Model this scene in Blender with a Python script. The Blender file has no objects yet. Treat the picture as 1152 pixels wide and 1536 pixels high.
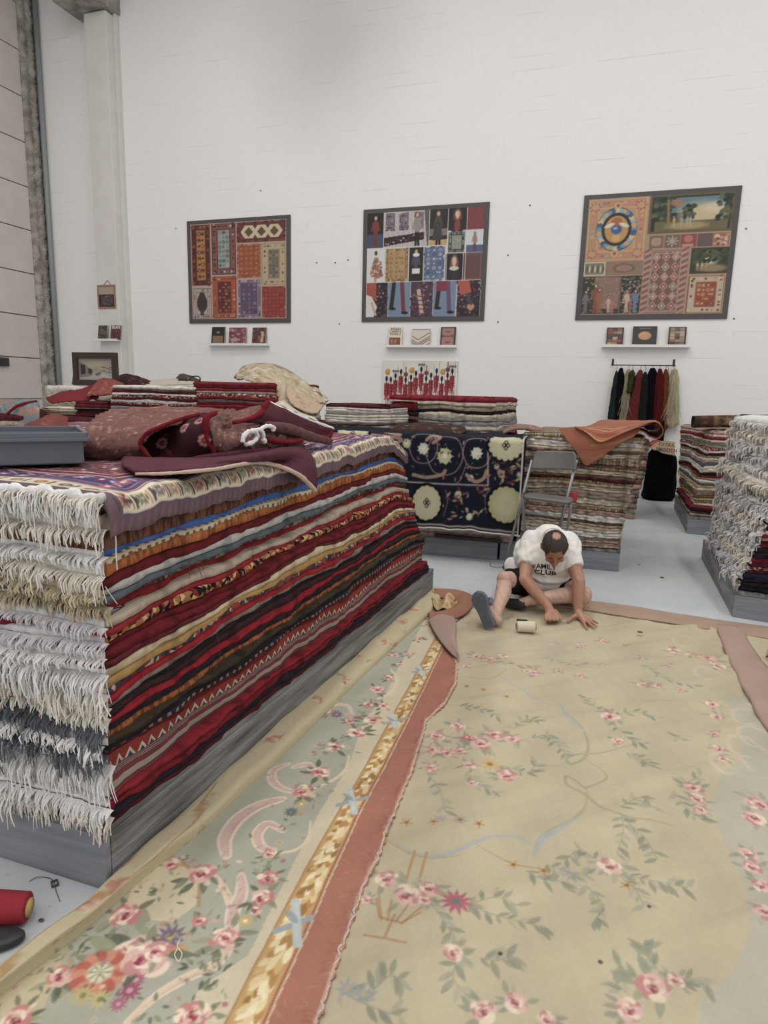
import bpy, bmesh, math, random
import numpy as np
from mathutils import Vector, Matrix
from mathutils.bvhtree import BVHTree

# ------------------------------------------------------------ camera, world, lights, exposure
SC = bpy.context.scene
COL = SC.collection
IW, IH = 1152, 1536
CF, PITCH, ROLL, YAW, CH = 980.0, .183, .0255, .317, 1.5
_cy, _sy = math.cos(YAW), math.sin(YAW)
FW = np.array([-_sy*math.cos(PITCH), _cy*math.cos(PITCH), -math.sin(PITCH)])
_r0 = np.array([_cy, _sy, 0.]); _u0 = np.cross(_r0, FW)
RT = _r0*math.cos(ROLL)+_u0*math.sin(ROLL); UP = _u0*math.cos(ROLL)-_r0*math.sin(ROLL)
cam_d = bpy.data.cameras.new('camera'); cam = bpy.data.objects.new('camera', cam_d); COL.objects.link(cam)
m = Matrix(((RT[0], UP[0], -FW[0], 0), (RT[1], UP[1], -FW[1], 0), (RT[2], UP[2], -FW[2], CH), (0, 0, 0, 1)))
cam.matrix_world = m
cam_d.sensor_fit = 'VERTICAL'; cam_d.sensor_height = 36; cam_d.lens = CF/IH*36
cam_d.clip_start = .05
SC.camera = cam
SC.view_settings.view_transform = 'Standard'; SC.view_settings.look = 'None'
SC.view_settings.gamma = 1; SC.view_settings.use_curve_mapping = False
SC.view_settings.exposure = 0.0
W = bpy.data.worlds.new('world'); SC.world = W; W.use_nodes = True
W.node_tree.nodes['Background'].inputs[0].default_value = (1, .99, .985, 1)
W.node_tree.nodes['Background'].inputs[1].default_value = .86

def area(name, loc, sx, sy, power, col=(1, .98, .95), rot=(0, 0, 0)):
    l = bpy.data.lights.new(name, 'AREA'); l.shape = 'RECTANGLE'; l.size = sx; l.size_y = sy
    l.energy = power; l.color = col
    o = bpy.data.objects.new(name, l); o.location = loc; o.rotation_euler = rot; COL.objects.link(o); return o
LAMPS = [(-6.8, 5.8), (-2.0, 6.0), (2.8, 6.2), (-6.5, 1.6), (-1.8, 1.4), (3.0, 1.6), (-4.5, -3.2), (.8, -3.2)]
for x, y in LAMPS:
    area('ceiling_lamp_light', (x, y, 9.02), .5, 3.0, 100)
# ------------------------------------------------------------ pixel -> place helpers
ORG = np.array([0, 0, CH])
def ray(x, y): return FW+RT*((x-IW/2)/CF)-UP*((y-IH/2)/CF)
def FZ(x, y, z=0.):
    d = ray(x, y); return ORG+d*((z-CH)/d[2])
def FY(x, y, Y):
    d = ray(x, y); return ORG+d*(Y/d[1])
def FX(x, y, X):
    d = ray(x, y); return ORG+d*(X/d[0])

# ------------------------------------------------------------ object helpers
def s2l(c):
    c = np.asarray(c, float); return np.where(c <= .04045, c/12.92, ((c+.055)/1.055)**2.4)
def hx(h, sat=.75):
    h = h.lstrip('#'); c = [int(h[i:i+2], 16)/255 for i in (0, 2, 4)]; g = .3*c[0]+.55*c[1]+.15*c[2]
    return tuple(g+(v-g)*sat for v in c)
def lin(c):
    if isinstance(c, str): c = hx(c)
    return tuple(float(v) for v in s2l(c))+(1,)
def tag(o, label=None, cat=None, group=None, kind=None):
    if label: o['label'] = label
    if cat: o['category'] = cat
    if group: o['group'] = group
    if kind: o['kind'] = kind
    return o
def link(name, me, mat=None, parent=None):
    o = bpy.data.objects.new(name, me); COL.objects.link(o)
    if mat is not None:
        for mm in (mat if isinstance(mat, (list, tuple)) else [mat]): me.materials.append(mm)
    if parent is not None:
        o.parent = parent
        # children are always authored in world space
        o.matrix_parent_inverse = Matrix.Translation(-parent.location) if parent.parent is None else Matrix()
    return o
def empty(name, loc, label, cat, group=None):
    o = bpy.data.objects.new(name, None); o.location = loc; o.empty_display_size = .1; COL.objects.link(o)
    return tag(o, label, cat, group)
def raw(name, V, F, mat=None, parent=None, smooth=True, uv=None, col=None, fm=None):
    """V (n,3); F (m,k) array or list of lists; uv per-vertex; col per-vertex rgb linear"""
    me = bpy.data.meshes.new(name)
    V = np.asarray(V, np.float32)
    if isinstance(F, np.ndarray):
        k = F.shape[1]; n = len(F)
        me.vertices.add(len(V)); me.vertices.foreach_set('co', V.ravel())
        me.loops.add(n*k); me.loops.foreach_set('vertex_index', F.astype(np.int32).ravel())
        me.polygons.add(n); me.polygons.foreach_set('loop_start', np.arange(0, n*k, k, dtype=np.int32))
        if smooth: me.polygons.foreach_set('use_smooth', np.ones(n, bool))
        me.update(calc_edges=True)
    else:
        me.from_pydata([tuple(v) for v in V.tolist()], [], F)
        if smooth: me.polygons.foreach_set('use_smooth', np.ones(len(F), bool))
    if fm is not None: me.polygons.foreach_set('material_index', np.asarray(fm, np.int32))
    li = None
    if uv is not None:
        l = me.uv_layers.new(name='UVMap'); li = np.empty(len(me.loops), np.int32); me.loops.foreach_get('vertex_index', li)
        l.data.foreach_set('uv', np.asarray(uv, np.float32)[li].ravel())
    if col is not None:
        a = me.color_attributes.new('Col', 'FLOAT_COLOR', 'POINT')
        c = np.ones((len(V), 4), np.float32); c[:, :3] = col; a.data.foreach_set('color', c.ravel())
    me.validate()
    return link(name, me, mat, parent)
def bmobj(name, bm, mat=None, parent=None, smooth=False):
    me = bpy.data.meshes.new(name); bm.normal_update(); bm.to_mesh(me); bm.free()
    if smooth: me.polygons.foreach_set('use_smooth', np.ones(len(me.polygons), bool))
    return link(name, me, mat, parent)
def add_box(bm, c, s, rot=None, bevel=0):
    M = Matrix.Translation(Vector(c))
    if rot is not None: M = M@rot
    r = bmesh.ops.create_cube(bm, size=1, matrix=M@Matrix.Diagonal((s[0], s[1], s[2], 1)))
    if bevel:
        ed = list({e for v in r['verts'] for e in v.link_edges})
        bmesh.ops.bevel(bm, geom=ed, offset=bevel, segments=2, affect='EDGES', profile=.7)
def box(name, c, s, mat, parent=None, rot=None, bevel=0):
    bm = bmesh.new(); add_box(bm, c, s, rot, bevel); return bmobj(name, bm, mat, parent)
def add_tube(bm, pts, r, n=10, cap=True):
    pts = [Vector(p) for p in pts]; rr = r if isinstance(r, (list, tuple)) else [r]*len(pts)
    up = None; rings = []
    for i, p in enumerate(pts):
        t = (pts[min(i+1, len(pts)-1)]-pts[max(i-1, 0)]).normalized()
        if up is None: up = t.orthogonal().normalized()
        up = (up-t*up.dot(t)).normalized(); b = t.cross(up)
        rings.append([bm.verts.new(p+(up*math.cos(2*math.pi*k/n)+b*math.sin(2*math.pi*k/n))*rr[i]) for k in range(n)])
    for a, c in zip(rings, rings[1:]):
        for k in range(n): bm.faces.new((a[k], a[(k+1) % n], c[(k+1) % n], c[k]))
    if cap:
        bm.faces.new(rings[0][::-1]); bm.faces.new(rings[-1])
def tube(name, pts, r, mat, parent=None, n=10):
    bm = bmesh.new(); add_tube(bm, pts, r, n); return bmobj(name, bm, mat, parent, True)
def grid_faces(ny, nx, wrap=False):
    i = np.arange(ny-1)[:, None]; j = np.arange(nx if wrap else nx-1)[None, :]; j2 = (j+1) % nx
    return np.stack([i*nx+j, i*nx+j2, (i+1)*nx+j2, (i+1)*nx+j], -1).reshape(-1, 4)
def n1(seed, s, scale=1., oct=4):
    r = np.random.RandomState(seed); o = np.zeros_like(np.asarray(s, float))
    for k in range(oct):
        f = (1.7**k)*r.uniform(.7, 1.3)/scale; o += np.sin(2*np.pi*f*s+r.uniform(0, 6.28))*(.7**k)
    return o/2.2
def n2(seed, x, y, scale=1., oct=6):
    r = np.random.RandomState(seed); o = 0
    for k in range(oct):
        a = r.uniform(0, 6.28); f = (1.35**k)*r.uniform(.7, 1.3)/scale
        o = o+np.sin(2*np.pi*f*(x*math.cos(a)+y*math.sin(a))+r.uniform(0, 6.28))*(.8**k)
    return o/2.5
def sstep(a, b, x):
    t = np.clip((x-a)/(b-a), 0, 1); return t*t*(3-2*t)

# ------------------------------------------------------------ materials
def nt(name):
    m = bpy.data.materials.new(name); m.use_nodes = True; t = m.node_tree
    b = t.nodes['Principled BSDF']; return m, t, b
def N(t, typ, **k):
    n = t.nodes.new(typ)
    for a, v in k.items():
        if a.startswith('i_'):
            key = a[2:]; n.inputs[int(key) if key.isdigit() else key.replace('_', ' ')].default_value = v
        else: setattr(n, a, v)
    return n
def math_n(t, op, a, b=None, c=None):
    n = t.nodes.new('ShaderNodeMath'); n.operation = op
    for i, v in enumerate((a, b, c)):
        if v is None: continue
        if isinstance(v, (int, float)): n.inputs[i].default_value = v
        else: t.links.new(v, n.inputs[i])
    return n.outputs[0]
def mixc(t, f, a, b):
    n = t.nodes.new('ShaderNodeMix'); n.data_type = 'RGBA'
    for s, v in ((n.inputs[0], f), (n.inputs[6], a), (n.inputs[7], b)):
        if isinstance(v, (tuple, list)): s.default_value = v
        elif isinstance(v, (int, float)): s.default_value = v
        else: t.links.new(v, s)
    return n.outputs[2]
def bump(t, b, h, strength=.3, dist=.01):
    n = N(t, 'ShaderNodeBump'); n.inputs['Strength'].default_value = strength; n.inputs['Distance'].default_value = dist
    t.links.new(h, n.inputs['Height']); t.links.new(n.outputs[0], b.inputs['Normal'])
def mat(name, c, rough=.6, metal=0, noise=0, nscale=20, bmp=0, bscale=100, spec=.5, c2=None, stretch=None, bdist=.003, transl=0):
    m, t, b = nt(name); b.inputs['Roughness'].default_value = rough; b.inputs['Metallic'].default_value = metal
    b.inputs['Specular IOR Level'].default_value = spec
    b.inputs['Base Color'].default_value = lin(c)
    if noise or bmp:
        co = N(t, 'ShaderNodeTexCoord').outputs['Object']
        if stretch:
            mp = N(t, 'ShaderNodeMapping'); mp.inputs['Scale'].default_value = stretch; t.links.new(co, mp.inputs[0]); co = mp.outputs[0]
    if noise:
        nz = N(t, 'ShaderNodeTexNoise', i_Scale=nscale, i_Detail=5.); t.links.new(co, nz.inputs[0])
        rmp = N(t, 'ShaderNodeMapRange'); rmp.inputs[1].default_value = .35; rmp.inputs[2].default_value = .65; rmp.inputs[3].default_value = 0; rmp.inputs[4].default_value = noise
        t.links.new(nz.outputs[0], rmp.inputs[0])
        cc = lin(c2) if c2 is not None else tuple(v*.4 for v in lin(c)[:3])+(1,)
        t.links.new(mixc(t, rmp.outputs[0], lin(c), cc), b.inputs['Base Color'])
    if bmp:
        nz = N(t, 'ShaderNodeTexNoise', i_Scale=bscale, i_Detail=3.); t.links.new(co, nz.inputs[0]); bump(t, b, nz.outputs[0], bmp, bdist)
    if transl:   # yarn lets light through
        tr = N(t, 'ShaderNodeBsdfTranslucent'); tr.inputs[0].default_value = lin(c); mx = N(t, 'ShaderNodeMixShader'); mx.inputs[0].default_value = transl
        t.links.new(b.outputs[0], mx.inputs[1]); t.links.new(tr.outputs[0], mx.inputs[2]); t.links.new(mx.outputs[0], t.nodes['Material Output'].inputs['Surface'])
    return m
def attr_mat(name, rough=.95, bmp=.35, bscale=350, bdist=.002, noise=.12, nscale=60, spec=.2):
    m, t, b = nt(name); b.inputs['Roughness'].default_value = rough; b.inputs['Specular IOR Level'].default_value = spec
    a = N(t, 'ShaderNodeAttribute', attribute_name='Col')
    nz = N(t, 'ShaderNodeTexNoise', i_Scale=nscale, i_Detail=4.); co = N(t, 'ShaderNodeTexCoord').outputs['Object']; t.links.new(co, nz.inputs[0])
    f = math_n(t, 'MULTIPLY_ADD', nz.outputs[0], noise*2, 1-noise)
    sc = N(t, 'ShaderNodeVectorMath', operation='SCALE'); t.links.new(a.outputs['Color'], sc.inputs[0]); t.links.new(f, sc.inputs['Scale'])
    t.links.new(sc.outputs[0], b.inputs['Base Color'])
    if bmp:
        n3 = N(t, 'ShaderNodeTexNoise', i_Scale=bscale, i_Detail=2.); t.links.new(co, n3.inputs[0]); bump(t, b, n3.outputs[0], bmp, bdist)
    return m
_em = {}
def edge_mat(kind, cols):
    """rug edge seen from the side; UV.x = metres along, UV.y = 0..1 across the band"""
    key = (kind, tuple(cols))
    if key in _em: return _em[key]
    m, t, b = nt('rug_edge_'+kind); _em[key] = m
    b.inputs['Roughness'].default_value = .95; b.inputs['Specular IOR Level'].default_value = .15
    uv = N(t, 'ShaderNodeUVMap'); sp = N(t, 'ShaderNodeSeparateXYZ'); t.links.new(uv.outputs[0], sp.inputs[0])
    u, v = sp.outputs[0], sp.outputs[1]
    c = [lin(x) for x in cols]
    mp = N(t, 'ShaderNodeMapping'); mp.inputs['Scale'].default_value = (14, 1.2, 1); t.links.new(uv.outputs[0], mp.inputs[0])
    nz = N(t, 'ShaderNodeTexNoise', i_Scale=1., i_Detail=5.); t.links.new(mp.outputs[0], nz.inputs[0])
    vv = math_n(t, 'FRACT', v)
    base = c[0]
    if kind == 'plain':
        base = mixc(t, math_n(t, 'MULTIPLY', sm(t, nz.outputs[0], .45, .65), .8), c[0], c[1])
    elif kind == 'dash':
        w = math_n(t, 'FRACT', math_n(t, 'ADD', math_n(t, 'MULTIPLY', u, 26.), math_n(t, 'MULTIPLY', nz.outputs[0], .8)))
        f = math_n(t, 'GREATER_THAN', w, .55)
        inb = math_n(t, 'MULTIPLY', math_n(t, 'GREATER_THAN', vv, .25), math_n(t, 'LESS_THAN', vv, .8))
        base = mixc(t, math_n(t, 'MULTIPLY', f, inb), c[0], c[1])
    elif kind == 'zig':
        w = math_n(t, 'FRACT', math_n(t, 'MULTIPLY', u, 21.))
        tri = math_n(t, 'ABSOLUTE', math_n(t, 'SUBTRACT', math_n(t, 'MULTIPLY', w, 2.), 1.))
        lev = math_n(t, 'MULTIPLY_ADD', tri, .24, .42)
        d = math_n(t, 'SUBTRACT', vv, lev)
        up = math_n(t, 'GREATER_THAN', d, 0.)
        base = mixc(t, up, c[1], c[0])
        base = mixc(t, math_n(t, 'LESS_THAN', math_n(t, 'ABSOLUTE', d), .05), base, c[2])
        base = mixc(t, math_n(t, 'LESS_THAN', vv, .2), base, c[0])
        base = mixc(t, math_n(t, 'LESS_THAN', math_n(t, 'ABSOLUTE', math_n(t, 'SUBTRACT', vv, .12)), .03), base, c[2])
    elif kind == 'motif':
        m2 = N(t, 'ShaderNodeMapping'); m2.inputs['Scale'].default_value = (55, 3.2, 1); t.links.new(uv.outputs[0], m2.inputs[0])
        vo = N(t, 'ShaderNodeTexVoronoi', i_Scale=1.); t.links.new(m2.outputs[0], vo.inputs[0])
        s2 = N(t, 'ShaderNodeSeparateColor'); t.links.new(vo.outputs['Color'], s2.inputs[0])
        cr = N(t, 'ShaderNodeValToRGB'); cr.color_ramp.interpolation = 'CONSTANT'; cr.color_ramp.elements.remove(cr.color_ramp.elements[1])
        cr.color_ramp.elements[0].color = c[0]
        for i in range(1, len(c)):
            e = cr.color_ramp.elements.new(.35+.65*(i-1)/max(1, len(c)-1)); e.color = c[i]
        t.links.new(s2.outputs[0], cr.inputs[0]); base = cr.outputs[0]
    elif kind == 'stripes':
        f = math_n(t, 'GREATER_THAN', math_n(t, 'FRACT', math_n(t, 'MULTIPLY', vv, 2.6)), .5)
        base = mixc(t, f, c[0], c[1])
    elif kind == 'streak':
        m2 = N(t, 'ShaderNodeMapping'); m2.inputs['Scale'].default_value = (70, .8, 1); t.links.new(uv.outputs[0], m2.inputs[0])
        nn = N(t, 'ShaderNodeTexNoise', i_Scale=1., i_Detail=4.); t.links.new(m2.outputs[0], nn.inputs[0])
        base = mixc(t, sm(t, nn.outputs[0], .4, .6), c[0], c[1])
    n5 = N(t, 'ShaderNodeTexNoise', i_Scale=9., i_Detail=3.); t.links.new(N(t, 'ShaderNodeTexCoord').outputs['Object'], n5.inputs[0])
    sc = N(t, 'ShaderNodeVectorMath', operation='SCALE')
    if isinstance(base, tuple): sc.inputs[0].default_value = base[:3]
    else: t.links.new(base, sc.inputs[0])
    t.links.new(math_n(t, 'MULTIPLY_ADD', n5.outputs[0], .5, .75), sc.inputs['Scale'])
    t.links.new(sc.outputs[0], b.inputs['Base Color'])
    m4 = N(t, 'ShaderNodeMapping'); m4.inputs['Scale'].default_value = (260, 5, 1); t.links.new(uv.outputs[0], m4.inputs[0])
    n4 = N(t, 'ShaderNodeTexNoise', i_Scale=1., i_Detail=2.); t.links.new(m4.outputs[0], n4.inputs[0]); bump(t, b, n4.outputs[0], .5, .004)
    return m
def sm(t, s, a, b):
    r = N(t, 'ShaderNodeMapRange', interpolation_type='SMOOTHSTEP'); r.inputs[1].default_value = a; r.inputs[2].default_value = b
    t.links.new(s, r.inputs[0]); return r.outputs[0]
def wool(name, c, c2, scale=25, bmp=.8):
    return mat(name, c, .97, noise=.8, nscale=scale, c2=c2, bmp=bmp, bscale=160, spec=.1, bdist=.006, transl=.12)

# ------------------------------------------------------------ pattern painter (metres), feeds vertex colours
class Cv:
    def __init__(s, x0, y0, x1, y1, res, col):
        s.x0, s.y0, s.res = x0, y0, res; s.nx = int((x1-x0)/res)+1; s.ny = int((y1-y0)/res)+1
        s.a = np.empty((s.ny, s.nx, 3), np.float32); s.a[:] = hx(col) if isinstance(col, str) else col
    def win(s, xa, ya, xb, yb):
        i0 = max(0, int((xa-s.x0)/s.res)-1); i1 = min(s.nx, int((xb-s.x0)/s.res)+2)
        j0 = max(0, int((ya-s.y0)/s.res)-1); j1 = min(s.ny, int((yb-s.y0)/s.res)+2)
        if i1 <= i0 or j1 <= j0: return None
        X = s.x0+np.arange(i0, i1)*s.res; Y = s.y0+np.arange(j0, j1)*s.res
        return s.a[j0:j1, i0:i1], X[None, :]+0*Y[:, None], Y[:, None]+0*X[None, :]
    def put(s, v, m, col, a):
        m = (np.clip(m, 0, 1)*a)[..., None]; v[...] = v*(1-m)+np.asarray(hx(col) if isinstance(col, str) else col, np.float32)*m
    def ell(s, x, y, rx, ry, ang, col, a=1, soft=0):
        R = max(rx, ry)+s.res*2; w = s.win(x-R, y-R, x+R, y+R)
        if w is None: return
        v, X, Y = w; c, sn = math.cos(ang), math.sin(ang); dx, dy = X-x, Y-y
        p = (dx*c+dy*sn)/rx; q = (-dx*sn+dy*c)/ry; d = np.sqrt(p*p+q*q)
        k = min(rx, ry)/max(s.res, soft*min(rx, ry)*2, 1e-6)
        s.put(v, (1-d)*k+.5, col, a)
    def leaf(s, x, y, L, ang, col, a=1, wd=.2):
        R = L+s.res*2; w = s.win(x-R, y-R, x+R, y+R)
        if w is None: return
        v, X, Y = w; c, sn = math.cos(ang), math.sin(ang); dx, dy = X-x, Y-y
        p = (dx*c+dy*sn)/L; q = (-dx*sn+dy*c)/L
        h = wd*4*p*(1-p)*(1-.4*p); m = np.where((p > 0) & (p < 1), (h-np.abs(q))*L/s.res+.5, 0)
        s.put(v, m, col, a)
    def line(s, pts, wd, col, a=1):
        pts = [tuple(p)[:2] for p in pts]
        for (xa, ya), (xb, yb) in zip(pts, pts[1:]):
            R = wd/2+s.res; w = s.win(min(xa, xb)-R, min(ya, yb)-R, max(xa, xb)+R, max(ya, yb)+R)
            if w is None: continue
            v, X, Y = w; L = (xb-xa)**2+(yb-ya)**2+1e-12
            tt = np.clip(((X-xa)*(xb-xa)+(Y-ya)*(yb-ya))/L, 0, 1)
            d = np.hypot(X-xa-tt*(xb-xa), Y-ya-tt*(yb-ya)); s.put(v, (wd/2-d)/s.res+.5, col, a)
    def poly(s, pts, col, a=1):
        P = np.array([tuple(p)[:2] for p in pts]); w = s.win(*P.min(0), *P.max(0))
        if w is None: return
        v, X, Y = w; ins = np.zeros(X.shape, bool)
        for (xa, ya), (xb, yb) in zip(P, np.roll(P, -1, 0)):
            if ya == yb: continue
            c = ((ya > Y) != (yb > Y)) & (X < (xb-xa)*(Y-ya)/(yb-ya)+xa); ins ^= c
        s.put(v, ins.astype(float), col, a)
    def rect(s, xa, ya, xb, yb, col, a=1):
        w = s.win(xa, ya, xb, yb)
        if w is None: return
        v, X, Y = w; s.put(v, ((X >= xa) & (X <= xb) & (Y >= ya) & (Y <= yb)).astype(float), col, a)
    def frame(s, xa, ya, xb, yb, w, col, a=1):
        s.rect(xa, ya, xb, ya+w, col, a); s.rect(xa, yb-w, xb, yb, col, a); s.rect(xa, ya, xa+w, yb, col, a); s.rect(xb-w, ya, xb, yb, col, a)
    def rose(s, x, y, r, rng, tone=('#e7b9a8', '#d88a86', '#b8404e', '#f1d9c3'), a=1):
        t0 = rng.uniform(0, 6.28); lx, ly = rng.uniform(-.25, .25)*r, rng.uniform(.1, .3)*r
        for k in range(11):
            t = t0+k/11*6.283; d = r*rng.uniform(.5, .8); q = rng.uniform(.22, .36)*r
            s.ell(x+d*math.cos(t), y+d*math.sin(t), q*1.25, q*.85, t+1.57+rng.uniform(-.5, .5), tone[rng.choice([0, 0, 1, 1, 3])], a, .15)
        for k in range(8):
            t = t0+k/8*6.283+.4; s.ell(x+lx*.4+r*.42*math.cos(t), y+ly*.2+r*.42*math.sin(t), r*.26, r*.17, t+1.4, tone[[3, 0, 0, 1][(k+(k > 4)) % 4]], a, .2)
        for k in range(5):
            t = t0+k*1.256+.9; s.ell(x-lx*.3+r*.24*math.cos(t), y-ly*.5+r*.22*math.sin(t), r*.17, r*.10, t+1.6, tone[[1, 2, 1, 0, 2][k]], a, .25)
        s.ell(x-lx*.4, y-ly*.7, r*.16, r*.13, t0, tone[2], a, .3); s.ell(x+lx, y+ly*1.4, r*.2, r*.1, .3, tone[3], a*.8, .4)
        return
        for k in range(9):
            t = k/9*6.283+rng.uniform(-.2, .2); s.ell(x+r*.62*math.cos(t), y+r*.62*math.sin(t), r*.42, r*.34, t, tone[k % 2 and 1 or 0], a, .2)
        for k in range(6):
            t = k/6*6.283+rng.uniform(0, 1); s.ell(x+r*.36*math.cos(t), y+r*.36*math.sin(t), r*.34, r*.24, t+1.2, tone[(k % 3 == 0)*3], a, .25)
        s.ell(x+r*.12, y-r*.1, r*.34, r*.28, .5, tone[1], a, .2)
        s.ell(x+r*.2, y-r*.16, r*.2, r*.17, .5, tone[2], a, .3)
    def daisy(s, x, y, r, n, c1, c2, a=1):
        for k in range(n): s.leaf(x, y, r, k/n*6.283, c1, a, .16)
        s.ell(x, y, r*.25, r*.25, 0, c2, a)
    def spray(s, pts, L, rng, col=('#8f9273', '#7d8467'), wd=.005, a=.8, n=None):
        P = [np.array(p[:2]) for p in pts]; s.line(P, wd, col[0], a)
        for p, q in zip(P, P[1:]):
            d = q-p; l = np.hypot(*d); an = math.atan2(d[1], d[0]); k = max(1, int(l/(L*.55)))
            for i in range(k+1):
                c = p+d*i/max(k, 1)
                s.leaf(c[0], c[1], L*rng.uniform(.7, 1.1), an+rng.choice([-1, 1])*rng.uniform(.5, 1.2), col[rng.randint(0, len(col)-1)], a, .2)
    def mottle(s, seed, amp, scale):
        Y, X = np.mgrid[0:s.ny, 0:s.nx]*s.res; s.a *= (1+amp*n2(seed, X, Y, scale))[..., None].astype(np.float32)
    def sample(s, X, Y):
        fx = np.clip((np.asarray(X)-s.x0)/s.res, 0, s.nx-1.001); fy = np.clip((np.asarray(Y)-s.y0)/s.res, 0, s.ny-1.001)
        i = fx.astype(int); j = fy.astype(int); u = (fx-i)[..., None]; w = (fy-j)[..., None]; A = s.a
        c = (A[j, i]*(1-u)+A[j, i+1]*u)*(1-w)+(A[j+1, i]*(1-u)+A[j+1, i+1]*u)*w
        return s2l(np.clip(c, 0, 1))
def sheet(name, P, C, mat_, parent=None, smooth=True, thick=0, skirt=None):
    """P (ny,nx,3) positions, C (ny,nx,3) linear colours"""
    ny, nx = P.shape[:2]; F = grid_faces(ny, nx)
    if skirt is not None:   # real edge thickness all round
        I = np.arange(ny*nx).reshape(ny, nx); ring = np.concatenate([I[0, :-1], I[:-1, -1], I[-1, :0:-1], I[:0:-1, 0]]); n = len(ring); b = ny*nx
        V = np.concatenate([P.reshape(-1, 3), P.reshape(-1, 3)[ring]+np.array(skirt)]); k = np.arange(n); F = np.concatenate([F, np.stack([ring, b+k, b+(k+1) % n, ring[(k+1) % n]], 1)])
        CC = C.reshape(-1, 3); return raw(name, V, F, mat_, parent, smooth, None, np.concatenate([CC, CC[ring]]))
    o = raw(name, P.reshape(-1, 3), F, mat_, parent, smooth, None, C.reshape(-1, 3))
    if thick:
        md = o.modifiers.new('thickness', 'SOLIDIFY'); md.thickness = thick; md.offset = -1
    return o
def ordn(i):
    return ['topmost', 'second', 'third', 'fourth', 'fifth', 'sixth', 'seventh', 'eighth', 'ninth', 'tenth', 'eleventh', 'twelfth', 'thirteenth', 'fourteenth', 'fifteenth', 'sixteenth', 'seventeenth', 'eighteenth', 'nineteenth', 'twentieth', 'twenty-first', 'twenty-second', 'twenty-third', 'twenty-fourth', 'twenty-fifth', 'twenty-sixth', 'twenty-seventh', 'twenty-eighth', 'twenty-ninth', 'thirtieth'][i]

# ------------------------------------------------------------ the hall
WY = 10.9; WXL = -10.8; WXR = 7.5; CZ = 9.1; WYB = -6.0
def brick_wall_mat(name, c, c2):
    m, t, b = nt(name); b.inputs['Roughness'].default_value = .75; b.inputs['Specular IOR Level'].default_value = .25
    co = N(t, 'ShaderNodeTexCoord').outputs['Object']; mp = N(t, 'ShaderNodeMapping'); mp.inputs['Rotation'].default_value = (math.pi/2, 0, 0); t.links.new(co, mp.inputs[0])
    br = N(t, 'ShaderNodeTexBrick', i_Scale=1.); br.inputs['Brick Width'].default_value = 1.7; br.inputs['Row Height'].default_value = .19; br.inputs['Mortar Size'].default_value = .006; br.inputs['Mortar Smooth'].default_value = .6
    t.links.new(mp.outputs[0], br.inputs[0])
    nz = N(t, 'ShaderNodeTexNoise', i_Scale=.9, i_Detail=4.); t.links.new(co, nz.inputs[0])
    n2_ = N(t, 'ShaderNodeTexNoise', i_Scale=14., i_Detail=5.); t.links.new(co, n2_.inputs[0])
    m3 = N(t, 'ShaderNodeMapping'); m3.inputs['Scale'].default_value = (1.1, 1, 6); t.links.new(co, m3.inputs[0]); nq = N(t, 'ShaderNodeTexNoise', i_Scale=1., i_Detail=3.); t.links.new(m3.outputs[0], nq.inputs[0])
    fac = math_n(t, 'MULTIPLY', br.outputs['Fac'], sm(t, nq.outputs[0], .52, .66))
    base = mixc(t, math_n(t, 'MULTIPLY', sm(t, n2_.outputs[0], .5, .8), .2), lin(c), lin(c2))
    # patchy darker grey area high on the wall, fading outwards
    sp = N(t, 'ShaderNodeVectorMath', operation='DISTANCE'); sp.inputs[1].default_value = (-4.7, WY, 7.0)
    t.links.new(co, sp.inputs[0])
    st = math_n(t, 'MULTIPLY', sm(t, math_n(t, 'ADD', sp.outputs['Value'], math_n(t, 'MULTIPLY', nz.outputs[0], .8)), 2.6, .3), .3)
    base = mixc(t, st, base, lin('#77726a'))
    t.links.new(mixc(t, math_n(t, 'MULTIPLY', fac, .14), base, lin('#8f8a82')), b.inputs['Base Color'])
    h = math_n(t, 'ADD', math_n(t, 'MULTIPLY', fac, -1.), math_n(t, 'MULTIPLY', n2_.outputs[0], .35)); bump(t, b, h, .5, .006)
    return m
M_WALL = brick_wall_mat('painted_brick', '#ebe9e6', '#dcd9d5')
M_PANEL = mat('painted_concrete_panel', '#cfc5c0', .75, noise=.5, nscale=2.5, c2='#c0b6b0', bmp=.2, bscale=60, spec=.2)
M_ROUGH = mat('rough_concrete', '#b3aca2', .9, noise=.9, nscale=5, c2='#7b736a', bmp=1, bscale=25, spec=.2, bdist=.03)
M_COLUMN = mat('white_painted_concrete', '#d9d5cf', .7, noise=.4, nscale=4, c2='#c9c4bc', bmp=.3, bscale=30, spec=.2, bdist=.01)
M_CEIL = mat('ceiling_sheet', '#c9c7c3', .7)
M_PIPE = mat('grey_pipe_paint', '#8b9296', .5)
def floor_mat():
    m, t, b = nt('painted_concrete_floor'); b.inputs['Roughness'].default_value = .42; b.inputs['Specular IOR Level'].default_value = .35
    co = N(t, 'ShaderNodeTexCoord').outputs['Object']
    a = N(t, 'ShaderNodeTexNoise', i_Scale=1.3, i_Detail=6., i_Roughness=.6); t.links.new(co, a.inputs[0])
    c = N(t, 'ShaderNodeTexNoise', i_Scale=28., i_Detail=4.); t.links.new(co, c.inputs[0])
    base = mixc(t, sm(t, a.outputs[0], .35, .65), lin('#c2c8cc'), lin('#b4babe'))
    base = mixc(t, math_n(t, 'MULTIPLY', sm(t, c.outputs[0], .62, .72), .35), base, lin('#8c8a84'))
    t.links.new(base, b.inputs['Base Color']); t.links.new(math_n(t, 'MULTIPLY_ADD', a.outputs[0], .35, .28), b.inputs['Roughness'])
    bump(t, b, c.outputs[0], .12, .003); return m
M_FLOOR = floor_mat()
def structure(o): o['kind'] = 'structure'; return o
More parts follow.
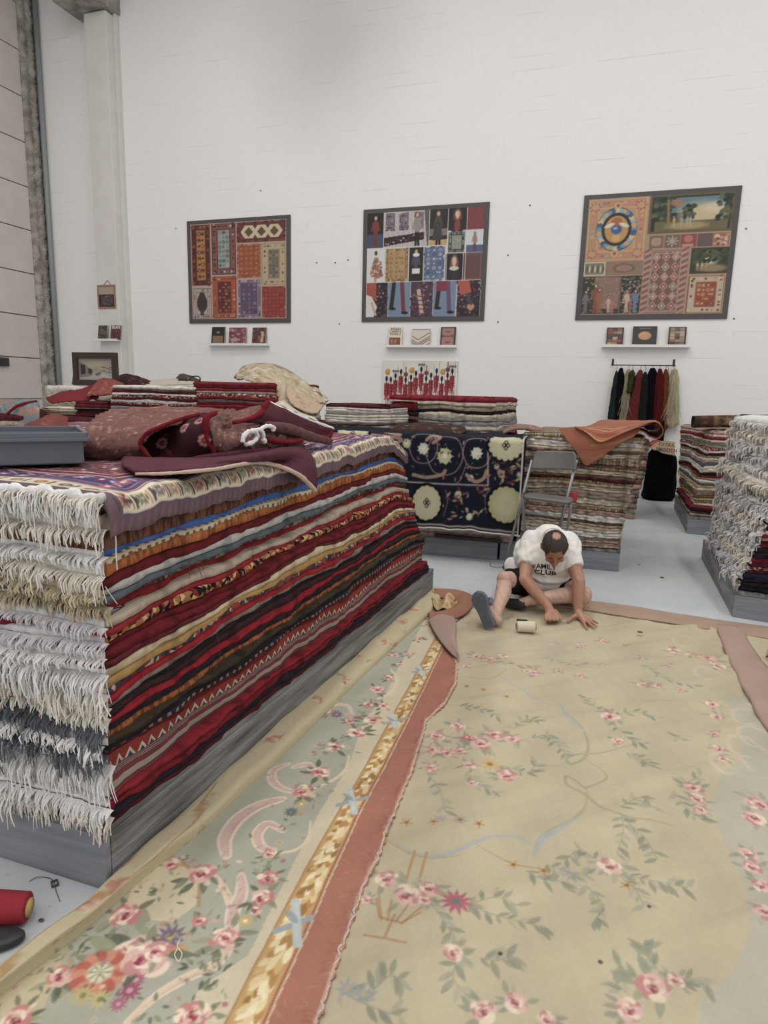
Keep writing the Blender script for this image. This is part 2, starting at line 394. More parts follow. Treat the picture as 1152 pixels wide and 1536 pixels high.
structure(box('floor', ((WXL+WXR)/2, (WY+WYB)/2, -.06), (WXR-WXL+.4, WY-WYB+.4, .12), M_FLOOR))
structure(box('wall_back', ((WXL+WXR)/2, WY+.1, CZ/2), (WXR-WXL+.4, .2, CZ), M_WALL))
structure(box('ceiling', ((WXL+WXR)/2, (WY+WYB)/2, CZ+.08), (WXR-WXL+.4, WY-WYB+.4, .12), M_CEIL))
# left wall of precast panels, every panel a part
wl = structure(box('wall_left', (WXL-.16, (WY+WYB)/2, CZ/2), (.2, WY-WYB, CZ), M_ROUGH))
zs = [0.02, .385, 1.175, 1.965, 2.77, 3.575, 4.38, 5.165, 5.955, 6.75, 7.53, 8.32, 9.08]
for a, b_ in zip(zs, zs[1:]):
    box('panel', (WXL-.03, (10.56-2)/2, (a+b_)/2), (.06, 12.56, b_-a-.018), M_PANEL, wl, None, .006)
# rough vertical concrete post in the corner, built as an uneven strip
Z = np.linspace(0, CZ, 260); prof = [(WXL-.02, 10.56), (WXL+.05, 10.57), (WXL+.07, 10.66), (WXL+.045, 10.70), (WXL+.10, 10.73), (WXL+.11, 10.82), (WXL+.02, 10.86), (WXL-.02, WY+.01)]
P = np.array([[(x+.02*n1(3+k, z, .35, 6)+.012*n1(33+k, z, .07), y+.02*n1(13+k, z, .3, 6), z) for k, (x, y) in enumerate(prof)] for z in Z])
structure(raw('trim_1', P.reshape(-1, 3), grid_faces(len(Z), len(prof)), M_ROUGH, None, True))
structure(tube('trim_2', [(-10.62, 10.83, 0), (-10.62, 10.83, CZ)], .045, M_PIPE))
# concrete column proud of the back wall, with the beam end resting on it
colm = structure(box('trim_3', (-9.107, WY-.14, 3.98), (.475, .28, 7.96), M_COLUMN, None, None, .02))
structure(box('trim_4', (-9.20, WY-.35, 8.53), (.85, .72, 1.10), M_ROUGH, None, None, .03))
structure(box('trim_5', (-8.84, WY-.05, 4.3), (.06, .1, 8.6), M_COLUMN, None, None, .01))
sb = box('socket_box', (WXL+.035, 9.62, 1.86), (.07, .3, .16), mat('dark_plastic', '#3b3d42', .5), None, None, .01)
tag(sb, 'small dark socket box on the left panel wall', 'socket box')
box('cover', (WXL+.075, 9.62, 1.86), (.012, .24, .11), mat('dark_plastic_cover', '#2b2d33', .35), sb, None, .004)
# plug holes on the back wall
PLUG_LABELS = ['screw plug left of the tapestry poster, near its top corner', 'screw plug midway between the fashion poster and the tapestry poster', 'screw plug right of the tapestry poster near its upper corner', 'screw plug low between the fashion poster and the right shelf', 'screw plug just right of the bottom corner of the tapestry poster', 'leftmost of the two screw plugs between the rug and fashion posters', 'right one of the two screw plugs between the rug and fashion posters', 'screw plug left of the lower corner of the fashion poster', 'screw plug left of the rug poster', 'upper of two screw plugs right of the white column', 'lower of two screw plugs right of the white column', 'screw plug above the rug poster', 'screw plug left of the fashion poster near its middle']
for i, (px, py) in enumerate([(795, 308), (762, 383), (1119, 343), (747, 483), (1101, 478), (475, 394), (503, 394), (509, 486), (264, 343), (188, 285), (186, 305), (391, 286), (522, 390)]):
    p = FY(px, py, WY); bm = bmesh.new(); bmesh.ops.create_cone(bm, segments=8, radius1=.013, radius2=.009, depth=.012, cap_ends=True, matrix=Matrix.Translation((p[0], WY-.006, p[2]))@Matrix.Rotation(math.pi/2, 4, 'X'))
    o = bmobj('wall_plug', bm, mat('plug_grey', '#55514c', .8) if i == 0 else bpy.data.materials['plug_grey'])
    tag(o, PLUG_LABELS[i], 'wall plug', 'screw plugs in the back wall')
# ceiling lamps: the fixtures that carry the area lights
M_LAMP = mat('lamp_housing', '#e8e8e8', .5)
mg, tg, bg = nt('lamp_diffuser'); bg.inputs['Emission Color'].default_value = (1, .96, .91, 1); bg.inputs['Emission Strength'].default_value = 3
for i, (x, y) in enumerate(LAMPS):
    l = box('ceiling_lamp', (x, y, 9.075), (.6, 3.1, .05), M_LAMP); tag(l, 'long white ceiling lamp above the rug hall', 'ceiling lamp', 'ceiling lamps above the hall')
    box('diffuser', (x, y, 9.045), (.52, 3.0, .012), mg, l)

# ------------------------------------------------------------ rug piles
M_FRINGE = [wool('fringe_cream', '#efe8da', '#dacfbb'), wool('fringe_white', '#f2efec', '#dcd7d4'), wool('fringe_lavender', '#e2dde0', '#c6bfc4'), wool('fringe_slate', '#6a7078', '#484d54'), wool('fringe_ochre', '#d8c9a0', '#bfa97a')]
def quad_side(Q, n_side):
    """sample points, outward normals, running length round a quad; Q = front-left, front-right, back-right, back-left"""
    P, Nn, S, sid = [], [], [], []; L = 0
    for k in range(4):
        a, b = Q[k], Q[(k+1) % 4]; d = b-a; l = np.hypot(*d); n = np.array([d[1], -d[0]])/l
        t = np.arange(n_side[k])/n_side[k]
        P.append(a+d*t[:, None]); Nn.append(np.repeat(n[None], len(t), 0)); S.append(L+t*l); sid.append(np.full(len(t), k)); L += l
    P = np.concatenate(P); Nn = np.concatenate(Nn); S = np.concatenate(S); sid = np.concatenate(sid)
    # blend normals at corners
    idx = np.cumsum([0]+list(n_side))[:-1]
    for i in idx:
        nn = Nn[i]+Nn[i-1]; Nn[i] = nn/np.hypot(*nn)*.7
    return P, Nn, S, sid
def strands(rs, P0, out, L, wd, droop=.018, nseg=3, jit=.35, lean=0.):
    """flat hanging yarn ends: P0 (n,3) roots, out (n,2) outward unit"""
    n = len(P0); t = np.linspace(0, 1, nseg+1); tang = np.stack([-out[:, 1], out[:, 0]], 1)
    Ls = L*(1+jit*rs.uniform(-1, 1, n)); dr = droop*rs.uniform(.3, 1.5, n); sx = rs.normal(0, .22, n)*Ls+lean*Ls; w = wd*rs.uniform(.7, 1.4, n)
    along = (P0[:, :2]*tang).sum(1); tc = (np.floor(along/.017+rs.uniform(-.3, .3, n))+.5)*.017; sx = sx*.7+(tc-along)*.75*(tc-along > -1); Ls = Ls*(1+.18*np.sin(np.floor(along/.017)*7.3)); dr = dr*(1+.4*np.sin(np.floor(along/.017)*3.1))
    V = np.empty((n, nseg+1, 2, 3)); tw = rs.uniform(-.8, .8, n)
    for i, tt in enumerate(t):
        o = dr*math.sin(min(1, tt*1.6)*math.pi/2)*(1-.25*tt); side = sx*tt**1.5
        c = P0.copy(); c[:, :2] += out*o[:, None]+tang*side[:, None]; c[:, 2] -= Ls*tt**1.25
        ww = (w*(1-.55*tt))[:, None]; dirx = tang*np.cos(tw*tt)[:, None]+out*np.sin(tw*tt)[:, None]
        V[:, i, 0] = c; V[:, i, 1] = c; V[:, i, 0, :2] -= dirx*ww/2; V[:, i, 1, :2] += dirx*ww/2
    b = (np.arange(n)*(nseg+1)*2)[:, None]; k = np.arange(nseg)[None]*2
    F = np.stack([b+k, b+k+1, b+k+3, b+k+2], -1).reshape(-1, 4)
    return V.reshape(-1, 3), F
def pile(Qb, Qt, z0, z1, layers, desc, group, n_side, seed, fringe_sides=(), fringe_range=None, wav=.008, offs=.012, sag=None, fspace=.004, flen=.05, lean=None, cat='rug', flat_top=True, crisp=False, drop=.02, fwd=.004):
    """layers bottom -> top: dict(t=relative thickness, a=mat upper band, b=mat lower band, f=fringe material index, c=colour words)"""
    Qb = np.array(Qb, float); Qt = np.array(Qt, float); rs = np.random.RandomState(seed)
    T = np.array([l.get('t', 1.) for l in layers]); T = T/T.sum()*(z1-z0)
    P, Nn, S, sid = quad_side(Qb, n_side); Ltot = S[-1]
    cum = 0.; H = np.zeros(len(S))+z0; tot = z1-z0; out = []
    nl = len(layers)
    for i, l in enumerate(layers):
        fr = i/nl; fr2 = (i+1)/nl
        Q = Qb*(1-fr)+Qt*fr; P, Nn, S, sid = quad_side(Q, n_side)
        zb = H.copy(); cum += T[i]; zt = z0+cum+(.20*T[i]*n1(seed*31+i, S, 1.6, 4)+.09*(z1-z0)*.25*n1(seed*31+i//3, S, 2.3, 2)*math.sin(math.pi*fr2))*(0 if i == nl-1 and flat_top else 1); zt = np.maximum(zt, zb+T[i]*.45)
        H = zt
        off = l.get('o', 0)+offs*(rs.normal()*.7+.8*n1(seed*57+i, S, .7, 5))
        sg = 0 if sag is None else sag(P, (zb-z0)/tot)
        sg2 = 0 if sag is None else sag(P, (zt-z0)/tot)
        dz = drop*fr2
        w1 = wav*n1(seed*7+i, S, .16, 4); w2 = wav*n1(seed*17+i, S, .13, 4)
        h = zt-zb; b2 = .007*n1(seed*91+i, S, .5, 4)+rs.normal()*.004
        def ring(o, z): return np.concatenate([P+Nn*(o+off)[:, None] if np.ndim(o+off) else P+Nn*(o+off), (z)[:, None]], 1)
        o0 = np.zeros(len(S))
        cz = (.004, .0, .0, .006, .0, .0, .004) if crisp else (.014, 0, .003, .012, .003, 0, .014)
        rings = [ring(o0-.10-off, zt-sg2), ring(o0-cz[0]+w1, zt-sg2-dz*.7-.02*h), ring(o0-cz[1]+w1, zt-sg2-dz-(.08 if crisp else .17)*h), ring(o0-cz[2]+w1, zt-sg2-dz-(.42 if crisp else .34)*h), ring(o0-(.014 if crisp else .012), zb+.5*h-sg-dz), ring(o0-cz[4]+w2+(b2 if crisp else 0), zb+(.44 if crisp else .34)*h-sg-dz), ring(o0-cz[5]+w2+(b2 if crisp else 0), zb+(.08 if crisp else .17)*h-sg-dz), ring(o0-cz[6]+w2+(b2 if crisp else 0), zb+.02*h-sg-dz), ring(o0-.10-off, zb-sg)]
        n = len(S); V = np.concatenate(rings); Fg = grid_faces(len(rings), n, True); F = [list(f) for f in Fg[:, ::-1].tolist()]
        uvv = [1.2, 1., .85, .5, 0.02, .98, .5, .15, -.1]
        uv = np.concatenate([np.stack([S, np.full(n, q)], 1) for q in uvv])
        fm = []
        for r_ in range(len(rings)-1):
            mi = 0 if r_ < 4 else 1
            fm += [2 if (sid[j] in fringe_sides and r_ < l.get('fr', 5)) else mi for j in range(n)]
        nr = len(V); V = np.concatenate([V, [V[:n].mean(0), V[-n:].mean(0)]]); uv = np.concatenate([uv, [[S.mean(), 2.5], [S.mean(), -1.5]]]); b0 = (len(rings)-1)*n
        F += [[j, (j+1) % n, nr] for j in range(n)]+[[b0+(j+1) % n, b0+j, nr+1] for j in range(n)]; fm += [0]*n+[1]*n
        fmat = M_FRINGE[l.get('f', 0)]
        o = raw(l.get('n', 'rug'), V, F, [l['a'], l.get('b', l['a']), fmat], None, True, uv, None, fm)
        k = nl-1-i
        tag(o, '%s, %s from top of %s' % (l['c'], ordn(k), desc) if k else '%s, topmost of %s' % (l['c'], desc), cat, group)
        out.append(o)
        for fs in fringe_sides:
            if l.get('nofr'): continue
            a, b = Q[fs], Q[(fs+1) % 4]; d = b-a; Ls = np.hypot(*d); lo, hi = fringe_range or (0, 1)
            m_ = int(Ls*(hi-lo)/fspace); t = lo+(hi-lo)*(np.arange(m_)+rs.uniform(0, 1, m_))/m_
            nn = np.array([d[1], -d[0]])/Ls; idx = np.where(sid == fs)[0]; st = S[idx[0]]+t*Ls
            zz = np.interp(st, S[idx], (zt-(sg2 if np.ndim(sg2) else 0))[idx])-dz-h[idx].mean()*.30; oo = np.interp(st, S[idx], (off+w1)[idx] if np.ndim(off+w1) else np.full(len(idx), off))
            P0 = np.concatenate([a+d*t[:, None]+nn*(oo+.004)[:, None], zz[:, None]], 1)
            P0[:, :2] += (d/Ls)[None]*(.014*sstep(.95, 1., t)-.014*sstep(.05, 0, t))[:, None]
            V, F = strands(rs, P0, np.repeat(nn[None], m_, 0), flen*l.get('fl', 1)*(1+.35*n1(seed+i*3, t*Ls, .25)), fwd, .022+.014*rs.uniform(), 4, lean=lean or 0)
            raw('fringe', V, F, fmat, o, False)
    return out
def E_(k, *c): return edge_mat(k, c)
RED, DRED, BURG = '#8d1f24', '#5e151b', '#571a26'
# names of colours used in labels go with each layer
A_layers_top_down = [
    dict(fl=1.00, fr=5, c='rug with brown and cream edges', a=E_('plain', '#c9b7a2', '#8c7b6c'), b=E_('streak', '#7a4a32', '#4a2a20'), f=0, t=2.0),
    dict(fl=0.60, fr=4, c='rug with bright blue edge', a=E_('plain', '#3c64b4', '#2c4a8c'), b=E_('dash', '#c4b08c', '#6b5a48'), f=1, t=.9),
    dict(fl=0.90, fr=5, c='rug with rust orange edges', a=E_('streak', '#b5652c', '#8a4420'), b=E_('plain', '#6e1a1e', '#451015'), f=0, t=1.25),
    dict(fl=0.55, fr=3, c='rug with pale grey edge', a=E_('plain', '#b6b2ac', '#85827e'), b=E_('plain', '#59646b', '#3e474e'), f=4, t=.95),
    dict(fl=1.00, fr=5, c='rug with green patterned edge', a=E_('motif', '#5b6246', '#8f7d55', '#343a2c', '#7c2e28'), b=E_('plain', '#99252a', '#6d171c'), f=4, t=1.1),
    dict(fl=0.60, fr=5, c='rug with beige and bright red edges', a=E_('plain', '#b39f8a', '#8e7a68'), b=E_('plain', '#a2242a', '#741a20'), f=2, t=.95),
    dict(fl=0.70, fr=5, c='rug with ochre figured edge', a=E_('motif', '#a4683a', '#d1a766', '#20181a', '#8e2423', '#20181a'), b=E_('plain', '#6e161d', '#471015'), f=2, t=1.0),
    dict(fl=0.65, fr=4, c='rug with dark red edges', a=E_('plain', '#7a1a22', '#4c1118'), b=E_('plain', '#6a2226', '#37141a'), f=1, t=.85),
    dict(fl=1.50, fr=5, c='rug with wide cream edge', a=E_('plain', '#cdb993', '#a58d66'), b=E_('plain', '#b08544', '#8d6a3a'), f=1, t=1.0),
    dict(fl=1.40, fr=5, c='rug with slate patterned edge', a=E_('motif', '#3a4150', '#8e3a34', '#b8998a', '#a5342e', '#2b3340'), b=E_('plain', '#a91f27', '#7a161d'), f=0, t=1.05),
    dict(fl=0.90, fr=5, c='rug with taupe and black edges', a=E_('plain', '#85766b', '#5d5049'), b=E_('plain', '#242025', '#38242a'), f=0, t=.85),
    dict(fl=1.20, fr=5, c='rug with dark brown and red edges', a=E_('plain', '#3d2426', '#24181c'), b=E_('plain', '#a01c26', '#5c141b'), f=0, t=.9),
    dict(fl=1.30, fr=5, c='rug with black orange edge', a=E_('plain', '#1f1c22', '#3a2023'), b=E_('streak', '#a9592a', '#6e3a1e'), f=3, t=.9),
    dict(fl=0.80, fr=5, c='rug with olive brown and black edges', a=E_('plain', '#3e3426', '#292019'), b=E_('plain', '#1d1b21', '#34242a'), f=1, t=.9),
    dict(fl=1.20, fr=5, c='rug with dotted navy edge', a=E_('dash', '#262733', '#8b6f62'), b=E_('plain', '#6c1a20', '#28181c'), f=3, t=.9),
    dict(fl=1.9, fr=8, c='rug with white wave pattern', a=E_('zig', '#98352d', '#3c4a55', '#c4b6a4'), b=E_('stripes', '#75323a', '#93877d'), f=1, t=2.7),
    dict(fl=1.10, fr=4, c='rug with crimson edges', a=E_('plain', '#96202a', '#5d141c'), b=E_('plain', '#7d1a23', '#3c1118'), f=1, t=.8),
    dict(fl=1.20, fr=5, c='rug with navy black edges', a=E_('plain', '#1e1e2a', '#33202a'), b=E_('plain', '#4c1820', '#241a24'), f=0, t=.9),
]
def sagA(P, fr):
    far = sstep(4.05, 4.62, P[:, 1]); near = sstep(1.62, 1.33, P[:, 1])
    return .11*far*fr+.012*near*fr
QAb = [(-3.5, 1.42), (-1.285, 1.40), (-1.13, 4.52), (-3.4, 4.6)]; QAt = [(-3.5, 1.37), (-1.225, 1.36), (-1.335, 4.42), (-3.4, 4.5)]
ZA0, ZA1 = .212, 1.185
pile(QAb, QAt, ZA0, ZA1, A_layers_top_down[::-1], 'the large front pile', 'folded rugs in the large front pile', (120, 110, 20, 12), 5, fringe_sides=(0,), fringe_range=(.5, 1.0), sag=sagA, fspace=.0022, flen=.046, offs=.016, wav=.003, drop=.02, fwd=.0062, crisp=True)

M_PLAT = mat('grey_painted_wood', '#868789', .5, noise=1., nscale=3, c2='#4f4e4c', bmp=.6, bscale=12, stretch=(9, .6, 9), spec=.45, bdist=.008)
M_PLATX = mat('grey_painted_wood_crosswise', '#868b93', .5, noise=.7, nscale=3, c2='#6b7078', bmp=.4, bscale=10, stretch=(.6, 9, 9), spec=.45, bdist=.006)
M_DARKGAP = mat('pallet_shadow_wood', '#4c4a48', .8)
def platform(Q, h, label, planks=True):
    """low grey platform: deck, side boards and a base line"""
    Q = [Vector((q[0], q[1], 0)) for q in Q]; c = sum(Q, Vector())/4
    e = empty('platform', (c.x, c.y, 0), label, 'platform', 'grey rug platforms')
    bm = bmesh.new(); top = [bm.verts.new((q.x, q.y, h)) for q in Q]; bot = [bm.verts.new((q.x, q.y, h-.022)) for q in Q]
    bm.faces.new(top); bm.faces.new(bot[::-1])
    for i in range(4): bm.faces.new((bot[i], bot[(i+1) % 4], top[(i+1) % 4], top[i]))
    bmobj('deck', bm, M_PLAT, e)
    for i in range(4):
        a, b = Q[i], Q[(i+1) % 4]; d = b-a; n = Vector((d.y, -d.x, 0)).normalized(); L = d.length; ang = math.atan2(d.y, d.x)
        mid = (a+b)/2-n*.013; R = Matrix.Rotation(ang, 4, 'Z')
        bm = bmesh.new(); add_box(bm, (mid.x, mid.y, (h-.024)/2), (L-(.054 if i % 2 else 0), .026, h-.026), R, .006); bmobj('side_board', bm, M_PLAT if i % 2 else M_PLATX, e)
    return e
platform([(-3.55, 1.388), (-1.3, 1.384), (-1.108, 4.6), (-3.45, 4.66)], .208, 'long grey painted platform under the large front pile')

# ------------------------------------------------------------ top rug of the front pile, patterned face up
M_WOVEN = attr_mat('woven_pattern', bscale=420)
M_WOVENF = attr_mat('flat_woven_pattern', rough=.9, bscale=300, bmp=.22, noise=.08)
def persian(cv, w, h, rng, edge='#6b5058'):
    """rug seen from above, x from the long edge inwards, y from the near end"""
    cv.rect(0, 0, w, h, '#71404a')
    R = lambda d, c, a=1: cv.rect(d, d+.05, w-d, h-d-.05, c, a)
    cv.rect(0, 0, w, h, edge)
    for k in range(int(h/.018)): cv.line([(0, k*.018), (.04, k*.018+.012)], .005, '#83656c' if k % 2 else '#5c4650', .7)
    R(.048, '#5a4a72'); R(.053, '#cdbf9f'); 
    bd = .055
    y = bd+.03; k = 0
    cols = ['#7f2b33', '#4e5340', '#2f3350', '#8c5a34', '#5d6a50']
    while y < h-.1:   # cream border cartouches
        c = cols[k % 5]; cv.rect(bd+.010, y, bd+.054, y+.009, '#4b3a40'); cv.daisy(bd+.032, y+.036, .023, 8, c, '#c9a078'); cv.rect(bd+.022, y+.012, bd+.042, y+.017, c); cv.rect(bd+.022, y+.055, bd+.042, y+.060, c); cv.rect(bd+.010, y+.066, bd+.054, y+.071, '#8c4a42')
        cv.leaf(bd+.012, y+.018, .02, .7, '#51603f'); cv.leaf(bd+.052, y+.018, .02, 2.4, '#51603f'); cv.leaf(bd+.012, y+.052, .02, -.7, '#6a4038'); cv.leaf(bd+.052, y+.052, .02, -2.4, '#6a4038'); y += .078; k += 1
    x = bd+.03; k = 0
    while x < w-.1:
        c = cols[k % 5]; cv.ell(x+.04, bd+.05+.032, .021, .017, 0, c); cv.ell(x+.04, bd+.05+.032, .012, .009, 0, '#c9a078'); cv.rect(x, bd+.062, x+.01, bd+.1, '#4b3a40'); x += .088; k += 1
    R(bd+.068, '#6a3a4e'); R(bd+.075, '#b9a0a0'); R(bd+.080, '#5d4262'); R(bd+.098, '#a98f9c'); R(bd+.104, '#3c3a66')
    for q in range(2):
        y = .2; k = 0
        while y < (h if q == 0 else w)-.2:
            cx, cy = (bd+.155, y) if q == 0 else (y, bd+.2)
            c = ['#b0606e', '#8b2f40', '#c99aa0'][k % 3]
            cv.daisy(cx, cy, .034, 8, c, '#d9c0b0'); cv.leaf(cx+.01, cy+.03, .035, 1.1, '#6f7fae'); cv.leaf(cx-.02, cy+.03, .035, 2.2, '#a44a5a'); cv.line([(cx-.03, cy+.02), (cx+.03, cy+.05)], .006, '#c9b8c8'); y += .075; k += 1
    R(bd+.205, '#7e5560'); R(bd+.215, '#cbb3ab'); R(bd+.222, '#7c2536'); R(bd+.26, '#b89b98'); R(bd+.266, '#77404a')
    for k in range(5200):
        x = rng.uniform(.34, w-.34); y = rng.uniform(.36, h-.36)
        c = rng.choice(['#414a6c', '#b39a9c', '#9c4a54', '#5c2834', '#cdb8aa', '#6a7492', '#44303a', '#8a5c64', '#b08088'])
        (cv.daisy(x, y, rng.uniform(.012, .028), 7, c, '#d8c6b8') if rng.random() < .35 else cv.leaf(x, y, rng.uniform(.02, .045), rng.uniform(0, 6.28), c))
    cv.mottle(4, .10, .5)
rng = random.Random(11)
cvA = Cv(0, 0, 2.0, 3.6, .005, '#7a2f3c'); persian(cvA, 3.2, 3.5, rng)
def bend(s, L, r):
    """arc length from the hem -> (horizontal inset from the pile edge, drop)"""
    s = np.asarray(s, float); q = math.pi/2*r
    t = np.clip((s-L)/q, 0, 1)*math.pi/2
    out = np.where(s < L, -r, -r*np.cos(t)); dr = np.where(s < L, r+(L-s), r*(1-np.sin(t)))
    out = np.where(s > L+q, s-L-q, out); dr = np.where(s > L+q, 0, dr); return out, dr
su = np.concatenate([np.linspace(0, .42, 90), np.linspace(.428, 2.1, 170)]); sv = np.concatenate([np.arange(0, .3, .006), .3+np.cumsum(.0045+.009*np.linspace(0, 1, 370)**1)]); sv = sv[sv < 3.42]
U, V_ = np.meshgrid(su, sv)
ix, dx = bend(U, .046+.006*n1(9, V_, .6), .05); iy, dy = bend(V_, .0, .014)
fac = np.clip((V_)/3.3, 0, 1)
xe = -1.235*(1-fac)-1.338*fac+.008*n1(3, V_, .5); ye = 1.365
X = xe-ix; Y = ye+iy*(3.0/3.3)+0.0*X
zt = ZA1+.030+.010*n2(77, X, Y, .9)+.03*sstep(0, 1.2, ix)-.105*sstep(4.0, 4.5, Y)*1.0
und = .010*n1(15, V_, .35)*np.exp(-np.clip(ix, 0, 9)/.12)
Z = zt-dx-dy*np.exp(-0*U)+und
Pm = np.stack([X, Y, Z], -1)
o = sheet('patterned_rug', Pm, cvA.sample(np.minimum(U+.012, 1.99), V_+.034), M_WOVEN, None, True, 0, (-.004, .002, -.009))
tag(o, 'plum and cream bordered oriental rug spread over the large front pile', 'rug')
rs = np.random.RandomState(3)
for kk, (zz, dd, ll, mi) in enumerate([(0, .006, .05, 1), (-.012, .0, .055, 0), (.008, .012, .035, 0)]):
    n = 700; x = rs.uniform(-2.75, -1.205, n)
    P0 = np.stack([x, np.full(n, 1.348-dd), ZA1+.022+zz+.008*n1(5+kk, x, .3)], 1); V, F = strands(rs, P0, np.tile([[0, -1.]], (n, 1)), ll, .005, .02, 3)
    raw('fringe', V, F, M_FRINGE[mi], o, False)
# thick knotted roll of fringe heads along the near end
bm = bmesh.new(); xs = np.arange(-2.8, -1.2, .012)
add_tube(bm, [(x, 1.345+.003*math.sin(x*90), ZA1+.028+.010*n2(77, np.array(x), np.array(1.36), .9)+.003*math.sin(x*71)) for x in xs], [.013+.004*math.sin(x*130)+.003*math.sin(x*57) for x in xs], 8)
bmobj('fringe_heading', bm, M_FRINGE[1], o, True)

# ------------------------------------------------------------ floor carpets
CREAM, BLUEG, SALM = '#c9bb97', '#a9b0a2', '#b06c58'
G2 = lambda x, y: FZ(x, y)[:2]
def PX(L): return [G2(*p) for p in L]
def mscale(x, y):   # metres per pixel across at this floor point
    a, b = FZ(x-5, y), FZ(x+5, y); return float(np.hypot(*(a-b)[:2]))/10
cvL = Cv(-2.0, .85, -.25, 5.0, .0035, '#a6ad9f'); rng = random.Random(4)
cvL.poly([(-2, .8), (-.2, .8), (-.2, 5.1), (-2, 5.1)], '#aba994')
inner = [(330, 1560), (400, 1400), (462, 1262), (512, 1172), (556, 1092), (596, 1012), (632, 950), (650, 925)]
field = [(240, 1580), (300, 1490), (372, 1440), (440, 1300), (478, 1225), (524, 1150), (545, 1085), (575, 1050), (600, 1000), (625, 955), (640, 925)]
cvL.poly(PX(field)+PX([(700, 900), (900, 1000), (700, 1560)]), '#cdbf9d')
cvL.poly(PX([(232, 1290), (205, 1320), (190, 1360), (215, 1385), (262, 1385), (296, 1360), (300, 1325), (275, 1300)]), '#cfc09a'); cvL.line(PX([(240, 1290), (275, 1300), (300, 1325), (298, 1362)]), .012, '#b08a54', .7)
cvL.poly(PX([(0, 1470), (60, 1400), (110, 1400), (60, 1536), (0, 1560)]), '#c2b28c')
def curve(P, k=6):
    P = np.array(P, float); out = []
    for i in range(len(P)-1):
        p0, p1, p2, p3 = P[max(i-1, 0)], P[i], P[i+1], P[min(i+2, len(P)-1)]
        for t in np.arange(k)/k: out.append(.5*((2*p1)+(-p0+p2)*t+(2*p0-5*p1+4*p2-p3)*t*t+(-p0+3*p1-3*p2+p3)*t**3))
    out.append(P[-1]); return out
def scroll(px, w, c1='#d0aa9e', c2='#dccdb0'):
    q = curve(PX(px)); m_ = mscale(*px[0])*w
    L = len(q)
    for i in range(L-1):
        k = .45+.75*math.sin(math.pi*(i+.5)/L)**.7; cvL.line([q[i], q[i+1]], m_*1.5*k, c2)
    for i in range(L-1):
        k = .45+.75*math.sin(math.pi*(i+.5)/L)**.7; cvL.line([q[i], q[i+1]], m_*k, c1, .55); cvL.line([q[i]+np.array([m_*.3*k, 0]), q[i+1]+np.array([m_*.3*k, 0])], m_*k*.3, '#b8807c', .25)
        if w > 5 and i % 2 == 0: d = q[i+1]-q[i]; cvL.leaf(q[i][0], q[i][1], m_*1.2, math.atan2(d[1], d[0])+rng.choice([-.5, .5]), rng.choice(['#e4cbb8', '#c08a84', '#d9b5a4', '#b87470']), .6, .18)
scroll([(425, 1203), (392, 1212), (358, 1232), (338, 1262), (340, 1290)], 13)
scroll([(425, 1250), (402, 1240), (386, 1256), (392, 1275), (410, 1280)], 10)
scroll([(466, 1236), (462, 1262), (440, 1280), (412, 1283)], 3, '#dfc59b')
scroll([(322, 1318), (340, 1345), (350, 1380), (345, 1420), (325, 1452), (280, 1475), (235, 1500), (190, 1540)], 9, '#dcbf9f')
scroll([(362, 1318), (362, 1345), (350, 1370), (345, 1400)], 12)
scroll([(433, 1150), (410, 1160), (410, 1178), (430, 1190), (455, 1188)], 8)
scroll([(524, 1136), (518, 1158), (495, 1176), (465, 1189)], 3, '#dfc59b')
scroll([(440, 1155), (462, 1150), (470, 1162)], 7)
scroll([(586, 1008), (596, 1022), (588, 1040), (566, 1052)], 3, '#dfc59b')
scroll([(480, 1075), (500, 1062), (520, 1062), (530, 1075)], 4, '#c8bba0')
GR = ('#6f7659', '#858b6b', '#5d6650', '#9a9a78')
def lv(cv, x, y, px, n=5, gr=GR, a=.85):
    c = G2(x, y); m_ = mscale(x, y)
    for k in range(n):
        an = rng.uniform(0, 6.28); d = rng.uniform(.5, 1.0)*px*m_
        cv.leaf(c[0]+d*math.cos(an)*.7, c[1]+d*math.sin(an)*.7, px*m_*rng.uniform(.7, 1.15), an+rng.uniform(-.7, .7), rng.choice(gr), a, .22)
def rs_(cv, x, y, px, tone=('#dfae9c', '#cd7c78', '#a53445', '#ecd2b6'), nl=6, a=1, gr=GR, la=.85):
    c = G2(x, y); m_ = mscale(x, y); lv(cv, x, y, px*1.35, nl, gr, la); cv.rose(c[0], c[1], px*m_, rng, tone, a)
for x, y, r in [(212, 1440, 40), (148, 1375+90, 26), (188, 1378, 20), (340, 1414, 20), (290, 1530, 22), (302, 1316, 18), (258, 1302, 12), (403, 1322, 14), (392, 1352, 15), (384, 1370, 9), (404, 1285, 9), (455, 1190, 15), (480, 1160, 13), (503, 1124, 11), (535, 1103, 13), (560, 1082, 12), (566, 1037, 10), (553, 1060, 8), (505, 1048, 8), (490, 1070, 9), (583, 1020, 7), (600, 1000, 6), (612, 985, 6), (592, 985, 6), (628, 962, 6), (640, 940, 5), (25, 1535, 20), (90, 1470, 18), (300, 1385, 10), (525, 1085, 7), (576, 1062, 8)]:
    rs_(cvL, x, y, r*1.22)
c = G2(150, 1466); m_ = mscale(150, 1466)
for k in range(14): cvL.ell(c[0]+30*m_*math.cos(k*.449), c[1]+30*m_*math.sin(k*.449), 13*m_, 9*m_, k*.449, '#c8604a' if k % 2 else '#d68a6a', 1, .2)
cvL.ell(c[0], c[1], 19*m_, 17*m_, 0, '#ccc4a0', 1, .2)
for k in range(16): cvL.leaf(c[0], c[1], 22*m_, k*.39, '#8f8a60' if k % 2 else '#e4dcc0', .8, .08)
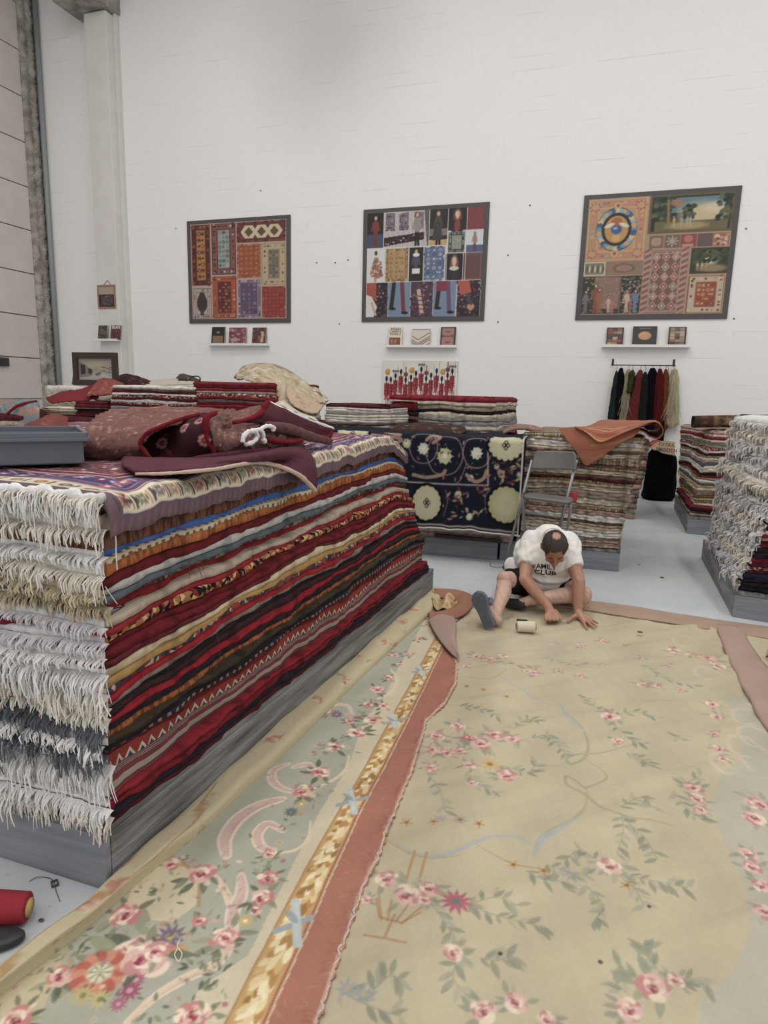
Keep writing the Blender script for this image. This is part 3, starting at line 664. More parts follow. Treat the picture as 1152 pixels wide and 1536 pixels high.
for x, y, r, c1, c2 in [(255, 1408, 26, '#7f6684', '#c4aa62'), (270, 1430, 15, '#c79e57', '#8a6a34'), (195, 1492, 20, '#a8506a', '#d79aa4'), (178, 1512, 14, '#b5607a', '#d79aa4'), (368, 1386, 13, '#d3b060', '#efe0b0'), (452, 1211, 10, '#cfa95a', '#e9d8a0'), (205, 1475, 14, '#b45c74', '#e0b0b0'), (125, 1500, 20, '#bdb070', '#8f8a50'), (150, 1506, 18, '#c8b878', '#8f8a50'), (437, 1222, 12, '#5f6e68', '#7c8a80'), (505, 1075, 11, '#7a6484', '#b79aa8')]:
    q = G2(x, y); cvL.daisy(q[0], q[1], r*mscale(x, y), 11, c1, c2)
for x, y, n in [(240, 1345, 5), (225, 1420, 6), (310, 1445, 8), (290, 1460, 8), (300, 1500, 9), (215, 1345, 6), (330, 1470, 7), (345, 1432, 6), (395, 1300, 5), (430, 1240, 6), (260, 1395, 6), (110, 1440, 6), (70, 1450, 5), (230, 1520, 7), (470, 1185, 5), (520, 1110, 5), (120, 1425, 5)]: lv(cvL, x, y, 15*max(.5, (y-900)/500), n)
for k in range(230):   # small scattered leaves, buds and touches of colour round the sprays
    x, y = rng.choice([(212, 1440), (148, 1465), (300, 1320), (340, 1414), (398, 1340), (290, 1520), (90, 1480), (455, 1195), (500, 1125), (190, 1380), (240, 1345), (560, 1075), (405, 1290)]); s_ = 50*max(.4, (y-880)/560)
    x += rng.gauss(0, s_); y += rng.gauss(0, s_*.6)
    if y < 930 or x > np.interp(y, [950, 1100, 1280, 1540], [640, 555, 450, 330]): continue
    q = G2(x, y); m_ = mscale(x, y); z_ = rng.random()
    if z_ < .6: cvL.leaf(q[0], q[1], m_*rng.uniform(7, 15), rng.uniform(0, 6.28), rng.choice(['#6f7659', '#8b8f6e', '#a3a684', '#59634b', '#9a8f62']), .75, .18)
    elif z_ < .85: cvL.ell(q[0], q[1], m_*rng.uniform(3, 6), m_*rng.uniform(2, 5), rng.uniform(0, 3), rng.choice(['#d9a294', '#b9606a', '#e6c8b0', '#c98a5c']), .8, .2)
    else: cvL.daisy(q[0], q[1], m_*rng.uniform(5, 9), 6, rng.choice(['#c9a0a0', '#d8b878', '#a87890', '#d0c8b0']), '#b08a50', .8)
for x, y, r in [(215, 1442, 34), (236, 1432, 20), (338, 1412, 17)]: rs_(cvL, x, y, r, ('#e3b4a4', '#cf8a84', '#a83a4c', '#f0dcc4'), 3)
# garland of gilded leaves, its outlines, and the blue ribbon that crosses it
gl = [(336, 1545), (415, 1391), (480, 1269), (532, 1182), (576, 1100), (619, 1022), (655, 955), (668, 925)]
gr_ = [(392, 1548), (463, 1391), (493, 1321), (532, 1234), (580, 1143), (621, 1062), (662, 975), (690, 925)]
A_, B_ = PX(gl), PX(gr_); cvL.poly(A_+B_[::-1], '#c79a5a')
yy = np.arange(.9, 4.9, .001); ax = lambda P, y: np.interp(y, [p[1] for p in P], [p[0] for p in P])
for y in np.arange(1.05, 4.7, .022):
    a, b = ax(A_, y), ax(B_, y)
    for k in range(3):
        x = a+(b-a)*(.15+.3*k)+rng.uniform(-.006, .006); cvL.leaf(x, y+rng.uniform(-.01, .01), .062, 1.35+(k-1)*.35+rng.uniform(-.15, .15), rng.choice(['#e3cb94', '#dcc088', '#b98545', '#e9d8aa', '#a5743a', '#d3ab66']), 1, .2)
cvL.line(A_, .004, '#a9723f'); cvL.line(B_, .012, '#c98a5c'); cvL.line(B_, .004, '#8e5138')
for x, y, w in [(447, 1392, 1), (530, 1208, .9), (592, 1085, .8), (632, 1010, .7)]:
    q = G2(x, y); s_ = .036*w+.012
    cvL.line([(q[0]-s_, q[1]-s_*.9), (q[0]+s_, q[1]+s_*1.1)], .020, '#98a3a6'); cvL.line([(q[0]-s_*.9, q[1]+s_*1.5), (q[0]+s_*.6, q[1]-s_*1.3)], .026, '#b4bfbe'); cvL.line([(q[0]-s_*.7, q[1]+s_*1.35), (q[0]+s_*.4, q[1]-s_*1.05)], .012, '#c4c8c2', .7); cvL.leaf(q[0], q[1], s_*1.5, 2.6, '#8c9aa2', .8, .2)
# salmon ground beyond the garland
rag = [(474, 1550), (511, 1438), (543, 1343), (567, 1295), (580, 1256), (597, 1213), (619, 1160), (632, 1118), (640, 1085), (668, 1060), (684, 1030), (686, 1010), (684, 990), (675, 972), (672, 955), (690, 925)]
cvL.poly([p+np.array([.010, 0]) for p in B_]+[p+np.array([.03, 0]) for p in PX(rag)[::-1]], SALM)
for k in range(120):
    y = rng.uniform(1.1, 3.6); x = rng.uniform(ax(B_, y)+.02, ax(PX(rag), y)); cvL.line([(x, y), (x+rng.uniform(-.03, .03), y+rng.uniform(-.02, .02))], .002, '#c99384', .6)
cvL.line([G2(*p)+np.array([-.004, 0]) for p in rag], .010, '#c9ad98', .8)
cvL.mottle(8, .03, .35)
# geometry of the left carpet
ragP = PX(rag); crP = PX([(0, 1500), (120, 1408), (228, 1312), (294, 1260), (363, 1195), (450, 1113), (554, 1009), (640, 930), (652, 915)]); rlP = PX([(0, 1468), (120, 1378), (159, 1338), (337, 1165), (450, 1056), (506, 1000), (648, 878), (655, 868)])
yv = [.95]
while yv[-1] < 4.62: yv.append(yv[-1]+.0026*yv[-1])
yv = np.array(yv); ys_ = yv
xr = ax(ragP, yv)+.006*n1(3, yv, .05, 5)+.004*n1(4, yv, .013, 3); xc = ax(crP, yv); xl = ax(rlP, yv)
wr = np.clip(xc-xl, .05, .3)*.98
tt = np.linspace(0, 1, 46); tf = np.linspace(0, 1, 260)
rows = []
# ridge: from the crease up, over and down to the floor on the pile side (flattened tube)
hgt = .042+.010*n1(21, yv, .9)
P1 = np.empty((len(yv), len(tt), 3)); C1s = np.empty((len(yv), len(tt), 2))
for i, t in enumerate(tt):
    an = math.pi*(1-t)*1.0
    x = xc-wr*(.5-.5*math.cos(math.pi*(1-t)) if False else (1-t))-.012*math.sin(math.pi*(1-t))*0
    P1[:, i, 0] = x; P1[:, i, 1] = yv
    an = math.pi*t; x = xc-wr*.5*(1+np.cos(an))*1.0+.030*math.sin(an)**2*(t > .5); P1[:, i, 0] = x; prof_ = math.sin(an)**.75 if 0 < t < 1 else 0
    P1[:, i, 2] = .004+(hgt+.014)*prof_
    C1s[:, i, 0] = -1.9+.45*(1-t)+.02; C1s[:, i, 1] = yv
P2 = np.empty((len(yv), len(tf), 3))
for i, t in enumerate(tf):
    x = xc+(xr-xc)*t; P2[:, i, 0] = x; P2[:, i, 1] = yv
    P2[:, i, 2] = .012+.005*n2(31, x, yv, .5)*min(1, t*6)+.006*np.exp(-((t-.97)/.02)**2)*(n1(40, yv, .18)>.1)+.010*np.exp(-(1-t)*12)*(.5+.5*n1(41, yv, .5))
# pattern for the rolled strip: cream with a few faded sprays
cvR = Cv(-1.95, .85, -1.4, 5.0, .005, '#c0b088'); 
for k in range(34):
    x = rng.uniform(-1.9, -1.45); y = 1+rng.uniform(0, 3.6); r = rng.uniform(.02, .045)
    for j in range(5): cvR.leaf(x+rng.uniform(-.03, .03), y+rng.uniform(-.04, .04), .04, rng.uniform(0, 6.28), rng.choice(['#8c8560', '#9b8d62', '#7f7c5c']), .6)
    if k % 3 == 0: cvR.rose(x, y, r, rng, ('#cf9c84', '#bb6f62', '#95343a', '#dcc09a'), .85)
for y in (1.28, 1.36, 1.46, 3.2, 3.45, 3.8, 4.1): cvR.rose(-1.66+rng.uniform(-.07, .07), y, .042, rng, ('#cf9c84', '#b8655a', '#8c3038', '#dcc09a'), .55)
cvR.line([(-1.7, .9), (-1.6, 1.2), (-1.75, 1.5), (-1.6, 1.9)], .02, '#a87a48', .7)
cL = np.concatenate([cvR.sample(C1s[..., 0], C1s[..., 1]), cvL.sample(P2[..., 0], P2[..., 1])], 1)
carL = sheet('floral_carpet', np.concatenate([P1, P2], 1), cL, M_WOVENF, None, True, 0, (0, 0, -.009))
tag(carL, 'pale blue and cream rose border carpet lying beside the large front pile', 'carpet')
# ragged selvedge along the salmon edge
bm = bmesh.new(); pp = [(xr[i]-.004+.0015*n1(5, i*.2, 1.), yv[i], .016+.002*math.sin(i*.9)) for i in range(0, len(yv), 3)]
add_tube(bm, pp, [.0030+.0016*n1(6, i*.37, 1.) for i in range(len(pp))], 6); bmobj('frayed_selvedge', bm, mat('selvedge_tan', '#cdb4a0', .95), carL, True)
# turned-over corner at the far end: salmon backing curl and the pink flap
M_BACK = mat('salmon_backing', '#a9705a', .95, noise=.4, nscale=12, c2='#98604c', bmp=.5, bscale=250, spec=.1)
M_BACK2 = mat('dusty_pink_backing', '#b09282', .95, noise=.5, nscale=5, c2='#a58474', bmp=.4, bscale=300, spec=.1)
def patch(name, px, zf, mat_, parent, n=30, m_=18):
    """surface between two pixel polylines on the floor, lifted by zf(u,v)"""
    A, B = [np.array(curve([FZ(*p) for p in q], 8)) for q in px]
    rs_p = lambda P: np.stack([np.interp(np.linspace(0, 1, n), np.linspace(0, 1, len(P)), P[:, k]) for k in range(3)], 1)
    A, B = rs_p(A), rs_p(B); u = np.linspace(0, 1, m_)[None, :, None]; P = A[:, None]*(1-u)+B[:, None]*u
    Uu, Vv = np.meshgrid(np.linspace(0, 1, m_), np.linspace(0, 1, n)); P = P.copy(); P[..., 2] = zf(Uu, Vv)
    o = raw(name, P.reshape(-1, 3), grid_faces(n, m_), mat_, parent); md = o.modifiers.new('thickness', 'SOLIDIFY'); md.thickness = .006; md.offset = 0; return o
patch('turned_edge', [[(652, 890), (690, 893), (712, 903), (700, 925), (672, 936), (644, 938)], [(650, 905), (672, 903), (682, 908), (676, 918), (660, 925), (641, 930)]], lambda u, v: .035+.045*np.sin(np.pi*u)*(.6+.4*v)-.015*v, M_BACK, carL)
cvK = Cv(0, 0, 1, 1, .02, '#bf9a62'); [cvK.leaf(rng.uniform(0, 1), rng.uniform(0, 1), .3, rng.uniform(0, 6), rng.choice(['#d9bd86', '#a77c44', '#cbb07a']), 1, .15) for k in range(60)]
A = np.array(curve([FZ(*p) for p in [(648, 896), (662, 893), (680, 902), (690, 912)]], 8)); B = np.array(curve([FZ(*p) for p in [(646, 912), (655, 922), (668, 922), (684, 918)]], 8))
u = np.linspace(0, 1, 16)[None, :, None]; P = A[:, None]*(1-u)+B[:, None]*u; P = P.copy(); uu, vv = np.meshgrid(np.linspace(0, 1, 16), np.linspace(0, 1, len(A)))
P[..., 2] = .045+.022*np.sin(uu*9+vv*3)*np.sin(np.pi*uu)+.01*np.sin(vv*14)
sheet('gathered_border', P, cvK.sample(uu, vv), M_WOVENF, carL, True, .004)
patch('turned_flap', [[(642, 938), (650, 955), (664, 975), (678, 990), (687, 996)], [(672, 932), (680, 934), (684, 945), (683, 965), (688, 994)]], lambda u, v: .030+.02*np.sin(np.pi*u)+.01*(1-v), M_BACK2, carL)

# ---- right carpet
cvC = Cv(-.95, .8, 1.35, 4.95, .0032, '#b9ab89'); rng = random.Random(8)
cvC.poly(PX([(1085, 1050), (1108, 1080), (1115, 1140), (1080, 1165), (1068, 1210), (1090, 1270), (1118, 1330), (1125, 1400), (1100, 1460), (1052, 1500), (1045, 1560), (1400, 1560), (1400, 1000)]), '#b0aa94')
cvC.poly(PX([(700, 968), (800, 990), (900, 1010), (1000, 1035), (1100, 1055), (1100, 1010), (1000, 985), (860, 960), (760, 950)]), '#b5ab8c', .7)
def blob(px, col, a):
    q = G2(px[0], px[1]); cvC.ell(q[0], q[1], px[2]*mscale(*px[:2]), px[2]*mscale(*px[:2])*1.6, 0, col, a, .5)
FG = ('#8f8f74', '#9a9a80', '#7f856c', '#a59f84', '#85886f'); FT = ('#d6a79a', '#bf7a78', '#9a3f50', '#decaac')
blue = '#a3a6a2'
def vine(px, w, col, a=.8):
    q = curve(PX(px)); L = len(q)
    for i in range(L-1): cvC.line([q[i], q[i+1]], w*(.4+.9*math.sin(math.pi*i/L)), col, a)
vine([(840, 1057), (848, 1075), (872, 1092), (882, 1118), (876, 1138), (856, 1148), (850, 1138), (866, 1132), (900, 1130), (935, 1122), (960, 1118)], .011, '#a09a78')
vine([(838, 1055), (852, 1080), (876, 1098)], .014, blue)
vine([(876, 1138), (905, 1158), (908, 1170), (880, 1182), (876, 1182), (850, 1168), (850, 1180), (872, 1190), (906, 1215), (940, 1230), (980, 1235), (1010, 1240)], .010, '#a39a72')
vine([(880, 1188), (878, 1210), (860, 1232), (830, 1248), (808, 1262), (800, 1285)], .011, '#a89c74')
vine([(872, 1225), (838, 1248), (812, 1262), (802, 1283)], .016, blue); vine([(590, 1262), (620, 1280), (660, 1285), (700, 1270), (735, 1256), (775, 1256), (795, 1268)], .013, blue)
vine([(560, 1240), (590, 1268), (640, 1288), (690, 1284)], .007, '#ab9c72'); vine([(715, 1268), (745, 1285), (780, 1300), (830, 1310)], .006, '#b08f66')
vine([(745, 1015), (775, 1030), (800, 1048), (830, 1060)], .010, blue); vine([(690, 1016), (735, 1020), (760, 1008)], .006, '#a79c78')
def spr(pts, L=.05, a=.75): cvC.spray(curve(PX(pts), 3), L, rng, FG, .004, a)
for p in [[(800, 1110), (820, 1105), (836, 1120), (850, 1135)], [(770, 1095), (790, 1080), (808, 1085)], [(700, 1160), (720, 1180), (745, 1190)], [(690, 1060), (720, 1068), (745, 1078)], [(760, 1150), (790, 1160), (805, 1145)], [(640, 1160), (660, 1190), (668, 1220)], [(915, 1078), (950, 1070), (985, 1080)], [(920, 1085), (940, 1110), (965, 1118)], [(915, 1075), (890, 1060), (880, 1048)], [(940, 1130), (965, 1140), (975, 1150)], [(920, 1300), (960, 1320), (1000, 1330), (1030, 1333)], [(915, 1300), (950, 1335), (965, 1362)], [(900, 1295), (870, 1275), (850, 1290)], [(930, 1225), (935, 1250), (925, 1280)], [(935, 1235), (965, 1255), (985, 1290)], [(930, 1215), (960, 1200), (975, 1215)], [(700, 1360), (745, 1375), (790, 1390), (815, 1395)], [(690, 1365), (740, 1350), (775, 1360)], [(685, 1440), (680, 1470), (705, 1500)], [(640, 1350), (665, 1385), (680, 1405)], [(510, 1490), (550, 1510), (600, 1525)], [(560, 1490), (585, 1470), (600, 1475)], [(820, 1300), (850, 1310), (880, 1312)], [(790, 1310), (815, 1325), (850, 1325)], [(990, 1480), (1030, 1470), (1060, 1480)], [(940, 1490), (920, 1470), (930, 1455)], [(985, 1455), (970, 1440), (965, 1425)], [(720, 1440), (745, 1445), (765, 1440)], [(880, 1330), (905, 1360), (890, 1385)], [(1010, 1190), (1030, 1215), (1060, 1235)], [(1020, 1180), (1050, 1165)], [(720, 985), (760, 1000), (800, 1000)], [(820, 985), (850, 1000), (880, 1000)], [(960, 1000), (1000, 1020), (1040, 1030)], [(1000, 1100), (1020, 1110)]]: spr(p, .055)
for x, y, r in [(655, 1105, 11), (686, 1092, 9), (704, 1112, 12), (722, 1118, 14), (742, 1104, 12), (768, 1110, 11), (760, 1164, 14), (703, 1150, 9), (670, 1130, 11), (650, 1125, 10), (690, 1128, 9), (708, 1178, 8), (645, 1152, 9), (915, 1076, 12), (926, 1114, 7), (1040, 1182, 12), (1045, 1200, 12), (1050, 1216, 9), (1068, 1060, 8), (1075, 1078, 8), (1078, 1125, 8), (1082, 1140, 8), (1072, 1105, 7), (915, 1300, 15), (580, 1320, 15), (610, 1346, 18), (642, 1335, 14), (636, 1352, 10), (680, 1434, 13), (550, 1352, 8), (725, 1520, 18), (772, 1508, 16), (820, 1530, 12), (980, 1482, 22), (945, 1517, 18), (1013, 1473, 12), (1122, 1284, 12), (1128, 1302, 13), (1142, 1330, 12), (1138, 1212, 16), (1130, 1232, 14), (1148, 1375, 14), (1010, 976, 9), (1060, 990, 10), (1076, 1000, 9), (1036, 985, 7), (965, 1030, 8), (800, 1010, 7), (790, 1008, 5), (735, 990, 8), (715, 985, 7), (755, 985, 6), (700, 1000, 5), (870, 970, 5), (905, 962, 6), (940, 968, 5), (1000, 1000, 5), (960, 990, 5), (838, 1010, 5), (870, 1015, 5), (900, 1000, 4), (985, 1030, 6), (1020, 1035, 5), (830, 965, 4)]:
    k = r*(1.22 if y > 1040 else 1.25); rs_(cvC, x, y, k, FT, 6, .85, FG, .6)
q = G2(684, 1355); cvC.daisy(q[0], q[1], .055, 11, '#b5626a', '#6d7a78'); q = G2(735, 1147); cvC.daisy(q[0], q[1], .05, 9, '#c4a25c', '#9c6f45'); q = G2(700, 1108); cvC.daisy(q[0], q[1], .03, 8, '#b3555f', '#e0c8a0')
for x, y in [(520, 1487), (545, 1495), (660, 1232), (690, 1235), (855, 1315)]: q = G2(x, y); cvC.daisy(q[0], q[1], .03, 7, '#8b97a6', '#c0a060', .8)
for x, y in [(690, 1235), (718, 1240), (650, 1236), (770, 1298), (815, 1310), (610, 1235), (760, 1048), (725, 1035), (700, 1030), (940, 1330)]: q = G2(x, y); cvC.daisy(q[0], q[1], .026, 5, '#b9843f', '#8c4f2a', .8)
for k, (x, y) in enumerate([(1120, 1080), (1130, 1110), (1115, 1125), (1140, 1060), (1060, 1015), (1025, 965), (1090, 1150)]):   # faint shell scrolls of the border
    q = G2(x, y); cvC.line([q+np.array([.09*math.cos(t)*(1-t/9), .13*math.sin(t)*(1-t/9)]) for t in np.linspace(0, 5, 22)], .022, '#c4b69c', .4)
# basket with handle of rope
for dx in (-.05, -.02, .02, .05): q = G2(592, 1375); cvC.line([(q[0]+dx*1.3, q[1]+.05), (q[0]+dx*.6, q[1]-.03)], .006, '#ad8550', .9)
q = G2(592, 1375); cvC.line([(q[0]-.07, q[1]+.04), (q[0]-.04, q[1]-.02), (q[0]+.03, q[1]-.03), (q[0]+.07, q[1]+.03)], .006, '#a5653a', .6); cvC.line([(q[0]-.06, q[1]-.10), (q[0]+.06, q[1]-.09)], .006, '#a5653a', .6); cvC.line([q, (q[0], q[1]-.09)], .007, '#a5653a', .6)
cvC.line(PX([(610, 1320), (622, 1278)]), .008, '#b28a52'); cvC.line(PX([(630, 1318), (640, 1280)]), .008, '#b28a52')
cvC.mottle(9, .035, .45)
for x, y, r in [(750, 1435, 3), (900, 1447, 4), (973, 1365, 3), (960, 950, 4)]: q = G2(x, y); cvC.ell(q[0], q[1], .006, .006, 0, '#3f362c', .9)
# far edge line (where the carpet is turned over) and right fold line
farP = PX([(640, 940), (690, 925), (760, 903), (800, 912), (880, 930), (960, 942), (1040, 950), (1098, 957), (1120, 958)])
fx = np.array([p[0] for p in farP]); fy = np.array([p[1] for p in farP])
xs_ = np.linspace(-.80, 1.20, 610); T_ = np.linspace(0, 1, 640)**1.6
yfar = np.interp(xs_, [-.80, -.5, -.2, .0, .3, .6, .93, 1.2], [4.35, 4.52, 4.66, 4.66, 4.63, 4.60, 4.56, 4.52])
Xg = np.tile(xs_[None], (len(T_), 1)); Yg = .95+(yfar[None]-.95)*T_[:, None]
fold = .011*n2(61, Xg*1.0, Yg*1.3, .6)+.010*np.exp(-((Yg-3.98-.25*(Xg-.5)+.04*n1(3, Xg, .8))/.05)**2)*sstep(.1, .5, Xg)+.007*np.exp(-((Yg-3.2-.35*Xg)/.05)**2)+.012*np.exp(-((Xg-.80-.02*n1(5, Yg, .5))/.03)**2)*sstep(3.2, 3.8, Yg)
Zg = .006+np.clip(fold, -.004, .05)*(.35+.65*sstep(-.75, -.4, Xg))*1.0+.010*sstep(.06, 0, yfar[None]-Yg)
carC = sheet('floral_carpet', np.stack([Xg, Yg, Zg], -1), cvC.sample(Xg, Yg), M_WOVENF, None, True, 0, (0, 0, -.008))
tag(carC, 'large faded cream floral carpet under the seated man', 'carpet')
# turned-over strips showing the backing
def strip(name, Pc, wdt, h, mat_, parent, sd):
    P = np.array(curve([(p[0], p[1], 0) for p in Pc], 10)); d = np.gradient(P, axis=0); n = np.stack([-d[:, 1], d[:, 0]], 1); n /= np.hypot(n[:, 0], n[:, 1])[:, None]
    t = np.linspace(0, 1, 14); V = np.zeros((len(P), 14, 3)); s = np.arange(len(P))*.05
    for i, q in enumerate(t):
        w = np.interp(np.arange(len(P)), np.linspace(0, len(P)-1, len(wdt)), wdt)*(1+.08*n1(sd, s, .9))
        V[:, i, :2] = P[:, :2]+n*(w*(q-.5))[:, None]; V[:, i, 2] = .017+h*math.sin(math.pi*q)**.5*(1+.3*n1(sd+1, s, .5))
    o = raw(name, V.reshape(-1, 3), grid_faces(len(P), 14), mat_, parent); md = o.modifiers.new('thickness', 'SOLIDIFY'); md.thickness = .006; md.offset = 0; return o
M_BACK3 = mat('beige_backing', '#ad9078', .95, noise=.5, nscale=5, c2='#9f7f68', bmp=.4, bscale=300, spec=.1)
strip('turned_edge', [(1.22, 4.63), (.93, 4.65), (.6, 4.69), (.3, 4.73), (0, 4.755), (-.25, 4.76), (-.45, 4.67)], [.24, .24, .25, .25, .2], .010, M_BACK3, carC, 5)
strip('turned_edge', [G2(1092, 945), G2(1112, 985), G2(1135, 1020), G2(1165, 1070), G2(1210, 1130)], [.16, .18, .2, .22, .24], .016, M_BACK2, carC, 9)

# ------------------------------------------------------------ cloth sculpting from control grids
def pt(q):
    k = q[0]
    if k == 'z': return FZ(q[1], q[2], q[3])
    if k == 'x': return FX(q[1], q[2], q[3])
    if k == 'y': return FY(q[1], q[2], q[3])
    if k == 'p': return np.array(q[1:], float)
    return FY(*q)
def cr(P, k, axis=0):
    """Catmull-Rom subdivision of a control array along one axis"""
    P = np.moveaxis(P, axis, 0); n = len(P); out = []
    E2 = np.concatenate([2*P[:1]-P[1:2], P, 2*P[-1:]-P[-2:-1]])
    for i in range(n-1):
        p0, p1, p2, p3 = E2[i:i+4]
        for t in np.arange(k)/k: out.append(.5*(2*p1+(-p0+p2)*t+(2*p0-5*p1+4*p2-p3)*t*t+(-p0+3*p1-3*p2+p3)*t**3))
    out.append(P[-1]); return np.moveaxis(np.array(out), 0, axis)
def cloth(name, rows, cv_, mat_, parent=None, ky=8, kx=10, thick=.01, rough=.004, seed=1, fs=.12):
    P = np.array([[pt(q) for q in r] for r in rows]); P = cr(cr(P, ky, 0), kx, 1)
    dv = np.concatenate([[0], np.cumsum(np.linalg.norm(np.diff(P[:, P.shape[1]//2], axis=0), axis=1))]); du = np.concatenate([[0], np.cumsum(np.linalg.norm(np.diff(P[P.shape[0]//2], axis=0), axis=1))])
    U, V = np.meshgrid(du, dv); 
    P[..., 2] += rough*n2(seed, U, V, fs); P[..., 0] += rough*.7*n2(seed+1, U, V, fs*.9)
    if isinstance(cv_, Cv): C = cv_.sample(cv_.x0+.02+U % max(.1, (cv_.nx*cv_.res-.05)), cv_.y0+.02+V % max(.1, (cv_.ny*cv_.res-.05)))
    else: C = np.ones(P.shape)*np.array(lin(cv_)[:3])
    return sheet(name, P, C, mat_, parent, True, thick)
def path(name, pts, r, mat_, parent=None, n=8, k=6, bump_=0, seed=0):
    P = cr(np.array([pt(q) for q in pts]), k)
    rr = (np.interp(np.linspace(0, 1, len(P)), np.linspace(0, 1, len(r)), r) if isinstance(r, (list, tuple)) else np.full(len(P), r))*(1+bump_*np.random.RandomState(seed).uniform(-1, 1, len(P)))
    return tube(name, [tuple(p) for p in P], [float(x) for x in rr], mat_, parent, n)
def field_cv(seed, bg, cols, w=1.4, h=1.0, n=500, sz=(.015, .05), res=.008, rosey=.3):
    c = Cv(0, 0, w, h, res, bg); r = random.Random(seed)
    for k in range(n):
        x, y = r.uniform(0, w), r.uniform(0, h); q = r.choice(cols)
        if r.random() < rosey: c.daisy(x, y, r.uniform(*sz), 7, q, r.choice(cols))
        else: c.leaf(x, y, r.uniform(*sz)*1.4, r.uniform(0, 6.28), q)
    return c
M_PILE = attr_mat('deep_pile', bscale=260, bmp=.6, bdist=.004)
M_REDPILE = mat('crimson_pile', '#8e1a28', .95, noise=.5, nscale=30, c2='#5a101c', bmp=.8, bscale=300, spec=.1, bdist=.004)
M_BURG = mat('burgundy_backing', '#5c2434', .95, noise=.5, nscale=15, c2='#472032', bmp=.7, bscale=260, stretch=(1, 6, 1), spec=.1)
# ---- crumpled red rug on the front pile
def Yb(x): return float(np.interp(x, [120, 200, 300, 360, 420, 490, 520], [1.94, 2.01, 2.13, 2.28, 2.55, 3.06, 3.24]))
def R_(pts, d): return [('y', x, y, Yb(x)+(d[i] if isinstance(d, (list, tuple)) else d)) for i, (x, y) in enumerate(pts)]
cvWeave = field_cv(2, '#7d5048', ['#a87e6c', '#5c4440', '#8f4441', '#b8967f', '#6a5a52', '#93443e', '#3f3a3e', '#c0a48e'], n=4200, sz=(.004, .013), res=.0035)
for k in range(60): cvWeave.line([(0, k*.018), (1.4, k*.018)], .004, '#6e4440', .5)
cvDark = field_cv(3, '#3a1218', ['#7c1c26', '#24181e', '#5c161e', '#8a2230', '#3b2a2c'], n=160, sz=(.02, .05), res=.005)
for x, y in [(.10, .10), (.22, .16), (.33, .09), (.30, .20)]:
    for k in range(8): cvDark.ell(x+.02*math.cos(k*.785), y+.02*math.sin(k*.785), .009, .007, 0, '#c08a80')
    cvDark.ell(x, y, .009, .009, 0, '#a83a40')
cr_rug = cloth('crumpled_rug', [
    R_([(128, 692), (155, 695), (180, 695), (205, 693), (228, 688)], 0),
    R_([(124, 674), (150, 676), (178, 677), (200, 674), (213, 670)], -.05),
    R_([(126, 652), (155, 651), (185, 652), (208, 652), (222, 649)], -.03),
    R_([(134, 634), (168, 633), (208, 633), (238, 634), (262, 633)], .06),
    R_([(146, 623), (190, 621), (230, 621), (262, 623), (290, 622)], .17),
    R_([(165, 616), (212, 612), (262, 611), (300, 612), (335, 615)], .32),
    R_([(170, 622), (215, 618), (262, 617), (300, 617), (335, 620)], .75)], cvWeave, M_PILE, None, 20, 26, .014, .006, 5)
tag(cr_rug, 'crumpled crimson oriental rug heaped on the large front pile', 'rug')
cloth('folded_inside', [
    R_([(222, 690), (255, 692), (290, 689), (322, 684)], [.06, .03, .0, -.03]),
    R_([(214, 670), (250, 668), (288, 664), (318, 660)], [.12, .10, -.02, -.07]),
    R_([(226, 650), (258, 646), (285, 641), (312, 640)], [.16, .12, .02, -.04]),
    R_([(262, 634), (280, 630), (300, 627), (316, 626)], [.18, .14, .08, .03]),
    R_([(292, 624), (302, 621), (312, 619), (324, 618)], [.25, .22, .2, .17])], cvDark, M_PILE, cr_rug, 16, 20, .012, .003, 6)
path('red_lip', R_([(228, 690), (214, 675), (211, 662), (222, 649), (248, 637), (274, 628), (300, 621)], -.05), .0075, M_REDPILE, cr_rug, bump_=.12)
path('red_lip', R_([(324, 619), (311, 626), (308, 640), (312, 658), (318, 672), (323, 684)], -.05), [.010, .012, .014, .012, .01, .008], M_REDPILE, cr_rug, bump_=.12)
cloth('folded_roll', [
    R_([(322, 688), (345, 686), (380, 680), (420, 678), (455, 672)], 0),
    R_([(316, 668), (340, 672), (365, 668), (410, 668), (455, 664)], -.05),
    R_([(314, 645), (337, 655), (362, 652), (400, 652), (450, 655)], -.04),
    R_([(318, 630), (343, 642), (362, 636), (400, 640), (445, 645)], [-.02, .05, .02, .05, .05]),
    R_([(328, 620), (352, 628), (378, 622), (410, 628), (445, 638)], .15),
    R_([(335, 615), (362, 614), (392, 611), (415, 618), (455, 632)], .35)], cvWeave, M_PILE, cr_rug, 16, 22, .012, .010, 8)
cloth('dark_flap', [
    R_([(402, 604), (425, 614), (455, 627), (478, 635), (499, 641)], [.28, .18, .1, .05, .05]),
    R_([(399, 613), (420, 622), (450, 634), (476, 641), (498, 646)], [.15, .08, .03, .0, .0]),
    R_([(388, 622), (412, 631), (443, 642), (472, 648), (496, 653)], [.0, .0, -.02, -.02, -.02]),
    R_([(352, 634), (395, 636), (436, 646), (468, 652), (492, 656)], -.02)], field_cv(5, '#4a1620', ['#6e1c28', '#8a4044', '#33141c'], n=200, sz=(.01, .03)), M_PILE, cr_rug, 6, 8, .012, .003, 9)
path('red_lip', R_([(350, 634), (374, 628), (392, 619), (397, 610), (402, 603)], -.03), [.008, .009, .012, .012, .012], M_REDPILE, cr_rug, bump_=.1)
path('red_lip', R_([(440, 647), (465, 653), (490, 655), (498, 649)], -.05), .009, M_REDPILE, cr_rug, bump_=.1)
path('white_selvedge', R_([(404, 604), (426, 614), (456, 627), (480, 636), (500, 643)], [.26, .15, .06, .0, .0]), .008, M_FRINGE[1], cr_rug, bump_=.3)
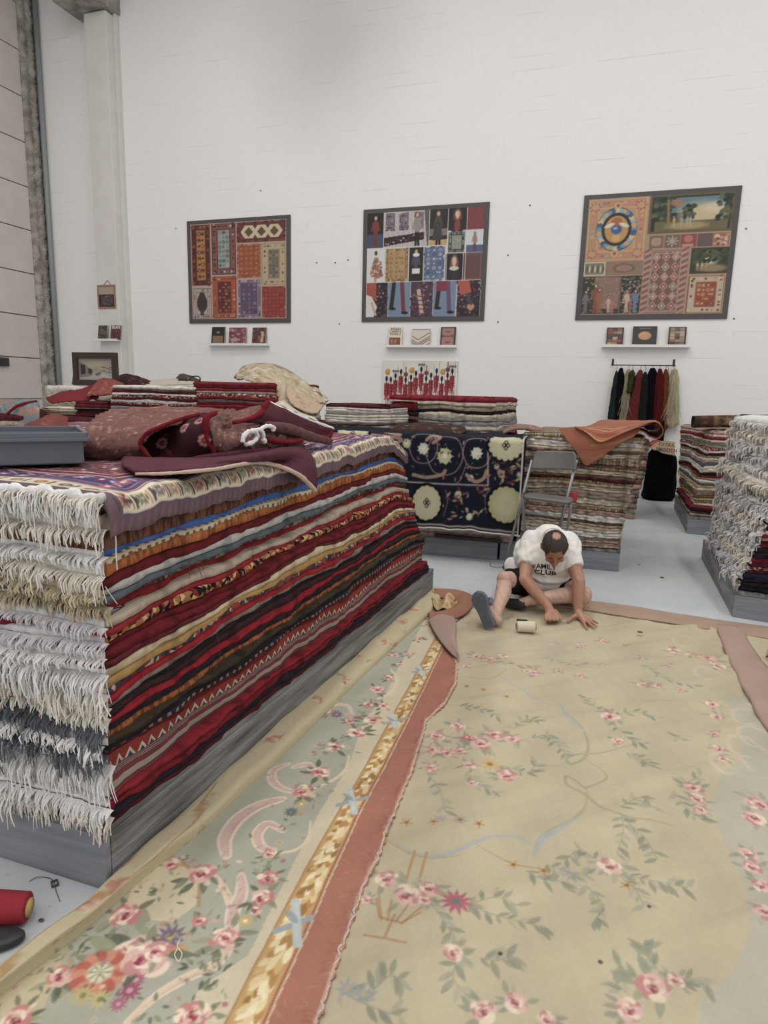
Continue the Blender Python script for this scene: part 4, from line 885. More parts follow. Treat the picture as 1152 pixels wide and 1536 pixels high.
path('rolled_tail', R_([(398, 640), (430, 643), (462, 654), (494, 662)], -.06), [.022, .024, .024, .018], mat('rolled_weave', '#6d3b36', .95, noise=.8, nscale=40, c2='#4a2426', bmp=.7, bscale=200), cr_rug, 10, bump_=.05)
path('rolled_tail', R_([(404, 660), (425, 663), (452, 661)], -.10), .012, M_REDPILE, cr_rug, bump_=.15)
path('rolled_tail', R_([(320, 694), (360, 688), (405, 680), (450, 674)], -.06), [.02, .022, .02, .018], bpy.data.materials['rolled_weave'], cr_rug, 10, bump_=.05)
for k, L in enumerate([[(364, 664), (366, 654), (374, 647), (383, 647), (386, 655), (380, 663), (369, 667)], [(376, 648), (388, 644), (394, 650), (396, 660), (398, 664)], [(390, 644), (400, 639), (410, 641), (409, 647)]]):
    path('white_fringe', R_(L, -.12), .0085, M_FRINGE[1], cr_rug, 9, 7, .35, k)
# ---- burgundy rug lying flat under it, corner hanging over the long side
zt_ = 1.188
bg = cloth('burgundy_rug', [
    [('z', 186, 688, 1.237), ('z', 240, 690, 1.237), ('z', 300, 690, 1.237), ('z', 360, 684, 1.237), ('z', 430, 670, 1.237), ('x', 455, 674, -1.30)],
    [('z', 182, 697, 1.237), ('z', 240, 700, 1.242), ('z', 300, 698, 1.242), ('z', 365, 690, 1.247), ('z', 436, 676, 1.247), ('x', 464, 682, -1.235)],
    [('z', 190, 704, 1.237), ('z', 245, 706, 1.237), ('z', 310, 702, 1.242), ('x', 380, 693, -1.29), ('x', 440, 692, -1.20), ('x', 471, 700, -1.175)],
    [('z', 203, 711, 1.237), ('z', 250, 710, 1.237), ('z', 320, 704, 1.242), ('x', 392, 694, -1.25), ('x', 444, 710, -1.17), ('x', 473, 735, -1.165)]], field_cv(6, '#5d2a38', ['#6d3040', '#4c2030', '#7c3c48', '#3c2436'], n=300, sz=(.01, .03)), M_PILE, None, 7, 9, .010, .002, 12)
tag(bg, 'thin burgundy rug with beige hem, its corner hanging over the front pile', 'rug')
path('beige_hem', [('z', 203, 711, 1.244), ('z', 250, 710, 1.246), ('z', 320, 704, 1.251), ('x', 392, 694, -1.235), ('x', 444, 710, -1.155), ('x', 473, 736, -1.152)], [.004, .005, .006, .008, .010, .012], mat('beige_hem', '#c9a894', .95, noise=.5, nscale=80, c2='#a88a78', bmp=.6, bscale=300), bg, 8, 12, .15)
path('rolled_edge', R_([(250, 699), (300, 690), (345, 684), (400, 676)], -.10), [.006, .018, .018, .014], M_BURG, bg, 10)
# little red folded corner left of the heap
o = cloth('small_red_rug', [
    [('y', 42, 640, 2.61), ('y', 60, 634, 2.61), ('y', 82, 626, 2.61), ('y', 102, 632, 2.61)], [('y', 40, 646, 2.52), ('y', 58, 640, 2.48), ('y', 80, 640, 2.48), ('y', 100, 650, 2.52)],
    [('y', 44, 655, 2.50), ('y', 60, 650, 2.43), ('y', 84, 652, 2.43), ('y', 108, 662, 2.48)]], field_cv(7, '#7c3830', ['#9c5244', '#4a1e22', '#b07a66', '#5e2028', '#2c1a1e'], n=500, sz=(.008, .025)), M_PILE, None, 14, 16, .02, .006, 13)
tag(o, 'small rusty red folded rug behind the grey tray', 'rug')
# ---- grey tray
TR = empty('tray', (-1.95, 1.80, 1.236), 'shallow grey plastic tray resting on the large front pile', 'tray')
M_TRAY = mat('grey_tray_plastic', '#5f6772', .45, noise=.3, nscale=8, c2='#4f5762')
def tray():
    a = FZ(126, 698, 1.228); b = FZ(-40, 703, 1.228); d = (b-a); L = np.hypot(*d[:2]); d /= L; n = np.array([d[1], -d[0], 0]); n = n if n[1] > 0 else -n
    c = a+d*L/2+n*.15; ang = math.atan2(d[1], d[0]); R = Matrix.Rotation(ang, 4, 'Z'); z0 = 1.236
    bm = bmesh.new(); add_box(bm, (c[0], c[1], z0+.003), (L, .34, .006), R, .002); bmobj('base', bm, M_TRAY, TR)
    for s in (-1, 1):
        q = c+n*.167*s; bm = bmesh.new(); add_box(bm, (q[0], q[1], z0+.042), (L, .006, .084), R, .002); bmobj('side_wall', bm, M_TRAY, TR)
        q = c+d*(L/2-.003)*s; bm = bmesh.new(); add_box(bm, (q[0], q[1], z0+.042), (.006, .33, .084), R, .002); bmobj('side_wall', bm, M_TRAY, TR)
        q = c+n*.180*s; bm = bmesh.new(); add_box(bm, (q[0], q[1], z0+.082), (L+.03, .022, .012), R, .003); add_box(bm, (q[0], q[1], z0+.096), (L+.02, .012, .018), R, .003); bmobj('rim', bm, M_TRAY, TR)
        q = c+d*(L/2+.01)*s; bm = bmesh.new(); add_box(bm, (q[0], q[1], z0+.082), (.024, .36, .012), R, .003); add_box(bm, (q[0], q[1], z0+.096), (.012, .35, .018), R, .003); bmobj('rim', bm, M_TRAY, TR)
tray()

# ---- piles further back
PAL = dict(
    cream=('plain', '#c9bda6', '#8f836f'), white=('plain', '#d2cbc0', '#a19a90'), beige=('plain', '#b5a288', '#7c6c58'), tan=('streak', '#a08a6c', '#665441'), brown=('plain', '#6d5140', '#3f2d26'),
    taupe=('plain', '#8e7e6e', '#5d5147'), crimson=('plain', '#8c1f2b', '#561420'), maroon=('plain', '#5a1b22', '#351018'), rust=('motif', '#9b4a34', '#c8a488', '#4a2422', '#8a3030'), grey=('plain', '#8d8a86', '#5d5b58'),
    olive=('plain', '#8c8564', '#5e5840'), ochre=('plain', '#b8965a', '#7c6238'), navy=('plain', '#23263a', '#14141f'), slate=('plain', '#55606a', '#363e46'), pink=('plain', '#b08a7e', '#7e5c54'), black=('plain', '#1d1a1e', '#332024'),
    striped=('stripes', '#8a3034', '#a9a094'), patterned=('motif', '#7a2a2c', '#c0ab94', '#2c2a38', '#9a4a3c'))
def lay(words, t=None, f=None, noun='folded rug'):
    """words top -> bottom 'cream/brown' pairs; returns bottom -> top"""
    out = []
    for i, w in enumerate(words.split()):
        a, b = (w.split('/')+[w.split('/')[0]])[:2]
        out.append(dict(c=(a if a == b else a+' and '+b)+' '+noun, a=edge_mat(PAL[a][0], PAL[a][1:]), b=edge_mat(PAL[b][0], PAL[b][1:]), t=(t[i] if t else 1), f=0 if f is None else f[i % len(f)]))
    return out[::-1]
# pile behind the chair (shaggy cream ends)
gw = 'tan/beige white/white beige/brown cream/cream tan/tan brown/tan cream/beige brown/maroon tan/beige beige/cream taupe/taupe cream/cream beige/tan pink/pink white/white brown/beige beige/cream white/white taupe/beige pink/beige'
pile([(-.66, 5.86), (.215, 5.90), (.26, 7.3), (-.6, 7.3)], [(-.66, 5.86), (.345, 5.87), (.38, 7.2), (-.6, 7.2)], .195, 1.175, lay(gw, f=[0, 4, 0, 1]), 'the pile behind the chair', 'rugs piled behind the folding chair', (110, 60, 6, 6), 41, wav=.018, offs=.016, fringe_sides=(), drop=.006)
# pile under the navy carpet
pile([(-2.72, 5.72), (-.68, 5.78), (-.68, 7.05), (-2.72, 7.0)], [(-2.72, 5.74), (-.68, 5.8), (-.68, 7.05), (-2.72, 7.0)], .195, 1.09, lay('navy/maroon beige/brown cream/grey maroon/brown beige/taupe brown/cream pink/beige beige/brown maroon/cream cream/pink', t=[1]*10), 'the pile under the navy carpet', 'rugs piled under the navy carpet', (60, 12, 4, 12), 43, wav=.008, offs=.012)
platform([(-2.76, 5.70), (-.82, 5.86), (-.86, 7.2), (-2.76, 7.2)], .19, 'grey platform under the pile with the navy carpet')
platform([(-.80, 5.87), (.235, 5.885), (.28, 7.35), (-.84, 7.35)], .19, 'grey platform under the pile behind the folding chair')
# wrapped pile behind that one
pile([(-.35, 8.62), (.47, 8.6), (.5, 9.8), (-.3, 9.8)], [(-.35, 8.62), (.60, 8.58), (.6, 9.8), (-.3, 9.8)], .0, 1.0, lay('brown/taupe taupe/brown pink/brown taupe/taupe brown/pink taupe/brown brown/taupe taupe/pink'), 'the taupe pile by the black bag', 'taupe rugs beside the black bag', (30, 30, 4, 4), 45, offs=.02)
# long left back base pile and the stacks on it
pile([(-7.9, 6.05), (-2.86, 5.95), (-2.86, 7.9), (-7.9, 8.0)], [(-7.9, 6.05), (-2.86, 5.97), (-2.86, 7.8), (-7.9, 7.9)], .195, 1.12, lay('maroon/beige cream/brown crimson/maroon beige/taupe brown/maroon cream/beige maroon/slate beige/brown'), 'the long back pile', 'large rugs in the long back pile', (90, 20, 8, 8), 47, wav=.01)
platform([(-8.0, 5.95), (-2.82, 5.85), (-2.82, 8.0), (-8.0, 8.1)], .19, 'grey platform under the long pile at the back left')
def pstack(px0, px1, py, Y, depth, z0, words, desc, seed, side_n=(46, 30, 4, 20), lean=0, **kw):
    a, b = FY(px0, py, Y), FY(px1, py, Y); z1 = (a[2]+b[2])/2
    Q = [(a[0], Y), (b[0], Y+.02), (b[0], Y+depth), (a[0], Y+depth)]; Qt = [(a[0]+lean, Y+.01), (b[0]-abs(lean)*.5, Y+.03), (b[0]-abs(lean)*.5, Y+depth), (a[0]+lean, Y+depth)]
    return pile(Q, Qt, z0, z1, lay(words, **kw), desc, 'rugs in '+desc, side_n, seed, wav=.006, offs=.014, drop=.012), z1
pstack(62, 110, 610, 6.25, 1.3, 1.13, 'cream/beige beige/tan cream/beige', 'the small cream stack', 51)
pstack(112, 158, 602, 6.2, 1.3, 1.13, 'maroon/crimson maroon/brown black/maroon maroon/crimson', 'the small maroon stack', 53)
pstack(160, 292, 578, 6.15, 1.3, 1.13, 'white/brown maroon/white patterned/maroon white/patterned maroon/grey white/cream cream/grey', 'the cream back stack', 55, lean=.10)
pstack(294, 412, 573, 6.2, 1.2, 1.13, 'crimson/maroon crimson/grey rust/crimson taupe/crimson crimson/maroon grey/white white/grey', 'the crimson back stack', 57, lean=-.05)
pstack(487, 584, 606, 6.3, .7, 1.10, 'maroon/white white/grey cream/white white/brown white/cream', 'the white back stack', 59)
# tall pile under the painting
a = FY(585, 600, 7.4); b = FY(763, 592, 7.4)
pile([(a[0], 7.4), (b[0]+.02, 7.4), (b[0]+.08, 8.7), (a[0], 8.7)], [(a[0], 7.42), (b[0]-.17, 7.42), (b[0]-.08, 8.7), (a[0], 8.7)], .0, b[2]-.03, lay('crimson/cream beige/black cream/grey grey/cream taupe/crimson cream/taupe white/grey maroon/cream beige/taupe cream/crimson crimson/beige beige/brown maroon/cream beige/taupe brown/beige cream/maroon'), 'the tall back pile', 'rugs in the tall back pile', (60, 50, 6, 6), 61, wav=.008, offs=.014)
pstack(586, 624, 602, 7.25, .12, .9, 'crimson/maroon black/brown maroon/crimson maroon/black black/maroon', 'the narrow maroon stack', 63)
# right-hand fringed pile
cw = [('white', 'white'), ('white', 'cream'), ('cream', 'white'), ('white', 'taupe'), ('cream', 'white'), ('white', 'white'), ('rust', 'brown'), ('cream', 'maroon'), ('white', 'black'), ('navy', 'cream'), ('crimson', 'striped'), ('maroon', 'crimson'), ('black', 'navy'), ('crimson', 'maroon'), ('patterned', 'maroon'), ('navy', 'black'), ('black', 'black')]
LC = []
for i, (a, b) in enumerate(cw):
    LC.append(dict(c=(a if a == b else a+' and '+b)+' fringed rug', a=edge_mat(PAL[a][0], PAL[a][1:]), b=edge_mat(PAL[b][0], PAL[b][1:]), f=[1, 0, 1, 2][i % 4], t=1.35 if i < 6 else 1))
pile([(1.0, 4.98), (2.7, 4.8), (2.8, 6.6), (1.04, 6.6)], [(1.27, 4.93), (2.7, 4.8), (2.8, 6.55), (1.10, 6.55)], .19, 1.38, LC[::-1], 'the right white-fringed pile', 'rugs in the white fringed pile on the right', (60, 6, 6, 70), 71, fringe_sides=(3,), fspace=.0042, flen=.048, offs=.024, wav=.022, fwd=.016, drop=.03)
platform([(.972, 4.948), (2.75, 4.64), (2.9, 6.75), (1.0, 6.75)], .185, 'grey platform under the white fringed pile')
# far right pile
dw = 'pink/cream crimson/cream olive/grey rust/white maroon/olive cream/pink slate/white cream/black crimson/olive white/slate ochre/cream pink/tan brown/ochre tan/cream crimson/black brown/beige'
pile([(1.03, 8.0), (2.6, 7.95), (2.6, 9.6), (1.05, 9.6)], [(1.17, 7.98), (2.6, 7.95), (2.6, 9.55), (.98, 9.55)], .2, 1.17, lay(dw, f=[0, 1, 4]), 'the far right pile', 'rugs in the far right pile', (60, 6, 4, 40), 73, wav=.012, offs=.016)
platform([(1.0, 7.95), (2.7, 7.85), (2.7, 9.75), (1.03, 9.75)], .195, 'worn grey platform under the far right pile')
# low pile cut by the right edge of the photo
pile([(1.06, 4.18), (1.9, 4.1), (1.9, 3.2), (1.05, 3.2)][::1] if False else [(1.05, 3.2), (1.9, 3.2), (1.9, 4.15), (1.03, 4.2)], [(1.06, 3.22), (1.9, 3.22), (1.9, 4.1), (1.05, 4.15)], .0, .17, lay('navy/white crimson/white white/rust'), 'the low right pile', 'rugs in the low pile at the right edge', (10, 6, 20, 40), 75, wav=.006)
# rolled brown rug across the far right pile
a, b = FY(1040, 645, 8.15), FY(1180, 630, 8.15)
rr = [FY(1040, 626, 8.15), FY(1180, 611, 8.15)]
cvB = field_cv(21, '#4b3228', ['#8a7350', '#6a5238', '#a08a60', '#5a2420'], w=1.3, h=.9, n=170, sz=(.03, .07)); cvB.rect(.55, 0, 1.3, .9, '#5a2030'); cvB.rect(0, 0, .06, .9, '#3a2a24'); cvB.rect(.2, 0, .24, .9, '#7a5a3c')
def roll_sheet():
    xs = np.linspace(a[0], 2.0, 60); th = np.linspace(0, 2*math.pi, 40); P = np.zeros((40, 60, 3)); U = np.zeros((40, 60)); V = U.copy()
    for j, x in enumerate(xs):
        f = (x-a[0])/(b[0]-a[0]); z0 = 1.175+.05*f; h = .135
        for i, t in enumerate(th):
            cz, sy_ = math.cos(t), math.sin(t); P[i, j] = (x, 8.28+.15*np.sign(sy_)*abs(sy_)**.6, z0+h/2+h/2*np.sign(cz)*abs(cz)**.6); U[i, j] = x-a[0]; V[i, j] = .45+.1*t
    return sheet('rolled_rug', P, cvB.sample(np.clip(U, 0, 1.28), V*.8), M_PILE, None, True, .012)
tag(roll_sheet(), 'brown and maroon patterned rug folded across the far right pile', 'rug')

# ---- navy carpet draped over its pile
YN = 5.60
cvN = Cv(-2.8, .1, -.55, 2.4, .006, '#161a2b'); rng = random.Random(17)
NZ = lambda x, y: (lambda p: (p[0], p[2]))(FY(x, y, YN))
def med(x, y, rx, ry, inner=True, tone='#b9b48a'):
    q = NZ(x, y); k = YN/CF
    cvN.ell(q[0], q[1], rx*k*1.22, ry*k*1.2, 0, '#0b0b12')
    for t in range(16): an = t*.3927; cvN.ell(q[0]+rx*k*.86*math.cos(an), q[1]+ry*k*.86*math.sin(an), rx*k*.24, ry*k*.22, an, tone)
    cvN.ell(q[0], q[1], rx*k*.92, ry*k*.92, 0, tone); cvN.ell(q[0], q[1], rx*k*.75, ry*k*.75, 0, '#c2bc94', .6, .3)
    if inner:
        for t in range(4): an = t*1.571; cvN.ell(q[0]+.017*math.cos(an), q[1]+.024*math.sin(an), .016, .018, 0, '#14141c')
        for t in range(4): an = t*1.571; cvN.ell(q[0]+.017*math.cos(an), q[1]+.024*math.sin(an), .009, .011, 0, '#bdb792')
        cvN.ell(q[0], q[1], .008, .01, 0, '#14141c')
def NL(pts, w, col, a=1): cvN.line(curve([NZ(*p) for p in pts]), w, col, a)
for x, y, r in [(635, 673, 17), (667, 684, 22), (715, 680, 17)]:
    NL([(x-r*1.25, y), (x-r*.9, y-r*1.1), (x, y-r*1.35), (x+r*.9, y-r*1.1), (x+r*1.25, y), (x+r*.8, y+r), (x, y+r*1.3), (x-r*.8, y+r), (x-r*1.25, y)], .009, '#8c6f70')
for x, y, r, c_ in [(635, 673, .062, '#c9c9b4'), (715, 680, .062, '#c9c9b4'), (667, 684, .085, '#b8b886'), (687, 742, .04, '#b9b890'), (706, 717, .034, '#c3c2aa'), (704, 777, .038, '#c6bfa0'), (745, 700, .03, '#9f9880'), (779, 712, .03, '#9f9880'), (610, 665, .05, '#b9b890'), (520, 650, .06, '#b9b890')]:
    q = NZ(x, y); cvN.daisy(q[0], q[1], r, 9, c_, '#d8d4bb')
    for k in range(6): cvN.ell(q[0]+r*.5*math.cos(k), q[1]+r*.6*math.sin(k), r*.25, r*.3, k, c_)
for p in [[(620, 712), (640, 716), (662, 712), (668, 706)], [(700, 712), (712, 722), (725, 718), (730, 706)], [(640, 660), (650, 652), (660, 656), (650, 664)], [(520, 648), (560, 652), (600, 658), (596, 664)], [(575, 645), (590, 650), (600, 652)]]: NL(p, .03, '#9b7b66')
NL([(700, 695), (690, 720), (680, 728)], .007, '#8c6f70'); NL([(732, 656), (732, 728)], .014, '#a78e84'); NL([(600, 722), (665, 726), (732, 728)], .014, '#a78e84'); NL([(668, 735), (672, 750), (665, 775)], .006, '#8c6f70'); NL([(735, 735), (728, 745), (730, 770)], .006, '#8c6f70')
for k in range(70):
    x, y = (rng.uniform(735, 784), rng.uniform(690, 735)) if k % 2 else (rng.uniform(665, 735), rng.uniform(735, 780)); q = NZ(x, y)
    cvN.leaf(q[0], q[1], rng.uniform(.03, .07), rng.uniform(0, 6.28), rng.choice(['#8c6a5c', '#a58468', '#6e4a46', '#7c2c34', '#b39a78']), .9, .22)
for k in range(40):
    q = NZ(rng.uniform(606, 730), rng.uniform(655, 722)); cvN.leaf(q[0], q[1], rng.uniform(.02, .05), rng.uniform(0, 6.28), rng.choice(['#8c6a5c', '#5c2830', '#a58468']), .9, .22)
med(759, 668, 24, 21); med(758, 757, 24, 26, False, '#a8a270'); med(640, 754, 21, 26); med(528, 652, 26, 16)
xe0, xe1 = -2.72, NZ(787, 700)[0]
cvN.rect(xe1-.03, .1, xe1-.018, 2.4, '#c8bfae'); zb_ = NZ(700, 796)[1]; cvN.rect(-2.8, zb_+.02, xe1-.03, zb_+.035, '#9a8a80'); cvN.rect(-2.8, zb_-.01, xe1, zb_+.006, '#d2cabc')
xs = np.linspace(xe0, xe1, 330); ss = np.concatenate([np.arange(zb_-.01, 1.16, .007), np.arange(1.16, 1.9, .016)])
XX, SS = np.meshgrid(xs, ss); ztop = 1.135+.012*n1(5, XX, .8); rr_ = .05
q = np.clip((SS-(ztop-rr_))/(rr_*math.pi/2), 0, 1)*math.pi/2; over = np.clip(SS-(ztop-rr_)-rr_*math.pi/2, 0, 9)
YY = YN+.012*n1(6, XX, .35)*(1.2-np.clip(SS, 0, 1.15))+rr_*(1-np.cos(q))+over; ZZ = np.where(SS < ztop-rr_, SS, ztop-rr_+rr_*np.sin(q))+.012*n2(8, XX, over, .4)*np.clip(over*8, 0, 1)+.012*n1(9, XX, .6)*(SS < .5)
o = sheet('navy_carpet', np.stack([XX, YY, ZZ], -1), cvN.sample(XX, SS), M_PILE, None, True, 0, (0, .012, -.002))
tag(o, 'navy carpet with cream medallions draped over a pile', 'carpet')
# folded rugs lying on it and below it
def lump(name, rows, cvv, label, seed, group=None, thick=.02):
    o = cloth(name, rows, cvv, M_PILE, None, 6, 8, thick, .006, seed); tag(o, label, 'rug', group); return o
cvMix = field_cv(31, '#3a2822', ['#7c4a34', '#a8744c', '#20161a', '#6a2a28', '#b59a78'], n=500, sz=(.01, .03))
lump('small_rug', [[('y', 586, 641, 6.25), ('y', 620, 637, 6.25), ('y', 660, 637, 6.25), ('y', 697, 643, 6.2)], [('y', 584, 646, 6.05), ('y', 620, 643, 6.0), ('y', 660, 643, 6.0), ('y', 698, 649, 6.0)], [('y', 587, 651, 5.98), ('y', 620, 652, 5.9), ('y', 660, 653, 5.9), ('y', 690, 654, 5.92)]], cvMix, 'small dark brown rug folded on top of the navy carpet', 81)
lump('small_rug', [[('y', 452, 652, 6.0), ('y', 475, 649, 6.0), ('y', 500, 651, 6.0), ('y', 518, 658, 5.95)], [('y', 450, 658, 5.85), ('y', 475, 656, 5.8), ('y', 500, 658, 5.8), ('y', 519, 662, 5.82)], [('y', 460, 664, 5.8), ('y', 478, 664, 5.75), ('y', 498, 664, 5.75), ('y', 512, 666, 5.78)]], field_cv(32, '#6a1c24', ['#b89a88', '#3a1218', '#8c3034'], n=200, sz=(.01, .03)), 'small maroon rug folded between the heap and the navy carpet', 82)
lump('small_rug', [[('y', 757, 647, 6.5), ('y', 772, 639, 6.5), ('y', 795, 640, 6.5), ('y', 815, 646, 6.4)], [('y', 755, 652, 6.2), ('y', 775, 645, 6.2), ('y', 798, 647, 6.2), ('y', 815, 650, 6.1)]], field_cv(33, '#8c6a5a', ['#c0a890', '#5a2a28', '#7c5040'], n=200, sz=(.01, .03)), 'small tan patterned rug at the right end of the navy carpet', 83)
bx = box('folded_mat', (FY(720, 800, 5.8)[0]-.1, 5.79, .206), (.62, .14, .03), mat('dark_mat', '#3d2a28', .9, bmp=.5, bscale=200), None, None, .01); tag(bx, 'dark brown mat on the platform below the navy carpet', 'mat')

# ---- orange kilim on the pile behind the chair
cvO = Cv(0, 0, 1.6, 1.2, .006, '#a05a40'); rng = random.Random(5)
for k in range(260): y = rng.uniform(0, 1.6); x = rng.uniform(0, 1.2); cvO.line([(y, x), (y+rng.uniform(.2, .7), x)], rng.uniform(.004, .014), rng.choice(['#b8704a', '#8c4034', '#c09258', '#783c3c', '#6c3c4c', '#c89c62', '#9c5038']), 1)
kil = cloth('orange_kilim', [
    [('y', 888, 639, 6.5), ('y', 903, 631, 6.5), ('y', 930, 631, 6.5), ('y', 960, 632, 6.5), ('y', 984, 631, 6.4)],
    [('y', 876, 641, 6.1), ('y', 895, 641, 6.1), ('y', 925, 640, 6.1), ('y', 955, 636, 6.1), ('y', 985, 635, 6.1)],
    [('y', 862, 641, 5.80), ('y', 880, 650, 5.76), ('y', 901, 663, 5.72), ('y', 935, 650, 5.74), ('y', 968, 637, 5.80)]], cvO, M_WOVENF, None, 30, 30, .008, .003, 91)
tag(kil, 'orange striped kilim folded over the pile behind the chair', 'kilim')
cloth('hanging_corner', [
    [('y', 838, 643, 5.85), ('y', 865, 641, 5.84), ('y', 900, 650, 5.80), ('y', 935, 648, 5.82), ('y', 960, 643, 5.86)],
    [('y', 852, 662, 5.80), ('y', 870, 664, 5.79), ('y', 897, 666, 5.78), ('y', 927, 662, 5.79), ('y', 955, 651, 5.82)],
    [('y', 866, 680, 5.79), ('y', 876, 683, 5.785), ('y', 890, 683, 5.78), ('y', 908, 678, 5.785), ('y', 925, 668, 5.80)],
    [('y', 877, 696, 5.79), ('y', 880, 698, 5.785), ('y', 883, 697, 5.785), ('y', 890, 693, 5.785), ('y', 900, 687, 5.79)]], cvO, M_WOVENF, kil, 24, 26, .008, .003, 92)
cloth('curled_end', [
    [('y', x, y, 5.80+.02*i) for i, (x, y) in enumerate([(964, 636), (982, 632), (993, 639), (995, 650), (987, 659), (975, 656)])],
    [('y', x, y, 6.2) for x, y in [(964, 634), (982, 631), (991, 636), (992, 645), (985, 652), (975, 651)]],
    [('y', x, y, 6.6) for x, y in [(964, 633), (980, 631), (989, 634), (990, 641), (984, 647), (975, 647)]]], cvO, M_WOVENF, kil, 8, 8, .008, .002, 93)
cloth('lower_leaf', [[('y', 925, 652, 5.86), ('y', 945, 645, 5.84), ('y', 962, 646, 5.84), ('y', 975, 655, 5.86)], [('y', 930, 647, 6.3), ('y', 948, 642, 6.3), ('y', 965, 643, 6.3), ('y', 978, 650, 6.3)]], cvO, M_WOVENF, kil, 8, 8, .008, .002, 94)

# ---- beige heap at the back
cvG = field_cv(41, '#b3a083', ['#a08a6a', '#c9b898', '#8f7a5c', '#d0c4aa', '#9c7c58'], n=500, sz=(.02, .06))
hp = cloth('beige_rug', [
    [('y', 352, 566, 7.0), ('y', 365, 554, 7.0), ('y', 398, 550, 7.0), ('y', 435, 564, 6.95), ('y', 465, 583, 6.9), ('y', 490, 601, 6.8)],
    [('y', 360, 568, 6.65), ('y', 376, 559, 6.6), ('y', 402, 557, 6.6), ('y', 434, 571, 6.55), ('y', 462, 590, 6.5), ('y', 487, 606, 6.45)],
    [('y', 372, 573, 6.45), ('y', 392, 572, 6.4), ('y', 415, 580, 6.38), ('y', 432, 594, 6.35), ('y', 452, 609, 6.3), ('y', 478, 614, 6.3)],
    [('y', 385, 580, 6.4), ('y', 403, 590, 6.34), ('y', 420, 604, 6.25), ('y', 435, 617, 6.2), ('y', 455, 627, 6.15), ('y', 474, 626, 6.2)]], cvG, M_PILE, None, 16, 18, .02, .03, 95, .45)
tag(hp, 'pale beige rug heaped beside the crimson back stack', 'rug')
cloth('folded_flap', [[('y', 431, 577, 6.36), ('y', 448, 586, 6.4), ('y', 468, 597, 6.42), ('y', 487, 606, 6.42)], [('y', 430, 592, 6.22), ('y', 447, 600, 6.2), ('y', 465, 608, 6.2), ('y', 482, 614, 6.25)], [('y', 438, 608, 6.1), ('y', 450, 615, 6.08), ('y', 463, 620, 6.08), ('y', 476, 621, 6.12)]], field_cv(42, '#b59a80', ['#a07c5c', '#cbb096', '#946a48'], n=200, sz=(.02, .05)), M_PILE, hp, 8, 8, .015, .006, 96)
gb = path('grey_roll', [('y', 356, 568, 6.95), ('y', 368, 554, 7.05), ('y', 395, 548, 7.1), ('y', 425, 555, 7.1), ('y', 455, 576, 7.0), ('y', 474, 594, 6.9)], [.03, .045, .03, .03, .035, .03], mat('grey_backing', '#8e877b', .95, noise=.6, nscale=20, c2='#6f685e', bmp=.6, bscale=120), hp, 12, 8, .05)
for L in ([(468, 590), (477, 594), (482, 600)], [(450, 583), (458, 588), (463, 596)]): path('brown_roll', [('y', x, y, 6.75) for x, y in L], [.03, .045, .03], mat('brown_backing', '#7c5f4c', .95, noise=.5, c2='#5f4638') if 'brown_backing' not in bpy.data.materials else bpy.data.materials['brown_backing'], hp, 10)
lump('white_rug', [[('y', 415, 604, 6.3), ('y', 430, 602, 6.3), ('y', 446, 613, 6.25), ('y', 470, 626, 6.2)], [('y', 412, 612, 6.1), ('y', 430, 612, 6.05), ('y', 450, 625, 6.0), ('y', 475, 632, 6.0)], [('y', 420, 618, 6.02), ('y', 438, 624, 5.98), ('y', 460, 634, 5.96), ('y', 482, 638, 5.96)]], field_cv(43, '#c4b9a2', ['#a59a80', '#dcd2be'], n=120, sz=(.02, .05)), 'crumpled off-white rug in front of the beige heap', 97)
# things on the far left stacks
lump('blue_rug', [[('y', 0, 604, 6.5), ('y', 22, 602, 6.5), ('y', 45, 600, 6.5), ('y', 58, 603, 6.4)], [('y', -6, 618, 6.25), ('y', 18, 612, 6.2), ('y', 44, 608, 6.15), ('y', 59, 608, 6.15)], [('y', -10, 640, 6.15), ('y', 18, 632, 6.1), ('y', 44, 622, 6.05), ('y', 60, 620, 6.05)], [('y', -10, 662, 6.1), ('y', 18, 660, 6.05), ('y', 40, 655, 6.0), ('y', 58, 648, 6.0)]], field_cv(44, '#6d8088', ['#a8866c', '#8fa0a4', '#b5765c', '#566a74'], n=240, sz=(.04, .09)), 'blue and orange rug draped over the far left end of the long back pile', 98)
path('dark_hem', [('y', -5, 640, 6.05), ('y', 10, 622, 6.05), ('y', 28, 608, 6.1), ('y', 55, 602, 6.2)], .018, M_REDPILE, bpy.data.objects['blue_rug'], 8)
lump('salmon_rug', [[('y', -20, 600, 6.9), ('y', 0, 600, 6.9), ('y', 20, 601, 6.9), ('y', 36, 604, 6.8)], [('y', -20, 612, 6.4), ('y', 0, 612, 6.4), ('y', 14, 610, 6.4), ('y', 30, 608, 6.5)]], field_cv(45, '#a87a68', ['#b8907c', '#946454'], n=120), 'salmon rug behind the blue and orange one', 99)
lump('crimson_cloth', [[('y', 70, 598, 7.1), ('y', 95, 588, 7.1), ('y', 120, 585, 7.1), ('y', 148, 574, 7.1)], [('y', 72, 602, 6.75), ('y', 98, 595, 6.7), ('y', 124, 594, 6.7), ('y', 150, 584, 6.7)], [('y', 80, 606, 6.5), ('y', 100, 603, 6.45), ('y', 126, 602, 6.45), ('y', 148, 598, 6.45)]], '#86202c', 'crumpled crimson cloth on the far left stacks', 100, thick=.012)
